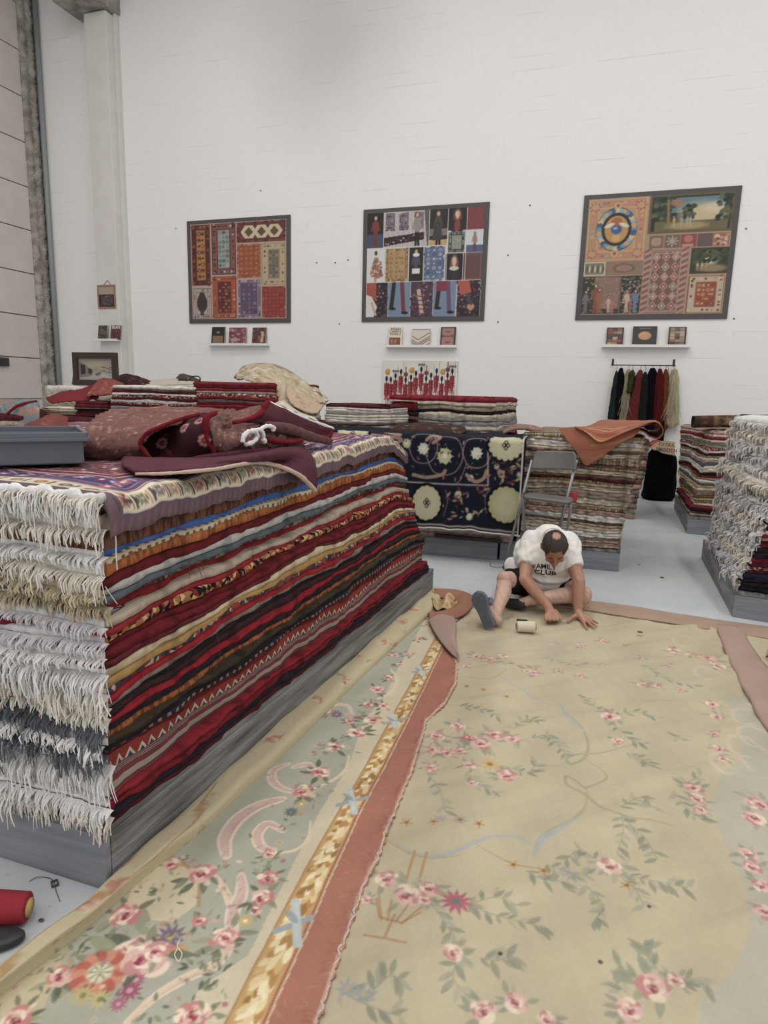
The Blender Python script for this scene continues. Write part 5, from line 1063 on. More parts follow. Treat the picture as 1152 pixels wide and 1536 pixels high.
lump('red_rug', [[('y', 148, 571, 7.2), ('y', 160, 569, 7.2), ('y', 172, 572, 7.2), ('y', 186, 577, 7.1)], [('y', 140, 582, 6.8), ('y', 153, 580, 6.8), ('y', 164, 581, 6.8), ('y', 178, 583, 6.8)], [('y', 130, 596, 6.45), ('y', 143, 594, 6.4), ('y', 155, 594, 6.4), ('y', 166, 592, 6.4)]], field_cv(46, '#8e4038', ['#b88a78', '#6a2024', '#a85a4c'], n=240, sz=(.015, .04)), 'faded red patterned rug lying below the framed picture', 101)
lump('maroon_rug', [[('y', 172, 572, 7.6), ('y', 185, 563, 7.6), ('y', 205, 566, 7.6), ('y', 225, 573, 7.5)], [('y', 174, 576, 7.35), ('y', 188, 569, 7.3), ('y', 206, 573, 7.3), ('y', 226, 577, 7.3)], [('y', 180, 580, 7.25), ('y', 192, 578, 7.2), ('y', 208, 580, 7.2), ('y', 224, 580, 7.2)]], field_cv(47, '#3a1a1e', ['#6c2a2c', '#9a7a58'], n=120, sz=(.02, .05)), 'dark maroon rug folded right of the framed picture', 102)
lump('cream_rug', [[('y', 205, 575, 7.5), ('y', 235, 572, 7.5), ('y', 265, 570, 7.5), ('y', 292, 572, 7.4)], [('y', 205, 581, 7.2), ('y', 235, 580, 7.1), ('y', 265, 578, 7.1), ('y', 292, 578, 7.1)]], '#b8ae98', 'cream rug lying flat at the back of the cream stack', 103)
lump('cream_bordered_rug', [[('y', 263, 572, 7.6), ('y', 272, 563, 7.6), ('y', 284, 565, 7.6), ('y', 300, 572, 7.5)], [('y', 264, 577, 7.4), ('y', 274, 570, 7.3), ('y', 288, 573, 7.3), ('y', 300, 577, 7.3)]], field_cv(48, '#4c4038', ['#a89878', '#2c2624'], n=100, sz=(.02, .05)), 'dark rug with cream binding propped at the back of the cream stack', 104)
hd = path('metal_handle', [('y', 285, 572, 7.3), ('y', 286, 566, 7.3), ('y', 290, 564.5, 7.3), ('y', 297, 564.5, 7.3), ('y', 300, 567, 7.3), ('y', 300, 572, 7.3)], .008, mat('dark_metal', '#33383d', .4, .6), None, 8, 5); tag(hd, 'dark bent metal handle sticking up behind the crimson back stack', 'handle')

# ------------------------------------------------------------ things on the back wall
M_FRAME = mat('dark_grey_frame', '#4c4949', .55); M_WHITE = mat('white_shelf', '#e6e3e0', .5); M_PAPER = mat('book_pages', '#d8d2c4', .9)
M_PRINT = attr_mat('printed_picture', rough=.45, bmp=0, noise=.02, spec=.4)
def text_mesh(name, body, size, M, mat_, parent, extrude=.001, align='CENTER', proj=None):
    cu = bpy.data.curves.new(name, 'FONT'); cu.body = body; cu.size = size; cu.extrude = extrude; cu.align_x = align; cu.offset = size*.02
    t = bpy.data.objects.new(name, cu); COL.objects.link(t); bpy.context.view_layer.update()
    me = bpy.data.meshes.new_from_object(t.evaluated_get(bpy.context.evaluated_depsgraph_get())); bpy.data.objects.remove(t)
    me.transform(M); me.materials.clear()
    return link(name, me, mat_, parent)
WALLM = lambda x, y, z: Matrix.Translation((x, y, z))@Matrix.Rotation(math.pi/2, 4, 'X')
def picture(cv_, x0, x1, z0, z1, y, parent, name='picture', nx=150, nz=140):
    X, Z = np.meshgrid(np.linspace(x0, x1, nx), np.linspace(z0, z1, nz)); u = (X-x0)/(x1-x0); v = (Z-z0)/(z1-z0)
    C = cv_.sample(u*(cv_.nx-1)*cv_.res, v*(cv_.ny-1)*cv_.res)
    return sheet(name, np.stack([X, X*0+y, Z], -1), C, M_PRINT, parent, False)
def mini(c, x0, y0, x1, y1, b1, b2, f, cols, r, dens=1., bw=.12, sz=.022, med=None):
    w, h = x1-x0, y1-y0; g = .006; sz *= .72
    x0 += g; y0 += g; x1 -= g; y1 -= g; c.rect(x0, y0, x1, y1, b1); e = bw*min(w, h)
    for k in range(int(70*dens*(w+h))):
        s = r.random(); t = r.random(); q = [(x0+t*(x1-x0), y0+e*.5), (x0+t*(x1-x0), y1-e*.5), (x0+e*.5, y0+t*(y1-y0)), (x1-e*.5, y0+t*(y1-y0))][r.randint(0, 3)]; c.ell(q[0], q[1], sz*.35, sz*.35, 0, r.choice(cols+[b2]))
    c.frame(x0, y0, x1, y1, e*.14, b2); c.rect(x0+e, y0+e, x1-e, y1-e, f); c.frame(x0+e, y0+e, x1-e, y1-e, e*.14, b2)
    nx = max(2, int((w-2*e)/sz/1.5)); ny = max(2, int((h-2*e)/sz/1.5))
    for i in range(nx):
        for j in range(ny):
            x = x0+e*1.2+(i+.5)*(x1-x0-2.4*e)/nx; y = y0+e*1.2+(j+.5)*(y1-y0-2.4*e)/ny; q = cols[(i*3+j*5+min(i, nx-1-i)*j) % len(cols)]
            k = (i+j*2) % 3
            if k == 0: c.daisy(x, y, sz*.7, 6, q, cols[0])
            elif k == 1: c.leaf(x-sz*.4, y-sz*.3, sz, .7 if i < nx/2 else 2.3, q); c.ell(x, y, sz*.25, sz*.25, 0, cols[-1])
            else: c.line([(x-sz*.5, y), (x, y+sz*.5), (x+sz*.5, y), (x, y-sz*.5), (x-sz*.5, y)], sz*.16, q)
    return e
def person(c, x, y, h, skin='#c9a08c', top='#7c3838', bot='#2c2628', hair='#4a2e22', legs=True):
    c.line([(x-h*.03, y), (x-h*.02, y+h*.45)], h*.06, bot); c.line([(x+h*.05, y), (x+h*.02, y+h*.45)], h*.06, bot)
    c.ell(x, y+h*.62, h*.085, h*.24, 0, top); c.line([(x-h*.07, y+h*.75), (x-h*.12, y+h*.5)], h*.045, top); c.line([(x+h*.07, y+h*.75), (x+h*.11, y+h*.5)], h*.045, top)
    c.ell(x, y+h*.9, h*.06, h*.09, 0, hair); c.ell(x, y+h*.9, h*.04, h*.06, 0, skin)
def portrait(c, x0, y0, x1, y1, top, bg='#201c1e', hair='#6a4632'):
    c.rect(x0, y0, x1, y1, bg); w = x1-x0; h = y1-y0; x = (x0+x1)/2
    c.ell(x, y0+h*.6, w*.25, h*.38, 0, hair); c.ell(x, y0+h*.15, w*.38, h*.35, 0, '#2a2426'); c.ell(x, y0+h*.2, w*.16, h*.36, 0, top); c.ell(x, y0+h*.72, w*.13, h*.17, 0, '#d3ac96'); c.rect(x-w*.05, y0+h*.5, x+w*.05, y0+h*.6, '#cda48e')
def poster(name, x0, x1, cv_, label):
    o = box('poster', ((x0+x1)/2, WY-.014, (2.655+4.455)/2), (x1-x0, .022, 1.80), M_FRAME, None, None, .003); tag(o, label, 'poster')
    picture(cv_, x0+.075, x1-.075, 2.655+.075, 4.455-.065, WY-.0275, o, nx=210, nz=190); return o
r = random.Random(1)
c = Cv(0, 0, 1, 1, .0045, '#b29a88')
mini(c, 0, .35, .22, 1, '#5a2226', '#8f5a3c', '#b5793a', ['#5a2c22', '#7a3a26', '#3f2620'], r, bw=.25, sz=.06)
mini(c, .22, .46, .49, 1, '#8c4a44', '#5c2a30', '#8d9a92', ['#3e4a48', '#2e3436', '#b5b8aa', '#6a706a'], r, bw=.22, sz=.045)
mini(c, .49, .78, 1, 1, '#7c3c38', '#5c2a2a', '#6d3430', ['#8a4a40', '#5c2a2a'], r, bw=.1, sz=.05)
for k in range(3):
    x = .62+.13*k; y = .89
    c.poly([(x-.085, y), (x-.04, y+.065), (x+.04, y+.065), (x+.085, y), (x+.04, y-.065), (x-.04, y-.065)], '#c9b792'); c.poly([(x-.045, y), (x, y+.05), (x+.045, y), (x, y-.05)], '#6a4a30')
mini(c, .49, .42, .745, .775, '#8a5238', '#a0623e', '#a3482c', ['#b56a44', '#8a3626', '#c08a5c'], r, bw=.06, sz=.045)
mini(c, .745, .34, 1, .775, '#b8a078', '#a08860', '#77705c', ['#a39a80', '#57503f', '#8c8468', '#3f3c34'], r, bw=.24, sz=.035)
mini(c, 0, 0, .22, .335, '#a8928a', '#7c6260', '#b3a699', ['#b3a699', '#a89a90'], r, bw=.2, sz=.04); c.ell(.11, .17, .055, .1, 0, '#3c3636'); c.ell(.11, .24, .035, .05, 0, '#3c3636'); c.rect(.09, .04, .13, .1, '#4a4242')
mini(c, .22, 0, .49, .455, '#b0502e', '#8a3626', '#6a2424', ['#b58a6a', '#8c3a30', '#c49a5c', '#4a3a44'], r, bw=.2, sz=.035)
mini(c, .49, 0, .745, .415, '#77607c', '#b09aa0', '#5c4a68', ['#a38a9a', '#8c4a50', '#3f3a56', '#7c6a8c'], r, bw=.12, sz=.045)
mini(c, .745, 0, 1, .335, '#8f3028', '#a84434', '#95302a', ['#a8483a', '#7a2420', '#b86a50'], r, bw=.08, sz=.035)
poster('poster', -7.50, -5.41, c, 'dark framed wall poster of eight oriental rugs, leftmost of the three')
c = Cv(0, 0, 1, 1, .0045, '#c9c3bc')
c.rect(0, .67, .145, 1, '#241c20'); c.rect(0, .67, .145, .8, '#3c4c6a'); person(c, .075, .68, .3, top='#8a3430', bot='#7a2e2c')
c.rect(.15, .67, .54, 1, '#b8aeae'); 
for k, x in enumerate((.16, .28, .41)): mini(c, x, .82, x+.09, .99, '#4a3c48', '#8c7c84', '#7c6c78', ['#2e2834', '#b8a8a8', '#5c4656'], r, bw=.08, sz=.03)
c.poly([(.15, .68), (.5, .73), (.5, .8), (.15, .76)], '#2c1e24'); [c.ell(.17+.022*k, .71+.0035*k+r.uniform(-.015, .03), .008, .008, 0, r.choice(['#a8505c', '#c9a0a0', '#7c3040'])) for k in range(15)]
person(c, .44, .68, .31, top='#8c8684', bot='#1c1a1e', hair='#8a4a30'); c.poly([(.53, .67), (.54, .67), (.54, 1), (.50, 1)], '#5c5658')
c.rect(.545, .67, .70, 1, '#2a2422'); c.rect(.545, .67, .70, .72, '#c49a64'); c.rect(.545, .76, .70, .82, '#7c706a'); person(c, .62, .68, .31, top='#4a4440', bot='#211e1e', hair='#6a5a4a'); c.poly([(.57, .72), (.66, .72), (.64, .9), (.595, .9)], '#3f3a36')
portrait(c, .705, .80, .855, 1, '#8e3a3c'); c.rect(.858, .80, 1, 1, '#87363a'); c.mottle(3, .06, .05)
mini(c, .705, .59, .855, .79, '#3a3c44', '#8c8a78', '#8d9480', ['#7c8c94', '#a8a088', '#6a7a84'], r, bw=.2, sz=.03); c.rect(.858, .59, 1, .795, '#c8ccd0'); c.rect(.858, .59, 1, .66, '#4a5e86'); person(c, .93, .6, .18, top='#a8746a', bot='#6a3a3a')
c.rect(0, .34, .16, .66, '#cfd0cc'); c.poly([(.03, .42), (.07, .58), (.10, .58), (.155, .40), (.09, .37)], '#a8745c'); [c.ell(r.uniform(.04, .14), r.uniform(.4, .55), .008, .008, 0, r.choice(['#d8b8a0', '#8c4a40', '#6a5a50'])) for k in range(40)]; c.ell(.083, .62, .014, .022, 0, '#5a3a30'); c.line([(.08, .38), (.08, .34)], .02, '#b88a74')
mini(c, .165, .34, .375, .66, '#a8804e', '#8c6038', '#b08c58', ['#94683c', '#c4a474', '#7c4c30'], r, bw=.1, sz=.04)
c.rect(.378, .34, .50, .66, '#262224'); person(c, .44, .35, .3, top='#4a4c62', bot='#1c1a1e'); c.rect(.405, .41, .475, .46, '#d8d4cc'); c.ell(.44, .59, .03, .018, 0, '#d8d4cc')
mini(c, .503, .34, .69, .665, '#48587a', '#8c9ab0', '#5a6c8e', ['#a8b4c4', '#34425e', '#7c8caa', '#c4c8cc'], r, bw=.05, sz=.04)
portrait(c, .695, .34, .84, .585, '#3a2c30', hair='#7a5236'); c.ell(.768, .45, .04, .02, 0, '#cfc4b8'); c.rect(.843, .34, 1, .585, '#6a4340'); c.frame(.853, .35, .99, .575, .006, '#7c5450')
for k in range(5):
    x0 = k*.2+.002; x1 = x0+.194; c.rect(x0, 0, x1, .335, ['#2a2226', '#6f86a4', '#4c3446', '#6f86a4', '#2c2428'][k])
    if k in (1, 3):
        for q, (a, b) in enumerate([((.05, .33), (.03, .09)), ((.12, .33), (.14, .05))]): c.line([(x0+a[0], a[1]), (x0+b[0], b[1])], .035, ['#2a2024', '#7c3434'][q] if k == 1 else ['#2c2430', '#6a4a6c'][q]); c.ell(x0+b[0]+.01, b[1]-.01, .03, .014, 0, '#17151a')
        if k == 3: c.rect(x0+.02, .24, x0+.11, .335, '#8a3038')
    else:
        for j in range(90): c.ell(r.uniform(x0, x1), r.uniform(0, .33), .009, .009, 0, r.choice(['#7c3a44', '#4a3450', '#a87a7c', '#2c2430', '#5c4868']))
        if k == 0: c.rect(x0, .18, x0+.09, .335, '#b04a3c'); c.poly([(x0, 0), (x0+.07, 0), (x0+.1, .1), (x0+.05, .2), (x0, .22)], '#d4ccc8'); c.line([(x0+.05, .14), (x0+.09, .02)], .02, '#c49a80')
        if k == 2: c.line([(x0+.07, .25), (x0+.1, .05)], .035, '#c9a28c'); [c.line([(x0+.06, .2-.04*j), (x0+.12, .19-.04*j)], .008, '#4a2c20') for j in range(4)]
        if k == 4: c.poly([(x0, .335), (x0+.1, .335), (x0+.12, .22), (x0+.03, .2)], '#c0503e'); c.ell(x0+.12, .09, .03, .035, 0, '#c08a5c'); c.line([(x0+.09, .2), (x0+.12, .12)], .03, '#4a4458')
for x in (.147, .542, .702, .856): c.rect(x, .67 if x < .7 else .34, x+.004, 1, '#d6d0ca')
c.rect(0, .663, .7, .669, '#d6d0ca'); c.rect(0, .334, 1, .339, '#d6d0ca')
poster('poster', -4.06, -1.955, c, 'dark framed wall poster mixing fashion photos and rugs, middle of the three')
c = Cv(0, 0, 1, 1, .0045, '#a8896a')
mini(c, 0, .47, .425, 1, '#b8805c', '#c49a5c', '#b88a6c', ['#b0605c', '#c4a05c', '#7c98a8', '#c87c6c'], r, bw=.16, sz=.05)
for sx, sy in ((.05, .53), (.375, .53), (.05, .93), (.375, .93)): c.daisy(sx, sy, .05, 8, '#b04c50', '#cf9c5c'); c.ell(sx, sy, .028, .025, 0, '#c49060')
c.ell(.213, .735, .145, .185, 0, '#2c2a2c')
for k in range(30):
    t = k/30*6.283; c.ell(.213+.125*math.cos(t), .735+.16*math.sin(t), .02, .026, t, ['#5f8cb0', '#c49a54', '#7ca4b8', '#d0b074', '#3c5c80'][k % 5])
c.ell(.213, .735, .085, .115, 0, '#c08a44'); c.ell(.213, .735, .04, .04, 0, '#3c5a94'); c.ell(.205, .745, .015, .012, 0, '#8ca8cc'); c.ell(.213, .80, .04, .035, 0, '#b0602c'); c.ell(.16, .77, .04, .015, .4, '#cfc6b4'); c.ell(.266, .77, .04, .015, -.4, '#cfc6b4'); c.ell(.213, .66, .03, .03, 0, '#cfa050')
for y in (.53, .935): c.ell(.213, y, .026, .03, 0, '#c9a070'); c.ell(.213, y, .013, .016, 0, '#a85040')
c.rect(.435, .68, 1, 1, '#6a5236'); c.rect(.45, .70, .985, .985, '#233026'); c.rect(.58, .85, .95, .97, '#5c7c88'); c.ell(.8, .83, .16, .09, 0, '#c4ac84', 1, .4); c.ell(.88, .88, .08, .04, 0, '#d0c0a0', .8, .4); c.rect(.48, .70, .97, .78, '#6a6038'); c.ell(.7, .74, .14, .03, 0, '#a08c5c', 1, .3)
for k in range(90): x = r.choice([r.uniform(.45, .6), r.uniform(.9, .985), r.uniform(.67, .74)]); c.ell(x, r.uniform(.78, .98) if not .66 < x < .75 else r.uniform(.8, .9), .018, .016, 0, r.choice(['#1c2820', '#2c3c28', '#3c4a2c', '#56603c']))
for x in (.57, .61, .66, .70, .72): person(c, x, .735, .09, top=r.choice(['#c09a5c', '#b0603c', '#8a9aa0']), bot='#b89a70')
c.line([(.575, .74), (.56, .95)], .02, '#8c6c3c'); c.ell(.62, .93, .04, .03, 0, '#b0683c', .8)
for k in range(5):
    x = .45+.11*k; c.rect(x, .56, x+.104, .67, ['#8a6a58', '#6c5c50', '#96403c', '#64504e', '#9a6248'][k])
    if k == 0: c.ell(x+.052, .615, .04, .035, 0, '#a8866c'); c.frame(x+.01, .57, x+.094, .66, .005, '#5c4438')
    if k == 1: [c.daisy(x+.052, .615, .048-.014*j, 8, ['#c4b49c', '#7c6a5c', '#cfc0a8'][j], '#8a5a4c') for j in range(3)]
    if k == 2: c.ell(x+.05, .63, .03, .03, 0, '#b86a5c'); c.rect(x+.01, .565, x+.09, .585, '#b88a60')
    if k == 4: [c.ell(x+r.uniform(.01, .09), r.uniform(.57, .66), .012, .009, 0, r.choice(['#c4906c', '#7a3c34', '#cfae90'])) for j in range(26)]
c.rect(.43, 0, .735, .545, '#9c7062')
for k in range(22): 
    y = .01+k*.025
    for xx in (.435, .69): c.line([(xx, y), (xx+.038, y+.022)], .009, '#7c3c38' if k % 2 else '#b89484')
mini(c, .475, .02, .69, .53, '#8a6a58', '#b09880', '#7c5648', ['#8a6a58', '#6c4a40'], r, bw=.05, sz=.03)
for i in range(3):
    for j in range(6):
        x = .515+.066*i+(.0 if j % 2 else -.0); y = .07+.083*j; q = ['#9c4a44', '#b07a6c', '#8a7a5c', '#a05a54'][(i*2+j) % 4]
        c.poly([(x-.03, y), (x, y+.04), (x+.03, y), (x, y-.04)], '#b89a84'); c.poly([(x-.023, y), (x, y+.03), (x+.023, y), (x, y-.03)], q); c.poly([(x-.009, y), (x, y+.012), (x+.009, y), (x, y-.012)], '#cfae94')
c.rect(.75, .335, 1, .55, '#3a3a2a'); c.ell(.88, .46, .05, .06, 0, '#c0bc9c', 1, .4); [c.ell(r.uniform(.76, .99), r.uniform(.43, .54), .016, .014, 0, r.choice(['#26301f', '#3c4a2c', '#4c5634'])) for k in range(50)]; c.ell(.9, .38, .1, .03, 0, '#8c7a50', 1, .3)
for x in (.80, .83, .86): person(c, x, .36, .08, top=r.choice(['#b8806c', '#c4a080']), bot='#a87c60')
mini(c, .745, 0, 1, .325, '#b8a488', '#8a4c38', '#a8492e', ['#c4a070', '#7c2c24', '#5c3a30', '#d0b890'], r, bw=.2, sz=.035)
c.rect(0, .345, .155, .46, '#c4b8a0'); c.rect(.008, .355, .147, .45, '#7c7460'); [c.ell(.022+.02*k, .40, .006, .03, 0, '#c8bfa0' if k % 2 else '#4a4a3c') for k in range(7)]
c.rect(.16, .345, .425, .46, '#8e6f58'); c.ell(.29, .402, .08, .04, 0, '#7a5648'); c.ell(.29, .402, .06, .028, 0, '#997460')
for x0, x1, bg_ in ((0, .275, '#3a342c'), (.28, .425, '#2e3230')):
    c.rect(x0, .005, x1, .335, bg_)
    for k in range(120 if x0 == 0 else 150): c.ell(r.uniform(x0+.005, x1-.005), r.uniform(.01, .33), .006, .005, 0, r.choice(['#8c8468', '#a89474', '#5c5c44', '#a8705c', '#c4ae8c']))
c.poly([(.09, .05), (.27, .05), (.27, .33), (.09, .33)], '#a87c68', .75)
for x, h, t in ((.03, .2, '#6c6a70'), (.10, .26, '#8c4c30'), (.13, .22, '#9a5c40'), (.2, .15, '#c49a8c'), (.23, .13, '#b06a58'), (.33, .2, '#c0a08a'), (.39, .2, '#5c7c9c'), (.36, .12, '#a85c48')): person(c, x, .02, h, top=t, bot=t)
poster('poster', -.535, 1.585, c, 'dark framed wall poster of tapestries and rugs, rightmost of the three')
# floating shelves and the books on them
def shelf(x0, x1, z, y, label):
    o = box('wall_shelf', ((x0+x1)/2, y-.06, z-.012), (x1-x0, .12, .024), M_WHITE, None, None, .003); tag(o, label, 'shelf')
    box('lip', ((x0+x1)/2, y-.117, z+.006), (x1-x0, .006, .022), M_WHITE, o, None, .002)
    return o
def book(px, py0, py1, Yw, zs, cover, spine, label, paint):
    """book standing on a shelf, leaning back; px=(x0,x1)"""
    xa, xb = FY(px[0], py1, Yw-.07)[0], FY(px[1], py1, Yw-.07)[0]; h = FY(px[0], py0, Yw-.05)[2]-zs; w = xb-xa
    R = Matrix.Translation((xa+w/2, Yw-.075, zs+.001))@Matrix.Rotation(math.radians(-9), 4, 'X')
    bm = bmesh.new(); add_box(bm, (0, .013, h/2), (w-.01, .022, h-.008)); bmesh.ops.transform(bm, matrix=R, verts=bm.verts); o = bmobj('book', bm, M_PAPER); tag(o, label, 'book')
    m2 = mat('cover_'+label[:12], cover, .5)
    bm = bmesh.new(); add_box(bm, (0, .0, h/2), (w, .003, h)); add_box(bm, (0, .026, h/2), (w, .003, h)); add_box(bm, (-w/2, .013, h/2), (.003, .029, h)); bmesh.ops.transform(bm, matrix=R, verts=bm.verts); bmobj('cover', bm, m2, o)
    c = Cv(0, 0, 1, 1.25, .02, cover); paint(c)
    X, Z = np.meshgrid(np.linspace(-w/2+.002, w/2-.002, 30), np.linspace(.002, h-.002, 38)); V = np.stack([X, X*0-.0028, Z, X*0+1], -1)@np.array(R).T
    sheet('front_print', V[..., :3], c.sample((X+w/2)/w, Z/h*1.25), M_PRINT, o, False); return o, R, w, h
ZS = 2.272
shelf(-7.07, -5.83, ZS, WY, 'narrow white shelf with three books below the leftmost poster'); shelf(-3.60, -2.38, ZS-.02, WY, 'white shelf with three books below the middle poster'); shelf(-.11, 1.13, ZS-.005, WY, 'white shelf with three books below the rightmost poster')
def sc(seed, cols, n=60, s=.05):
    q = random.Random(seed)
    return lambda c: [c.ell(q.uniform(0, 1), q.uniform(0, 1.25), s*q.uniform(.4, 1.3), s*q.uniform(.4, 1.3), 0, q.choice(cols)) for k in range(n)]
def both(*f): return lambda c: [g(c) for g in f]
book((317, 336), 490, 516, WY, ZS, '#2a2624', 0, 'black book with tan panel on the shelf under the rug poster', both(lambda c: c.rect(.1, .1, .9, .6, '#8c6a4a'), lambda c: c.ell(.5, .85, .14, .06, 0, '#a08c70')))
book((343, 368), 491, 516, WY, ZS, '#8a4450', 0, 'dusky pink book, middle one of the three under the leftmost poster', both(sc(3, ['#a86070', '#7a3040', '#b88a8c'], 50, .08), lambda c: c.ell(.35, .35, .2, .15, .3, '#b09090')))
book((378, 398), 491, 516, WY, ZS, '#5c3430', 0, 'brown book with a portrait on its cover, left wall shelf', both(sc(4, ['#7c4a40', '#4a2824', '#8c6a5c'], 40, .06), lambda c: c.rect(.6, .15, .85, .95, '#c4a684'), lambda c: c.ell(.55, .55, .15, .22, 0, '#8c5c4a'), lambda c: c.ell(.56, .75, .1, .13, 0, '#4a3430')))
o, R, w, h = book((582, 602), 490, 518, WY, ZS-.02, '#ddd2b8', 0, 'cream book with lettering above a rust panel, middle shelf', both(lambda c: c.rect(.08, .06, .9, .55, '#8c4a34'), sc(5, ['#8c4a34'], 0), lambda c: [c.ell(.3+.13*k, .3, .11, .14, 0, ['#b87a5c', '#8c4a34'][k % 2]) for k in range(4)]))
for k, t in enumerate(('INDIAN', 'CARPETS', 'WORLD')): text_mesh('lettering', t, .052, R@Matrix.Translation((0, -.004, h*(.83-.135*k)))@Matrix.Rotation(math.pi/2, 4, 'X'), M_FRAME, o, .0004)
book((617, 644), 493, 518, WY, ZS-.02, '#cfc4b4', 0, 'square book with diagonal rug stripes on its cover', lambda c: [c.line([(-.2, .9-.13*k), (.35, .45-.13*k), (1.2, 1.15-.13*k)], .05, ['#6a6058', '#d8c8b0', '#8c5c4c', '#4a4a52'][k % 4]) for k in range(8)]+[c.rect(0, 1.17, 1, 1.25, '#7c8898')])
book((660, 682), 490, 517, WY, ZS-.02, '#3c3434', 0, 'dark edged pink book at the right end of the middle shelf', lambda c: [c.rect(.1, .05, .9, 1.17, '#a87064'), c.poly([(.1, .55), (.35, .62), (.65, .62), (.9, .55), (.9, .75), (.65, .68), (.35, .68), (.1, .75)], '#5c5046'), c.rect(.35, .9, .65, .96, '#6a4038'), c.rect(.35, .22, .65, .28, '#6a4038'), c.ell(.5, .65, .07, .05, 0, '#8a3a30')])
def patch_(seed, cols): 
    q = random.Random(seed); return lambda c: [c.rect(.08+.28*i, .06+.19*j, .08+.28*i+.26, .06+.19*j+.17, q.choice(cols)) for i in range(3) for j in range(6)]
book((909, 934), 491, 517, WY, ZS-.005, '#3a2c2c', 0, 'patchwork covered book at the left end of the right shelf', patch_(6, ['#8a5448', '#a8886c', '#6a3a34', '#4c4058', '#c0a25c', '#946a58']))
book((948, 984), 489, 517, WY, ZS-.005, '#3b3836', 0, 'square black book with an orange disc on its cover', lambda c: [c.ell(.5, .64, .27, .27, 0, '#c98a54'), c.ell(.46, .68, .2, .18, 0, '#d8a070', .7, .4), c.line([(.3, .6), (.6, .66), (.7, .55)], .02, '#a8623c'), c.rect(.25, 1.1, .75, 1.13, '#8c8478')])
book((1002, 1028), 490, 517, WY, ZS-.005, '#352c2a', 0, 'patchwork covered book at the right end of the right shelf', patch_(7, ['#9a8270', '#8c6c5c', '#7c3034', '#a89a84', '#6a5c4c', '#b89a74']))
# column: small shelf, two books, small hanging frame
YC = WY-.28
a, b = FY(143, 510, YC), FY(182, 510, YC); ZK = a[2]
shelf(a[0], b[0], ZK, YC, 'small white shelf with two books on the left column')
book((147, 160), 488, 508, YC, ZK, '#3c4434', 0, 'green and maroon patterned book on the small column shelf', both(sc(9, ['#5c6048', '#6a3c38', '#8c8468', '#4a3028'], 50, .08), lambda c: c.ell(.5, .7, .25, .25, 0, '#70584c')))
o, R, w, h = book((166, 181), 488, 508, YC, ZK, '#5a3236', 0, 'maroon book with pale capitals on the small column shelf', sc(10, ['#6a3c3c', '#4a2a2e', '#7c4c48'], 50, .08)); text_mesh('lettering', 'IRAN', .085, R@Matrix.Translation((0, -.004, h*.76))@Matrix.Rotation(math.pi/2, 4, 'X'), M_PAPER, o, .0004)
def framed(name, x0, x1, z0, z1, y, wd, m_, cv_, label, cat='picture', dep=.03):
    e = empty(name, ((x0+x1)/2, y, z0), label, cat)
    for c_, s_ in (((x0+x1)/2, z0+wd/2), (x1-x0, wd)), (((x0+x1)/2, z1-wd/2), (x1-x0, wd)), ((x0+wd/2, (z0+z1)/2), (wd, z1-z0-2*wd)), ((x1-wd/2, (z0+z1)/2), (wd, z1-z0-2*wd)):
        box('frame_side', (c_[0], y-dep/2, c_[1]), (s_[0], dep, s_[1]), m_, e, None, min(.006, wd*.2))
    picture(cv_, x0+wd*.9, x1-wd*.9, z0+wd*.9, z1-wd*.9, y-dep*.4, e, nx=70, nz=60); return e
a, b = FY(148, 463, YC), FY(173, 427, YC); c = Cv(0, 0, 1, 1.4, .01, '#a89880'); c.rect(0, 0, 1, .85, '#4a2420'); c.rect(.12, .1, .88, .8, '#4c4248'); sc(11, ['#5c5058', '#3a3034', '#6a5450'], 60, .06)(c) if False else None
[c.ell(random.Random(k).uniform(.15, .85), random.Random(k+99).uniform(.12, .78), .05, .05, 0, ['#5f545c', '#3a3238', '#6c5a58'][k % 3]) for k in range(50)]
f = framed('small_picture', a[0], b[0], a[2], b[2], YC, .03, mat('light_wood_frame', '#a07458', .6), c, 'small wood framed picture of a rug hanging on the column', dep=.02)
path('hanging_cord', [('y', 156, 427, YC-.01), ('y', 161, 421, YC-.01), ('y', 166, 427, YC-.01)], .004, M_FRAME, f, 6)
YF = 7.95
a, b = FY(114, 578, YF), FY(177, 529, YF); c = Cv(0, 0, 1.3, 1, .01, '#8f8a80'); c.rect(0, .5, 1.3, 1, '#96918a'); c.ell(.75, .62, .4, .22, 0, '#b0a47e', .8, .5); c.rect(0, 0, 1.3, .38, '#a39e94'); c.poly([(0, .9), (.35, .62), (.55, .4), (.5, .2), (0, .1)], '#7c756a'); c.poly([(.1, .72), (.28, .68), (.28, .3), (.1, .25)], '#332e2a'); c.poly([(.38, .55), (.52, .5), (.52, .3), (.38, .28)], '#3a3430')
for k in range(60): q = random.Random(k); c.line([(q.uniform(.5, 1.2), q.uniform(.3, .6)), (q.uniform(.5, 1.2), q.uniform(.3, .7))], .006, '#6a645a', .5)
for k in range(26): q = random.Random(k+7); c.ell(q.uniform(.8, 1.25), q.uniform(.3, .6), .05, .02, 0, q.choice(['#4a4840', '#706a5e', '#c0bab0']), .8)
c.poly([(.6, .3), (.8, .38), (.85, .3), (.7, .2)], '#55504a', .8); c.poly([(.8, 0), (1.3, 0), (1.3, .12), (.85, .33)], '#b5b0a6', .7)
zf0 = a[2]; f = framed('framed_painting', a[0], b[0], a[2], b[2], YF, .085, mat('dark_brown_frame', '#3e2a22', .5, noise=.5, nscale=30, c2='#2c1d18'), c, 'dark brown framed winter village painting standing on the left stacks', 'painting', .05)
f2 = box('picture_backing', (a[0]-.07, YF+.12, zf0+.17), (.14, .03, .36), M_FRAME, None, Matrix.Rotation(math.radians(14), 4, 'Y'), .004); tag(f2, 'thin dark frame leaning behind the winter painting', 'frame')
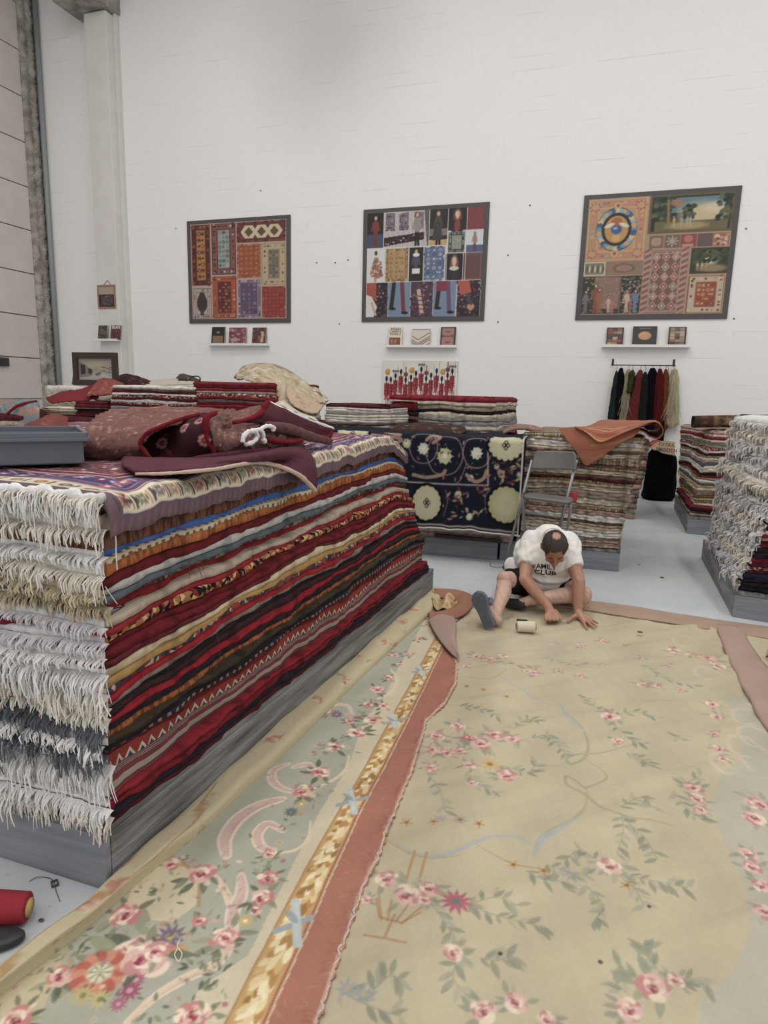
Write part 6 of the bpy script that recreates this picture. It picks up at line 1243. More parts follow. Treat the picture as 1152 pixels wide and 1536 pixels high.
# something solid for the painting to stand on
sup = pile([(a[0]-.2, 7.55), (b[0]+.3, 7.55), (b[0]+.3, 8.35), (a[0]-.2, 8.35)], [(a[0]-.2, 7.55), (b[0]+.3, 7.55), (b[0]+.3, 8.35), (a[0]-.2, 8.35)], .0, zf0-.002, lay('white/cream cream/grey white/beige cream/white beige/grey cream/beige white/cream beige/taupe'), 'the pale pile under the painting', 'pale rugs under the framed painting', (20, 6, 4, 6), 111)
# long painting of red figures
x0, x1, z0, z1 = FY(575, 560, WY)[0], FY(687, 560, WY)[0], 1.18, FY(620, 541, WY)[2]
c = Cv(0, 0, 9.1, 5.6, .045, '#dcd8cd'); rng = random.Random(3)
for k in range(60): c.ell(rng.uniform(0, 9), rng.uniform(0, 5.6), .8, .5, 0, rng.choice(['#e4e0d6', '#cfcabe']), .5, .5)
for i, (x, y) in enumerate([(50, 430), (103, 440), (160, 395), (228, 350), (288, 440), (352, 410), (413, 365), (477, 320), (540, 420), (598, 385), (663, 335), (728, 420), (795, 380), (850, 335)]):
    x = x/100; y = 5.3-(y-255)/100
    c.line([(x-.05, y-3.0), (x, y-2.0)], .06, '#2a2424'); c.line([(x+.2, y-3.0), (x+.12, y-2.0)], .06, '#2a2424'); c.line([(x+.32, y+1.1), (x+.3, y-2.9)], .035, '#7c746c')
    c.poly([(x-.28, y-.5), (x+.28, y-.5), (x+.22, y-1.9), (x-.1, y-2.2), (x-.32, y-1.8)], '#a82030'); 
    for k in range(12): c.line([(x+rng.uniform(-.25, .2), y-1.6), (x+rng.uniform(-.3, .25), y-2.4)], .05, '#b02c38')
    for k in range(4): c.line([(x+.02, y-.7-.3*k), (x+.22, y-.75-.3*k)], .09, '#2a1e22')
    for k in range(3): c.line([(x-.2, y-.65-.5*k), (x+.0, y-.6-.5*k)], .025, '#c9a8a0')
    c.ell(x+.0, y, .15, .3, 0, '#17151a'); c.line([(x, y-.3), (x, y-.5)], .1, '#17151a')
    if i in (0, 5, 11): c.ell(x+.1, y+.75, .32, .34, 0, '#b8863c'); c.ell(x+.05, y+.85, .18, .18, 0, '#d0a054')
    if i in (4, 8, 12): c.ell(x, y+.6, .26, .28, 0, '#7a3c30'); c.line([(x, y+.8), (x, y+1.4)], .14, '#8a5c48')
    if i in (2, 7, 13): c.line([(x-.3, y+.5), (x+.35, y+.5)], .26, '#77706a')
o = box('figure_painting', ((x0+x1)/2, WY-.02, (z0+z1)/2), (x1-x0, .03, z1-z0), mat('canvas_edge', '#cfcabd', .8), None, None, .003); tag(o, 'long pale painting of thin red robed figures on the back wall', 'painting'); picture(c, x0+.004, x1-.004, z0+.004, z1-.004, WY-.0365, o, nx=190, nz=120)
# sign strip behind: red letters are not visible; rail with yarn hanks
M_RAIL = mat('black_rail_metal', '#3a3836', .4, .7)
zr = FY(965, 548, WY-.08)[2]; xr0, xr1 = FY(919, 547, WY-.08)[0], FY(1011, 549, WY-.08)[0]
RL = empty('yarn_rail', ((xr0+xr1)/2, WY, zr), 'thin black wall rail holding the coloured yarn hanks', 'rail')
tube('bar', [(xr0-.02, WY-.08, zr), (xr1+.02, WY-.08, zr)], .008, M_RAIL, RL)
for x in (xr0, xr1):
    bm = bmesh.new(); add_box(bm, (x, WY-.006, zr+.045), (.03, .012, .10), None, .003); add_tube(bm, [(x, WY-.01, zr+.03), (x, WY-.05, zr+.03), (x, WY-.08, zr)], .008, 8); bmobj('bracket', bm, M_RAIL, RL)
def hank(pt_, pb, wt, wb, c1, c2, label, loose=0, seed=0, Yd=.1, py1=None):
    """pt_ top pixel, pb bottom pixel, widths in pixels"""
    Yh = WY-Yd; A = FY(*pt_, Yh); B = FY(*pb, Yh); k = Yh/CF; rs = np.random.RandomState(seed)
    n, m_ = 40, 36; V = np.zeros((n, m_, 3)); th = np.linspace(0, 2*np.pi, m_, endpoint=False)
    for i in range(n):
        t = i/(n-1); w = (wt+(wb-wt)*t**.7)*k/2*min(1, .35+4.5*t if t < .15 else 1)*(1 if t < .93 else 1-.5*(t-.93)/.07); c0 = A+(B-A)*t
        rr = 1+.10*np.sin(th*5+t*4+seed)+.06*np.sin(th*11-t*7)+.05*rs.normal(size=m_)*.6+.05*math.sin(t*17+seed)
        V[i, :, 0] = c0[0]+w*rr*np.cos(th); V[i, :, 1] = Yh+min(w, .055)*rr*np.sin(th); V[i, :, 2] = c0[2]
    o = raw('yarn_hank', V.reshape(-1, 3), grid_faces(n, m_, True), mat('yarn_'+label[:10], c1, .97, noise=.9, nscale=30, c2=c2, bmp=1, bscale=45, stretch=(6, 6, .5), spec=.1, bdist=.02)); tag(o, label, 'yarn hank')
    tube('hook', [(A[0], Yh, A[2]-.02), (A[0], Yh, zr-.004), (A[0], WY-.08, zr+.01)], .003, M_RAIL, o, 6)
    if loose:
        L = A[2]-B[2]; P0 = np.zeros((loose, 3)); an = rs.uniform(0, 2*np.pi, loose); tt = rs.uniform(0, .45, loose); ww = (wt+(wb-wt)*tt)*k/2
        P0[:, 0] = A[0]+(B[0]-A[0])*tt+ww*np.cos(an)*1.0; P0[:, 1] = Yh+np.minimum(ww, .05)*np.sin(an); P0[:, 2] = A[2]-L*tt
        V, F = strands(rs, P0, np.stack([np.cos(an)*.5+(B[0]-A[0])/L*0, -abs(np.sin(an))], 1), L*.62, .010, .016, 6, .12); V[:, 0] = A[0]+(V[:, 0]-A[0])*.8; V[:, 0] += (B[0]-A[0])/L*(A[2]-V[:, 2])*.4
        raw('loose_yarn', V, F, bpy.data.materials['yarn_'+label[:10]], o, False)
    return o
hank((925, 556), (916, 632), 5, 9, '#2f3f3a', '#1c2724', 'slate green yarn hank, leftmost on the wall rail', seed=1, Yd=.13)
hank((932, 552), (921, 636), 10, 13, '#1a1716', '#100d0d', 'black yarn hank next to the leftmost on the rail', seed=2, Yd=.10)
hank((943, 554), (931, 640), 9, 18, '#c8b696', '#a08e70', 'frayed beige yarn hank between the black and green ones', 150, 3, .07)
hank((949, 555), (943, 590), 8, 7, '#45562a', '#2f3d1e', 'short moss green yarn hank on the wall rail', seed=4, Yd=.13)
hank((961, 555), (949, 640), 11, 20, '#8f3434', '#6a2226', 'dusty red yarn hank left of the dark ones', seed=5, Yd=.09)
hank((968, 558), (963, 640), 8, 10, '#2a302c', '#181c1a', 'charcoal green yarn hank beside the dusty red one', seed=6, Yd=.13)
hank((979, 552), (976, 645), 14, 18, '#171824', '#0c0d15', 'thick navy black yarn hank at the middle of the rail', seed=7, Yd=.08)
hank((990, 553), (986, 645), 10, 12, '#7c2020', '#4a1214', 'deep red yarn hank right of the navy one', seed=8, Yd=.12)
hank((999, 554), (995, 645), 9, 12, '#9a5024', '#6c3416', 'burnt orange yarn hank on the wall rail', seed=9, Yd=.08)
hank((1012, 553), (1007, 640), 10, 17, '#d6c8a4', '#b3a47e', 'long loose cream yarn hank, rightmost on the rail', 260, 10, .09)
hank((995, 628), (990, 663), 6, 8, '#171418', '#0e0c10', 'black yarn end hanging below the orange hank', seed=12, Yd=.1)
# black sack and the paper bag on it
def sack():
    A, B = FY(965, 750, 10.3), FY(1012, 750, 10.3); zt = FY(990, 676, 10.3)[2]; xc = (A[0]+B[0])/2; w = (B[0]-A[0])/2+.02; n, m_ = 34, 44; th = np.linspace(0, 2*np.pi, m_, endpoint=False); V = []
    for i in range(n):
        t = i/(n-1); k = (1-.16*t)*(1 if t > .06 else .85+.15*t/.06)*(1-max(0, t-.86)**2*22); k = max(k, .04); rr = 1+.05*np.sin(3*th+t*5)+.03*np.sin(7*th-t*11)
        sq = (abs(np.cos(th))**3+abs(np.sin(th))**3)**(-1/3)
        V.append(np.stack([xc+w*k*rr*sq*np.cos(th)-.0*t, 10.52+.2*k*rr*sq*np.sin(th), np.full(m_, zt*t)+.02*np.sin(th+1)*t*(t < .95)-.03*t*np.cos(th)], 1))
    V.append(np.array([[xc, 10.52, zt*.985]]).repeat(m_, 0)); V = np.concatenate(V)
    o = raw('sack', V, grid_faces(n+1, m_, True), mat('black_sack', '#050506', .9, bmp=.8, bscale=6, spec=.1, bdist=.04)); tag(o, 'tall black sack standing against the back wall', 'sack'); return xc, zt
xc, zt = sack()
M_KRAFT = mat('kraft_paper', '#a88862', .85, bmp=.4, bscale=20, bdist=.01)
P = [[('y', 975, 672, 10.45), ('y', 985, 664, 10.5), ('y', 1000, 662, 10.5), ('y', 1013, 664, 10.45)], [('y', 978, 674, 10.36), ('y', 988, 672, 10.36), ('y', 1000, 672, 10.36), ('y', 1012, 674, 10.36)], [('y', 988, 677, 10.28), ('y', 994, 680, 10.27), ('y', 1003, 682, 10.27), ('y', 1012, 684, 10.28)]]
kb = cloth('paper_bag', P, '#a88862', M_PRINT, None, 6, 6, .01, .004, 130); tag(kb, 'folded brown paper bag with dark lettering on the black sack', 'paper bag')
for k, t in enumerate(('EXTRA', 'SMOOTH')):
    q = FY(999, 666+7.5*k, 10.33); text_mesh('lettering', t, .068, Matrix.Translation((q[0], 10.27-.0*k, q[2]-.03))@Matrix.Rotation(math.pi/2-.1, 4, 'X')@Matrix.Rotation(-.06, 4, 'Z'), M_FRAME, kb, .002)
o = path('red_bag', [('y', 975, 669, 10.5), ('y', 980, 665, 10.55), ('y', 990, 663, 10.6)], [.03, .05, .03], mat('red_plastic', '#a3262a', .5), None, 10); tag(o, 'small red plastic packet behind the paper bag', 'packet')

# ------------------------------------------------------------ folding bar chair
M_CHAIR = mat('grey_chair_paint', '#6d6a69', .45, .1, noise=.15, nscale=30); M_STEEL = mat('grey_steel_tube', '#8c8b8a', .35, .6)
CHR = empty('folding_chair', (-.40, 5.42, 0), 'tall grey folding chair standing behind the seated man', 'chair')
def chair():
    T = lambda px, py, Y: FY(px, py, Y)
    bl, br = T(797, 703, 5.50), T(864, 706, 5.40)          # bottom corners of the backrest
    tl, tr = T(803, 676, 5.53), T(864, 678, 5.43)
    # backrest: curved plate with rounded corners
    nx, nz = 26, 14; u = np.linspace(0, 1, nx); v = np.linspace(0, 1, nz); U, V = np.meshgrid(u, v)
    P = (bl*(1-U)[..., None]+br*U[..., None])*(1-V)[..., None]+(tl*(1-U)[..., None]+tr*U[..., None])*V[..., None]
    inset = np.clip((V-.6)/.4, 0, 1); sh = (1-np.sqrt(np.clip(1-inset**2, 0, 1)))*.13
    cen = (P[:, :1]+P[:, -1:])/2; P = cen+(P-cen)*(1-sh[..., None]); bow = .035*(1-(2*U-1)**2); d = (br-bl); nrm = np.array([-d[1], d[0], 0])/np.hypot(d[0], d[1]); P = P+nrm*bow[..., None]
    o = raw('backrest', P.reshape(-1, 3), grid_faces(nz, nx), M_CHAIR, CHR); md = o.modifiers.new('thickness', 'SOLIDIFY'); md.thickness = .014; md.offset = 0
    # seat
    fl, fr, kr, kl = T(783, 739, 5.22), T(856, 749, 5.10), T(863, 738, 5.36), T(794, 732, 5.50)
    zs_ = .70; fl[2] = fr[2] = zs_; kr[2] = kl[2] = zs_-.004
    C = (fl+fr+kr+kl)/4; k = np.linspace(0, 2*math.pi, 48, endpoint=False); rim = []
    for a in k:
        p, q = math.cos(a), math.sin(a); s = (abs(p)**5+abs(q)**5)**(-1/5); p, q = p*s, q*s
        rim.append((fl*(1-p)*(1-q)+fr*(1+p)*(1-q)+kr*(1+p)*(1+q)+kl*(1-p)*(1+q))/4)
    rim = np.array(rim); V2 = np.concatenate([[C+[0, 0, .006]], C+(rim-C)*.8+[0, 0, .008], C+(rim-C)*.97+[0, 0, .008], rim+[0, 0, .002], rim-[0, 0, .012], C+(rim-C)*.95-[0, 0, .016], [C-[0, 0, .016]]]); n = 48; F = [[0, 1+i, 1+(i+1) % n] for i in range(n)]
    for r_ in range(4): F += [[1+r_*n+i, 1+(r_+1)*n+i, 1+(r_+1)*n+(i+1) % n, 1+r_*n+(i+1) % n] for i in range(n)]
    F += [[1+5*n, 1+4*n+(i+1) % n, 1+4*n+i] for i in range(n)]
    raw('seat', V2, F, M_CHAIR, CHR)
    # front frames: from the back rest down to the front feet
    L0 = T(798, 690, 5.53); L1 = FZ(756, 852, .012); R0 = T(865, 690, 5.43); R1 = FZ(846, 884, .012)
    R1 = L1+(R0-L0)*1.05; R1[2] = .012
    for a, b in ((L0, L1), (R0, R1)): tube('front_leg', [a, b], .0125, M_STEEL, CHR, 12); tube('foot_cap', [b+(a-b)*.02, b-(a-b)*.002], .016, M_FRAME, CHR, 10)
    at_ = lambda a, b, z: a+(b-a)*((a[2]-z)/(a[2]-b[2]))
    K0 = at_(L0, L1, .69)+np.array([.03, -.02, 0]); K1 = K0+np.array([.02, .10, 0]); 
    Lb = L1+np.array([.16, .30, 0]); Rb = R1+np.array([.10, .30, 0]); Ls = fl*.85+kl*.15-[0, 0, .02]; Rs = fr*.85+kr*.15-[0, 0, .02]
    for a, b in ((Ls, Lb), (Rs, Rb)): tube('rear_leg', [a, b], .0115, M_STEEL, CHR, 12); tube('foot_cap', [b+(a-b)*.02, b-(a-b)*.002], .015, M_FRAME, CHR, 10)
    for z in (.20, .52): a, b = at_(L0, L1, z), at_(R0, R1, z); tube('cross_bar', [a, b], .009, M_STEEL, CHR, 10)
    a, b = at_(Ls, Lb, .28), at_(Rs, Rb, .28); tube('cross_bar', [a, b], .009, M_STEEL, CHR, 10)
    for a, b, s in ((L0, L1, Ls), (R0, R1, Rs)): q = at_(a, b, .69); tube('pivot', [q, s], .007, M_FRAME, CHR, 8)
    q = at_(R0, R1, .70); p = FY(861, 744, q[1]-.02)
    cloth('red_tag', [[('p', p[0]-.03, p[1]-.01, p[2]+.03), ('p', p[0], p[1]-.02, p[2]+.035), ('p', p[0]+.03, p[1]-.01, p[2]+.03)], [('p', p[0]-.025, p[1]-.012, p[2]), ('p', p[0], p[1]-.022, p[2]), ('p', p[0]+.028, p[1]-.012, p[2])], [('p', p[0]-.01, p[1]-.012, p[2]-.045), ('p', p[0]+.005, p[1]-.02, p[2]-.05), ('p', p[0]+.02, p[1]-.012, p[2]-.04)]], '#b8202e', M_PRINT, CHR, 4, 4, .004, .002, 140)
chair()

# ------------------------------------------------------------ the seated man
def hullcap(bm, a, ra, b, rb, n=10, flat=False):
    """tapered capsule (or flat-ended cone) between two points"""
    a, b = Vector(a), Vector(b)
    if flat:
        d = (b-a); L = d.length; q = d.to_track_quat('Z', 'Y').to_matrix().to_4x4()
        bmesh.ops.create_cone(bm, cap_ends=True, segments=24, radius1=ra, radius2=rb, depth=L, matrix=Matrix.Translation((a+b)/2)@q); return
    t = bmesh.new()
    for c, r_ in ((a, ra), (b, rb)): bmesh.ops.create_icosphere(t, subdivisions=2, radius=r_, matrix=Matrix.Translation(c))
    res = bmesh.ops.convex_hull(t, input=t.verts[:]); bmesh.ops.delete(t, geom=[g for g in res['geom_interior'] if isinstance(g, bmesh.types.BMVert)], context='VERTS')
    me = bpy.data.meshes.new('t'); t.to_mesh(me); t.free(); bm.from_mesh(me); bpy.data.meshes.remove(me)
def ellip(bm, M, rx, ry, rz): bmesh.ops.create_icosphere(bm, subdivisions=3, radius=1, matrix=M@Matrix.Diagonal((rx, ry, rz, 1)))
def remesh(bm, voxel, smooth=4, factor=.5):
    me = bpy.data.meshes.new('t'); bm.to_mesh(me); bm.free(); o = bpy.data.objects.new('t', me); COL.objects.link(o)
    m1 = o.modifiers.new('r', 'REMESH'); m1.mode = 'VOXEL'; m1.voxel_size = voxel
    m2 = o.modifiers.new('s', 'SMOOTH'); m2.iterations = smooth; m2.factor = factor
    bpy.context.view_layer.update(); r_ = bpy.data.meshes.new_from_object(o.evaluated_get(bpy.context.evaluated_depsgraph_get())); bpy.data.objects.remove(o); bpy.data.meshes.remove(me)
    r_.polygons.foreach_set('use_smooth', np.ones(len(r_.polygons), bool)); return r_
def vcol(me, f):
    V = np.empty(len(me.vertices)*3); me.vertices.foreach_get('co', V); V = V.reshape(-1, 3); c = np.ones((len(V), 4), np.float32); c[:, :3] = f(V)
    a = me.color_attributes.new('Col', 'FLOAT_COLOR', 'POINT'); a.data.foreach_set('color', c.ravel()); return V
def segd(V, a, b):
    a, b = np.array(a), np.array(b); d = b-a; t = np.clip(((V-a)@d)/(d@d), 0, 1); return np.linalg.norm(V-a-t[:, None]*d, axis=1)
MAN = empty('person', (-.30, 4.80, 0), 'seated man in white printed T-shirt and black shorts, bent over mending the carpet', 'person')
yp = lambda px, py, Y: FY(px, py, Y)
SH_L, EL_L, WR_L = yp(794, 820, 4.68), yp(787, 869, 4.47), yp(822, 909, 4.40)
SH_R, EL_R, WR_R = yp(853, 822, 4.66), yp(868, 872, 4.52), yp(867, 917, 4.47)
HIP_L, KN_L, AN_L = yp(800, 884, 4.80), yp(757, 869, 4.42), yp(743, 927, 4.13)
HIP_R, KN_R, AN_R = yp(828, 884, 4.80), yp(874, 893, 4.60), yp(796, 900, 4.47)
HIP_L[2] = max(HIP_L[2], .12); HIP_R[2] = max(HIP_R[2], .12); KN_R[2] = max(KN_R[2], .085); AN_R[2] = max(AN_R[2], .07)
HD = yp(832, 821, 4.44); NK = yp(828, 809, 4.60)
HM = Matrix.Translation(HD)@Matrix.Rotation(math.radians(8), 4, 'Z')@Matrix.Rotation(math.radians(-3), 4, 'Y')@Matrix.Rotation(math.radians(50), 4, 'X')
hp_ = lambda x, y, z: HM@Vector((x, y, z))
bm = bmesh.new(); C_ = lambda a, ra, b, rb: hullcap(bm, a, ra, b, rb)
# head (local: z up to the crown, -y the face)
E3 = lambda x, y, z, rx, ry, rz: ellip(bm, HM@Matrix.Translation((x, y, z)), rx, ry, rz)
E3(0, .008, .022, .080, .099, .088); E3(0, -.03, -.03, .066, .066, .075); E3(0, -.035, -.075, .052, .052, .045); E3(0, -.074, -.098, .024, .02, .02)
hullcap(bm, hp_(0, -.088, .008), .010, hp_(0, -.116, -.036), .013); E3(-.012, -.106, -.040, .010, .011, .009); E3(.012, -.106, -.040, .010, .011, .009)
hullcap(bm, hp_(-.046, -.074, .018), .010, hp_(-.012, -.088, .014), .010); hullcap(bm, hp_(.046, -.074, .018), .010, hp_(.012, -.088, .014), .010)
for s in (-1, 1):
    E3(s*.032, -.080, -.002, .016, .011, .010); E3(s*.083, .012, -.012, .010, .020, .032); E3(s*.088, .020, -.002, .007, .014, .018); E3(s*.04, -.072, -.036, .022, .018, .02)
hullcap(bm, hp_(-.018, -.093, -.066), .006, hp_(.018, -.093, -.066), .006); hullcap(bm, hp_(-.014, -.091, -.077), .007, hp_(.014, -.091, -.077), .007)
C_(hp_(0, .03, -.05), .055, NK, .062); C_(NK, .062, yp(826, 822, 4.68), .075)
# trunk
TR_ = [(812, 884, 4.86, 33), (796, 884, 4.84, 28), (830, 884, 4.84, 28), (808, 862, 4.76, 33), (825, 862, 4.75, 31), (794, 857, 4.82, 27), (812, 838, 4.72, 33), (834, 836, 4.70, 31), (803, 832, 4.76, 30), (803, 818, 4.72, 21), (845, 820, 4.70, 21), (822, 815, 4.74, 26)]
for px, py, Y, r_ in TR_: p = yp(px, py, Y); rr = r_*Y/CF; p[2] = max(p[2], rr*.92); bmesh.ops.create_icosphere(bm, subdivisions=3, radius=rr, matrix=Matrix.Translation(p))
# arms
C_(yp(803, 816, 4.72), .075, SH_L, .062); C_(SH_L, .060, EL_L, .044); C_(EL_L, .045, EL_L+(WR_L-EL_L)*.35+[0, 0, .004], .046); C_(EL_L+(WR_L-EL_L)*.35, .046, WR_L, .029)
C_(yp(845, 817, 4.70), .075, SH_R, .060); C_(SH_R, .058, EL_R, .045); C_(EL_R, .046, EL_R+(WR_R-EL_R)*.35, .046); C_(EL_R+(WR_R-EL_R)*.35, .046, WR_R, .029)
# left-of-picture hand: loose fist closed on the needle, knuckles on the carpet
def F3(px, py, z): return FZ(px, py, z)
PALM_L = F3(826, 920, .075)
C_(WR_L, .029, PALM_L, .034)
for k, px in enumerate((819, 825, 831, 836.5)):
    kn = F3(px, 922.5, .072); mid = F3(px-.2, 929.5, .048); tip = F3(px+.3, 928, .026)
    C_(PALM_L+(kn-PALM_L)*.3, .018, kn, .0125); C_(kn, .0125, mid, .0112); C_(mid, .0112, tip, .0098)
C_(F3(833, 917, .075), .016, F3(839.5, 924, .050), .012); C_(F3(839.5, 924, .050), .012, F3(840, 929, .034), .0098)
# other hand: flat on the carpet, fingers spread to the right
PALM_R = F3(872, 926, .040)
C_(WR_R, .029, PALM_R, .024); C_(PALM_R, .024, F3(878, 929, .030), .018); C_(F3(869, 924, .04), .022, F3(875, 931, .030), .016); C_(F3(874, 923, .042), .020, F3(883, 928.5, .032), .015)
for a, b, c_ in [((874, 931), (877.5, 937.5), (880.5, 943.0)), ((878.5, 930.5), (886, 937.2), (891.5, 942.0)), ((881.5, 928.5), (889, 934.6), (894.5, 939.2)), ((884, 926.5), (890, 930.8), (896.5, 934.6))]:
    A, B, D = F3(*a, .032), F3(*b, .031), F3(*c_, .026); C_(A, .0112, B, .0096); C_(B, .0096, D, .0078)
A, B, D = F3(866.5, 922, .042), F3(858, 926.5, .034), F3(851.5, 932.2, .028); C_(A, .017, B, .0125); C_(B, .0125, D, .0100)
# legs
C_(HIP_L, .098, HIP_L+(KN_L-HIP_L)*.5, .082); C_(HIP_L+(KN_L-HIP_L)*.5, .082, KN_L, .058); ellip(bm, Matrix.Translation(KN_L+[.0, -.01, .012]), .05, .05, .048)
CF_L = KN_L+(AN_L-KN_L)*.35+np.array([.008, .03, -.01]); C_(KN_L, .052, CF_L, .057); C_(CF_L, .056, KN_L+(AN_L-KN_L)*.72+np.array([0, .012, 0]), .042); C_(KN_L+(AN_L-KN_L)*.72+np.array([0, .012, 0]), .042, AN_L, .035)
HL_L = yp(746, 938, 4.09); HL_L[2] = .052; TOE_L = yp(722, 900, 4.10); BALL = HL_L+(TOE_L-HL_L)*.7
C_(AN_L, .036, HL_L, .034); C_(HL_L, .033, BALL, .036); C_(AN_L, .034, BALL, .03); C_(BALL, .038, TOE_L, .024); ellip(bm, Matrix.Translation(AN_L+[.03, -.012, .0]), .012, .014, .014)
C_(HIP_R, .098, HIP_R+(KN_R-HIP_R)*.5, .086); C_(HIP_R+(KN_R-HIP_R)*.5, .086, KN_R, .066); ellip(bm, Matrix.Translation(KN_R+[.014, -.0, .01]), .05, .055, .055)
CF_R = KN_R+(AN_R-KN_R)*.38+np.array([0, -.005, .012]); CF_R[2] = max(CF_R[2], .07); C_(KN_R, .058, CF_R, .058); C_(CF_R, .057, AN_R, .038); FT_R = yp(776, 896, 4.46); FT_R[2] = .055; C_(AN_R, .036, FT_R, .032)
me = remesh(bm, .0045, 5, .5)
tan, pale, face = np.array(lin('#b57e62')[:3]), np.array(lin('#c59a84')[:3]), np.array(lin('#a5684c')[:3])
def skin(V):
    dl = np.minimum.reduce([segd(V, HIP_L, KN_L), segd(V, KN_L, AN_L), segd(V, AN_L, TOE_L), segd(V, HIP_R, KN_R), segd(V, KN_R, AN_R)])
    da = np.minimum.reduce([segd(V, SH_L, EL_L), segd(V, EL_L, PALM_L), segd(V, SH_R, EL_R), segd(V, EL_R, PALM_R), np.linalg.norm(V-F3(885, 935, .03), axis=1)])
    dh = np.linalg.norm(V-HD, axis=1); w = sstep(-.03, .03, np.minimum(da, dh*.6)-dl)[:, None]; c = tan*(1-w)+pale*w
    f = sstep(.16, .1, dh)[:, None]; c = c*(1-f)+face*f; c = c*(1+.08*n2(3, V[:, 0]+V[:, 2], V[:, 1]-V[:, 2], .05))[:, None]
    Lc = (V-HD)@np.array(HM.to_3x3()); bz = np.clip(1.25-np.hypot((Lc[:, 0]-.006)/.05, (Lc[:, 1]-.034)/.055), 0, 1)*(Lc[:, 2] > .03)*(dh < .14); st = .5+.5*np.sin(Lc[:, 0]*900+3*np.sin(Lc[:, 1]*200)); c = c*(1-.30*((bz > 0)*(bz < .75)*(.3+.7*st)))[:, None]; c = c*(1+.22*sstep(.5, 1, bz))[:, None]*(1-np.array([0, -.12, -.25])*sstep(0, .5, bz)[:, None])
    kn = np.exp(-(np.linalg.norm(V-(KN_L+[0, -.04, .03]), axis=1)/.045)**2)[:, None]; c = c*(1-kn*np.array([.0, .14, .14])); return c
vcol(me, skin)
M_SKIN = attr_mat('skin', rough=.5, bmp=.15, bscale=250, bdist=.001, noise=.08, nscale=40, spec=.4)
M_SKIN.node_tree.nodes['Principled BSDF'].inputs['Subsurface Weight'].default_value = .12; M_SKIN.node_tree.nodes['Principled BSDF'].inputs['Subsurface Radius'].default_value = (.012, .005, .003); M_SKIN.node_tree.nodes['Principled BSDF'].inputs['Subsurface Scale'].default_value = 1
body = link('body', me, M_SKIN, MAN)
# hair: a dark cap with a thin crown and receding front
bm = bmesh.new(); bmesh.ops.create_icosphere(bm, subdivisions=6, radius=1)
keep = []
rsn = np.random.RandomState(4)
for v in bm.verts: v.co = Vector((v.co.x*.0835, v.co.y*.1025+.008, v.co.z*.0915+.022))
def hairmask(p):
    x, y, z = p; nse = .003*math.sin(x*310+z*170)+.0025*math.sin(y*420+x*90)
    if z < -.045+abs(x)*.0+nse: return False
    front = -.052+(.016*math.cos(x*60))+nse        # hairline
    if y < front and z < .075+nse: return False
    if y < -.018 and z < .028+nse: return False    # temple / side face
    if math.hypot((x-.006)/.036, (y-.036)/.040) < 1+nse*40+.10*math.sin(x*1500+y*700) and z > 0: return False   # bald crown
    return True
bmesh.ops.delete(bm, geom=[f for f in bm.faces if not hairmask(f.calc_center_median())], context='FACES')
for v in bm.verts: v.co += v.co.normalized()*(.0007*math.sin(v.co.x*900+v.co.y*300)+.0005*math.sin(v.co.y*930+v.co.z*640))
bmesh.ops.transform(bm, matrix=HM, verts=bm.verts)
hair = bmobj('hair', bm, mat('dark_hair', '#2b211c', .7, noise=.6, nscale=90, c2='#4d3c30', bmp=.8, bscale=350), MAN, True); md = hair.modifiers.new('thickness', 'SOLIDIFY'); md.thickness = .004; md.offset = 0
M_THIN = mat('thin_hair', '#6d4c3b', .75, noise=.8, nscale=160, c2='#97694f'); 
for s in (-1, 1):   # brows
    bm = bmesh.new(); add_tube(bm, [hp_(s*.014, -.098, .018), hp_(s*.03, -.094, .022), hp_(s*.048, -.080, .018)], [.003, .0042, .002], 6); bmobj('eyebrow', bm, hair.data.materials[0], MAN, True)
# shirt
bm = bmesh.new()
for px, py, Y, r_ in TR_[3:]: p = yp(px, py, Y); rr = r_*Y/CF+.012; bmesh.ops.create_icosphere(bm, subdivisions=3, radius=rr, matrix=Matrix.Translation(p))
for px, py, Y, r_ in [(780, 851, 4.86, 20), (768, 848, 4.90, 12), (785, 866, 4.90, 18), (800, 872, 4.74, 26), (825, 872, 4.72, 24), (843, 858, 4.78, 18)]: p = yp(px, py, Y); bmesh.ops.create_icosphere(bm, subdivisions=3, radius=r_*Y/CF, matrix=Matrix.Translation(p))
def sleeve(bm, S, E, t, r0, r1):
    e = S+(E-S)*t; hullcap(bm, S-(E-S)*.05, r0, S+(E-S)*.12, r0+.004); hullcap(bm, S, r0+.004, e, r1, flat=True)
sleeve(bm, SH_L, EL_L, .60, .070, .068); sleeve(bm, SH_R, EL_R, .58, .068, .064)
hullcap(bm, yp(803, 815, 4.72), .085, SH_L, .072); hullcap(bm, yp(845, 817, 4.70), .083, SH_R, .070); hullcap(bm, yp(812, 808, 4.72), .075, yp(840, 810, 4.72), .075)
me = remesh(bm, .007, 5, .5)
V = np.empty(len(me.vertices)*3); me.vertices.foreach_get('co', V); V = V.reshape(-1, 3); Nv = np.empty(len(V)*3); me.vertices.foreach_get('normal', Nv); Nv = Nv.reshape(-1, 3)
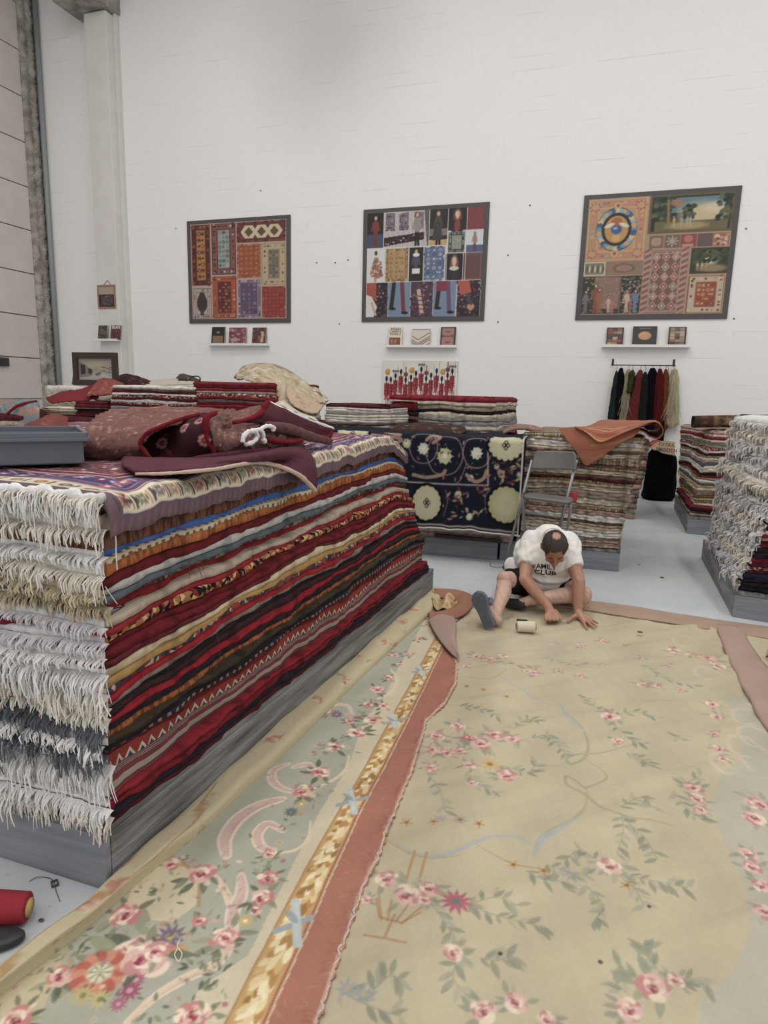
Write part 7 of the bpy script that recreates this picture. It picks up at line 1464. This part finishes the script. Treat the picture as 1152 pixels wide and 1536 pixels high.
fold = sum(.010*np.exp(-(((V-P_)@np.cross(D_, [0, .9, .3]))/.011)**2)*np.exp(-(((V-P_)@np.array(D_))/.11)**2)*(V[:, 1] < 4.78) for P_, D_ in [(yp(800, 835, 4.6), (.55, 0, -.83)), (yp(806, 848, 4.6), (.75, 0, -.66)), (yp(846, 838, 4.6), (-.6, 0, -.8)), (yp(842, 850, 4.6), (-.8, 0, -.6)), (yp(812, 866, 4.6), (.98, 0, -.2)), (yp(828, 871, 4.6), (.99, 0, .12)), (yp(800, 862, 4.6), (.8, 0, -.6)), (yp(786, 838, 4.5), (.9, 0, .43)), (yp(862, 838, 4.5), (.9, 0, -.4)), (yp(775, 842, 4.7), (.3, 0, -.95)), (yp(792, 808, 4.6), (.7, 0, .7)), (yp(850, 808, 4.6), (.7, 0, -.7))])+.005*n2(11, V[:, 0]*1.5+V[:, 1]*.5, V[:, 2]*.7, .30, 4)+.004*n2(12, V[:, 0]*.6+V[:, 1], V[:, 2]*1.7, .17, 3)+.008*np.exp(-((V[:, 2]-.30-.10*np.sin(V[:, 0]*6))/.012)**2)*(np.abs(V[:, 0]+.3) < .16)-.007*np.exp(-((V[:, 2]-.27-.10*np.sin(V[:, 0]*6))/.012)**2)
sf = sstep(.12, .22, V[:, 2]); V += Nv*(fold*sf)[:, None]; me.vertices.foreach_set('co', V.ravel()); me.update()
shirt = link('t_shirt', me, mat('white_cotton', '#dedbd5', .9, noise=.15, nscale=6, c2='#cfcac2', bmp=.3, bscale=220, spec=.15, bdist=.001), MAN)
# neckline band
bm = bmesh.new(); c0 = NK+np.array([.002, .045, .004]); ax_ = Vector(HD-NK).normalized(); u_ = ax_.orthogonal().normalized(); w_ = ax_.cross(u_)
add_tube(bm, [Vector(c0)+(u_*math.cos(t)+w_*math.sin(t))*.070 for t in np.linspace(0, 2*math.pi, 40)], .005, 8, False); bmobj('neckband', bm, shirt.data.materials[0], shirt, True)
bvh = BVHTree.FromPolygons([tuple(v) for v in V], [tuple(p.vertices) for p in me.polygons])
def chest(body_, px, py, size, rot, xs=1.0):
    o = text_mesh('print', body_, size, Matrix(), mat('black_print', '#201d1d', .8) if 'black_print' not in bpy.data.materials else bpy.data.materials['black_print'], shirt, 0)
    bm = bmesh.new(); bm.from_mesh(o.data); bmesh.ops.triangulate(bm, faces=bm.faces); bmesh.ops.subdivide_edges(bm, edges=bm.edges, cuts=2, use_grid_fill=True)
    # direction roughly square to the chest, from in front of it
    c0 = yp(px, py, 4.55); d = np.array([.06, .97, .22]); d /= np.linalg.norm(d); rx = np.cross(d, [0, 0, 1]); rx /= np.linalg.norm(rx); uz = np.cross(rx, d); ca, sa = math.cos(rot), math.sin(rot)
    for v in bm.verts:
        x, y = v.co.x*xs, v.co.y; q = c0+rx*(x*ca-y*sa)+uz*(x*sa+y*ca)-d*.3
        h = bvh.ray_cast(Vector(q), Vector(d), 1.5)
        v.co = h[0]-Vector(d)*.003 if h[0] is not None else Vector(q+d*.4)
    bm.to_mesh(o.data); bm.free()
chest('FAMILY', 816.5, 853.5, .052, .03, .95); chest('CLUB', 817, 863.5, .054, -.03, 1.15)
# shorts
bm = bmesh.new()
for px, py, Y, r_ in TR_[:3]: p = yp(px, py, Y); rr = r_*Y/CF+.012; p[2] = max(p[2], rr*.95); bmesh.ops.create_icosphere(bm, subdivisions=3, radius=rr, matrix=Matrix.Translation(p))
hullcap(bm, HIP_L, .112, HIP_L+(KN_L-HIP_L)*.45, .098); hullcap(bm, HIP_L+(KN_L-HIP_L)*.42, .100, HIP_L+(KN_L-HIP_L)*.86+np.array([-.0, 0, -.004]), .084, flat=True)
hullcap(bm, HIP_R, .112, HIP_R+(KN_R-HIP_R)*.35, .104); hullcap(bm, HIP_R+(KN_R-HIP_R)*.3, .108, HIP_R+(KN_R-HIP_R)*.62+np.array([0, -.0, .008]), .098, flat=True)
me = remesh(bm, .007, 4, .5); V = np.empty(len(me.vertices)*3); me.vertices.foreach_get('co', V); V = V.reshape(-1, 3); V[:, 2] = np.maximum(V[:, 2], .02); V[:, 2] += .004*n2(9, V[:, 0], V[:, 1], .08); me.vertices.foreach_set('co', V.ravel())
link('shorts', me, mat('black_cotton', '#17161a', .85, bmp=.4, bscale=40, spec=.15, bdist=.006), MAN)
# shoe on the stretched leg, sole towards us
SHOE = empty('x', (0, 0, 0), '', ''); bpy.data.objects.remove(SHOE)
def sole_pts():   # outline: s along heel->toe, w half widths left/right
    return [(0, .0, .0), (.02, .030, .028), (.08, .036, .034), (.3, .036, .030), (.5, .040, .032), (.68, .050, .044), (.82, .050, .046), (.92, .038, .036), (.98, .020, .018), (1, 0, 0)]
H0 = yp(735.5, 945, 4.035); T0 = yp(717, 886, 4.03); H0[2] = max(H0[2], .03)
A_ax = (T0-H0); L_ = np.linalg.norm(A_ax)*1.06; A_ax /= np.linalg.norm(A_ax); Nf = np.array([-.10, -1, -.12]); Nf -= A_ax*(Nf@A_ax); Nf /= np.linalg.norm(Nf); B_ax = np.cross(A_ax, Nf); 
if B_ax[0] < 0: B_ax = -B_ax
O_ = H0-A_ax*.012
ss_ = np.linspace(0, 1, 30); sp_ = sole_pts(); wl_ = np.interp(ss_, [p[0] for p in sp_], [p[1] for p in sp_]); wr_ = np.interp(ss_, [p[0] for p in sp_], [p[2] for p in sp_])
outl = [O_+A_ax*s*L_-B_ax*w*1.12 for s, w in zip(ss_, wl_)]+[O_+A_ax*s*L_+B_ax*w*1.12 for s, w in list(zip(ss_, wr_))[1:-1][::-1]]
n = len(outl); cen = np.mean(outl, 0); lay_ = []
for k, (sc_, off_) in enumerate([(.86, .030), (.97, .028), (1, .020), (1, .004), (.96, .0)]): lay_ += [cen+(p-cen)*sc_-Nf*(.030-off_) if False else cen+(p-cen)*sc_+Nf*off_ for p in outl]
F = []
for k in range(4): F += [[k*n+i, k*n+(i+1) % n, (k+1)*n+(i+1) % n, (k+1)*n+i] for i in range(n)]
F += [list(range(n)), list(range(4*n, 5*n))[::-1]]
M_SOLE = mat('slate_rubber', '#5d6673', .7, noise=.3, nscale=40, c2='#4d5560', bmp=.3, bscale=150); 
sh_ = raw('shoe', np.array(lay_), F, M_SOLE, MAN, False)
bm = bmesh.new(); R3 = Matrix(((B_ax[0], A_ax[0], Nf[0], 0), (B_ax[1], A_ax[1], Nf[1], 0), (B_ax[2], A_ax[2], Nf[2], 0), (0, 0, 0, 1)))
for k in range(17):
    s = .06+.052*k; w = (np.interp(s, ss_, wl_)+np.interp(s, ss_, wr_))*.98; mid = (np.interp(s, ss_, wr_)-np.interp(s, ss_, wl_))/2
    if .42 < s < .5: continue
    for q in (-1, 1): c_ = O_+A_ax*s*L_+B_ax*(mid+q*w*.27)+Nf*.031; add_box(bm, tuple(c_), (w*.46, .0115, .004), R3@Matrix.Rotation(q*.12, 4, 'Z'), .0015)
bmobj('tread', bm, M_SOLE, sh_)
path('strap', [('p', *(O_+A_ax*L_*.55-B_ax*.05-Nf*.0)), ('p', *(O_+A_ax*L_*.6-B_ax*.03-Nf*.07)), ('p', *(O_+A_ax*L_*.62+B_ax*.03-Nf*.08)), ('p', *(O_+A_ax*L_*.6+B_ax*.05+Nf*.0))], .014, M_SOLE, sh_, 10)
# dark shoe on the folded leg
bm = bmesh.new(); hullcap(bm, FT_R+np.array([.03, .0, .004]), .040, FT_R+np.array([-.06, .02, -.004]), .036); hullcap(bm, FT_R+np.array([-.06, .02, -.004]), .036, FT_R+np.array([-.09, .10, -.01]), .032)
me = remesh(bm, .006, 3); V = np.empty(len(me.vertices)*3); me.vertices.foreach_get('co', V); V[2::3] = np.maximum(V[2::3], .02); me.vertices.foreach_set('co', V); s2_ = link('shoe', me, mat('black_shoe', '#1d1e22', .6, bmp=.4, bscale=80), MAN); s2_['label'] = 'black shoe on the folded leg'
sh_['label'] = 'slate grey rubber clog with ribbed sole'
path('shoe_strap', [('p', *(FT_R+np.array([.045, -.03, -.02]))), ('p', *(FT_R+np.array([.05, -.02, .03]))), ('p', *(FT_R+np.array([.05, .03, .035])))], .007, mat('dark_purple_trim', '#3a2430', .7), s2_, 8)
# needle between the fingers
o = tube('needle', [F3(838, 930, .03), F3(847.5, 934, .022)], .0016, mat('bright_steel', '#b8b6b0', .3, .9), None, 6); tag(o, 'thin steel needle held against the carpet by the man', 'needle')

# ------------------------------------------------------------ small things on the floor
def cone_spool(name, a, b, r0, r1, mat_, mc, label):
    a, b = Vector(a), Vector(b); bm = bmesh.new(); n = 60
    pts = [a+(b-a)*(i/n) for i in range(n+1)]; rad = [(r0+(r1-r0)*i/n)*(1+.012*math.sin(i*2.3)) for i in range(n+1)]; rad[0] *= .93; rad[-1] *= .93
    add_tube(bm, pts, rad, 32); o = bmobj(name, bm, mat_, None, True); tag(o, label, 'thread spool')
    d = (b-a).normalized(); bm = bmesh.new(); add_tube(bm, [a-d*.006, a-d*.001], r0*.62, 24, False); add_tube(bm, [b+d*.001, b+d*.008], r1*.62, 24, False) if False else None; bmobj('core', bm, mc, o, True); bm = bmesh.new(); add_tube(bm, [b+d*.001, b+d*.008, b+d*.0085, b-d*.004], [r1*.62, r1*.62, r1*.5, r1*.48], 24); bmobj('core', bm, mc, o, True); return o
M_CORE = mat('ochre_paper_core', '#c09a4a', .7)
a, b = FZ(775.5, 939.5, .055), FZ(802, 940.5, .055)
cone_spool('thread_spool', a, b, .033, .036, mat('cream_thread', '#d8cdb0', .9, noise=.3, nscale=80, c2='#c5b896', bmp=.5, bscale=200, stretch=(8, 1, 1)), mat('pink_core', '#a8705c', .8), 'cream thread spool lying on the carpet in front of the man')
a, b = FZ(775, 930.5, .028), FZ(791, 932.5, .028)
bm = bmesh.new(); add_tube(bm, [a, a+(b-a)*.05, a+(b-a)*.62, b], [.008, .012, .012, .009], 14); o = bmobj('marker_pen', bm, mat('black_plastic', '#15151a', .35), None, True); tag(o, 'short black marker pen behind the cream spool', 'pen')
tube('cap', [a+(b-a)*.64, a+(b-a)*1.0], .0128, bpy.data.materials['black_plastic'], o, 14)
a, b = FZ(-45, 1362, .052), FZ(42, 1361, .045)
cone_spool('thread_spool', a, b, .050, .040, mat('red_thread', '#b01426', .8, noise=.4, nscale=60, c2='#840e1c', bmp=.5, bscale=200, stretch=(8, 1, 1)), M_CORE, 'red thread cone lying on the floor at the left edge')
# dark oval sole-shaped thing
bm = bmesh.new(); A, B = FZ(42, 1392, .012), FZ(-70, 1412, .012); d = (B-A); L = np.linalg.norm(d); d /= L; nn = np.array([-d[1], d[0], 0]); nn = -nn if nn[1] > 0 else nn
t = np.linspace(0, 2*math.pi, 40, endpoint=False); ring = [A+d*(L*.5-L*.5*np.sign(math.cos(q))*abs(math.cos(q))**.7)+nn*(.030+.036*math.sin(q)*(1-.1*math.cos(q))) for q in t]
c0 = np.mean(ring, 0); lv_ = []
for s_, z in ((.9, .006), (1, .010), (1, .022), (.93, .028), (.5, .029)): lv_.append([bm.verts.new((c0[0]+(p[0]-c0[0])*s_, c0[1]+(p[1]-c0[1])*s_, z)) for p in ring])
for x, y in zip(lv_, lv_[1:]):
    for i in range(40): bm.faces.new((x[i], x[(i+1) % 40], y[(i+1) % 40], y[i]))
bm.faces.new(lv_[0][::-1]); bm.faces.new(lv_[-1]); o = bmobj('rubber_sole', bm, mat('black_rubber', '#2a2c2f', .55, noise=.3, nscale=30, c2='#393b3e'), None, True); tag(o, 'rounded black rubber sole on the floor at the left edge', 'sole')
# little clip with a thread, crumbs on the floor
q = FZ(82, 1325, .004); bm = bmesh.new(); R = Matrix.Rotation(.9, 4, 'Z')
for dx, sx, sy in ((-.008, .004, .026), (.008, .004, .026)): add_box(bm, tuple(Vector(q)+R@Vector((dx, 0, 0))), (sx, sy, .005), R)
for dy in (-.012, .012): add_box(bm, tuple(Vector(q)+R@Vector((0, dy, 0))), (.016, .004, .005), R)
o = bmobj('buckle', bm, M_FRAME); tag(o, 'tiny dark buckle with a frayed thread on the floor by the platform', 'buckle')
path('loose_thread', [('z', 44, 1322, .003), ('z', 55, 1316, .005), ('z', 70, 1316, .004), ('z', 80, 1321, .005), ('z', 84, 1336, .003), ('z', 90, 1352, .003)], .0012, mat('brown_thread', '#6a5646', .9), o, 5)
for k, (x, y) in enumerate([(62, 1380)]): p = FZ(x, y, .003); bm = bmesh.new(); bmesh.ops.create_icosphere(bm, subdivisions=2, radius=.007, matrix=Matrix.Translation(p)@Matrix.Diagonal((1.3, .8, .4, 1))); o = bmobj('crumb', bm, M_FRAME); tag(o, 'black crumb on the floor near the black sole', 'crumb')
for k, (x, y, l_) in enumerate([(993, 866, 'dark fluff on the grey floor right of the man'), (959, 847, 'small speck of fluff on the floor behind the man'), (960, 948, 'dark fluff on the turned over carpet edge')]): p = FZ(x, y, .006+.03*(k == 2)); bm = bmesh.new(); bmesh.ops.create_icosphere(bm, subdivisions=2, radius=.013 if k != 1 else .008, matrix=Matrix.Translation(p)@Matrix.Diagonal((1.4, .9, .4, 1))); o = bmobj('fluff', bm, M_FRAME); tag(o, l_, 'fluff')
path('wire', [('z', 736, 843, .004), ('z', 736, 849, .004), ('z', 745, 851, .004), ('z', 757, 850, .006)], .0022, M_FRAME, None, 6); tag(bpy.data.objects['wire'], 'thin bent wire on the floor by the chair foot', 'wire')
# stray threads over the large pile and the carpets
M_TH = [mat('white_string', '#ddd6c8', .9), mat('red_string', '#8a2020', .9)]
def sx(px, py, X): return ('x', px, py, X)
for k, (L, mi, r_) in enumerate([([sx(173, 800, -1.20), sx(174, 815, -1.205), sx(174, 830, -1.21), sx(176, 855, -1.21)], 0, .0018), ([sx(152, 870, -1.21), sx(156, 890, -1.21), sx(160, 905, -1.21)], 0, .0012), ([sx(158, 880, -1.205), sx(168, 895, -1.205), sx(176, 906, -1.205)], 0, .0012), ([sx(280, 850, -1.242), sx(288, 838, -1.242), sx(300, 842, -1.242), sx(305, 855, -1.242)], 1, .0012), ([sx(284, 868, -1.242), sx(285, 850, -1.242), sx(295, 846, -1.242), sx(303, 866, -1.242)], 1, .0012), ([sx(325, 950, -1.242), sx(330, 985, -1.242), sx(318, 1015, -1.242), sx(312, 1060, -1.242)], 1, .001)]):
    o = path('stray_thread', L, r_, M_TH[mi], None, 5, 8); tag(o, ['white yarn end hanging at the near corner of the front pile', 'thin white thread on the fringed end of the front pile', 'thin white thread curling beside the fringe of the front pile', 'red thread loop on the long side of the front pile', 'second red thread loop on the long side of the front pile', 'long red thread hanging low on the front pile side'][k], 'thread')
o = path('stray_thread', [('z', 270, 1408, .022), ('z', 266, 1420, .026), ('z', 273, 1430, .022), ('z', 268, 1442, .026), ('z', 262, 1432, .022), ('z', 266, 1424, .024)], .0014, M_TH[0], None, 5, 8); tag(o, 'white thread lying on the purple aster of the border carpet', 'thread')
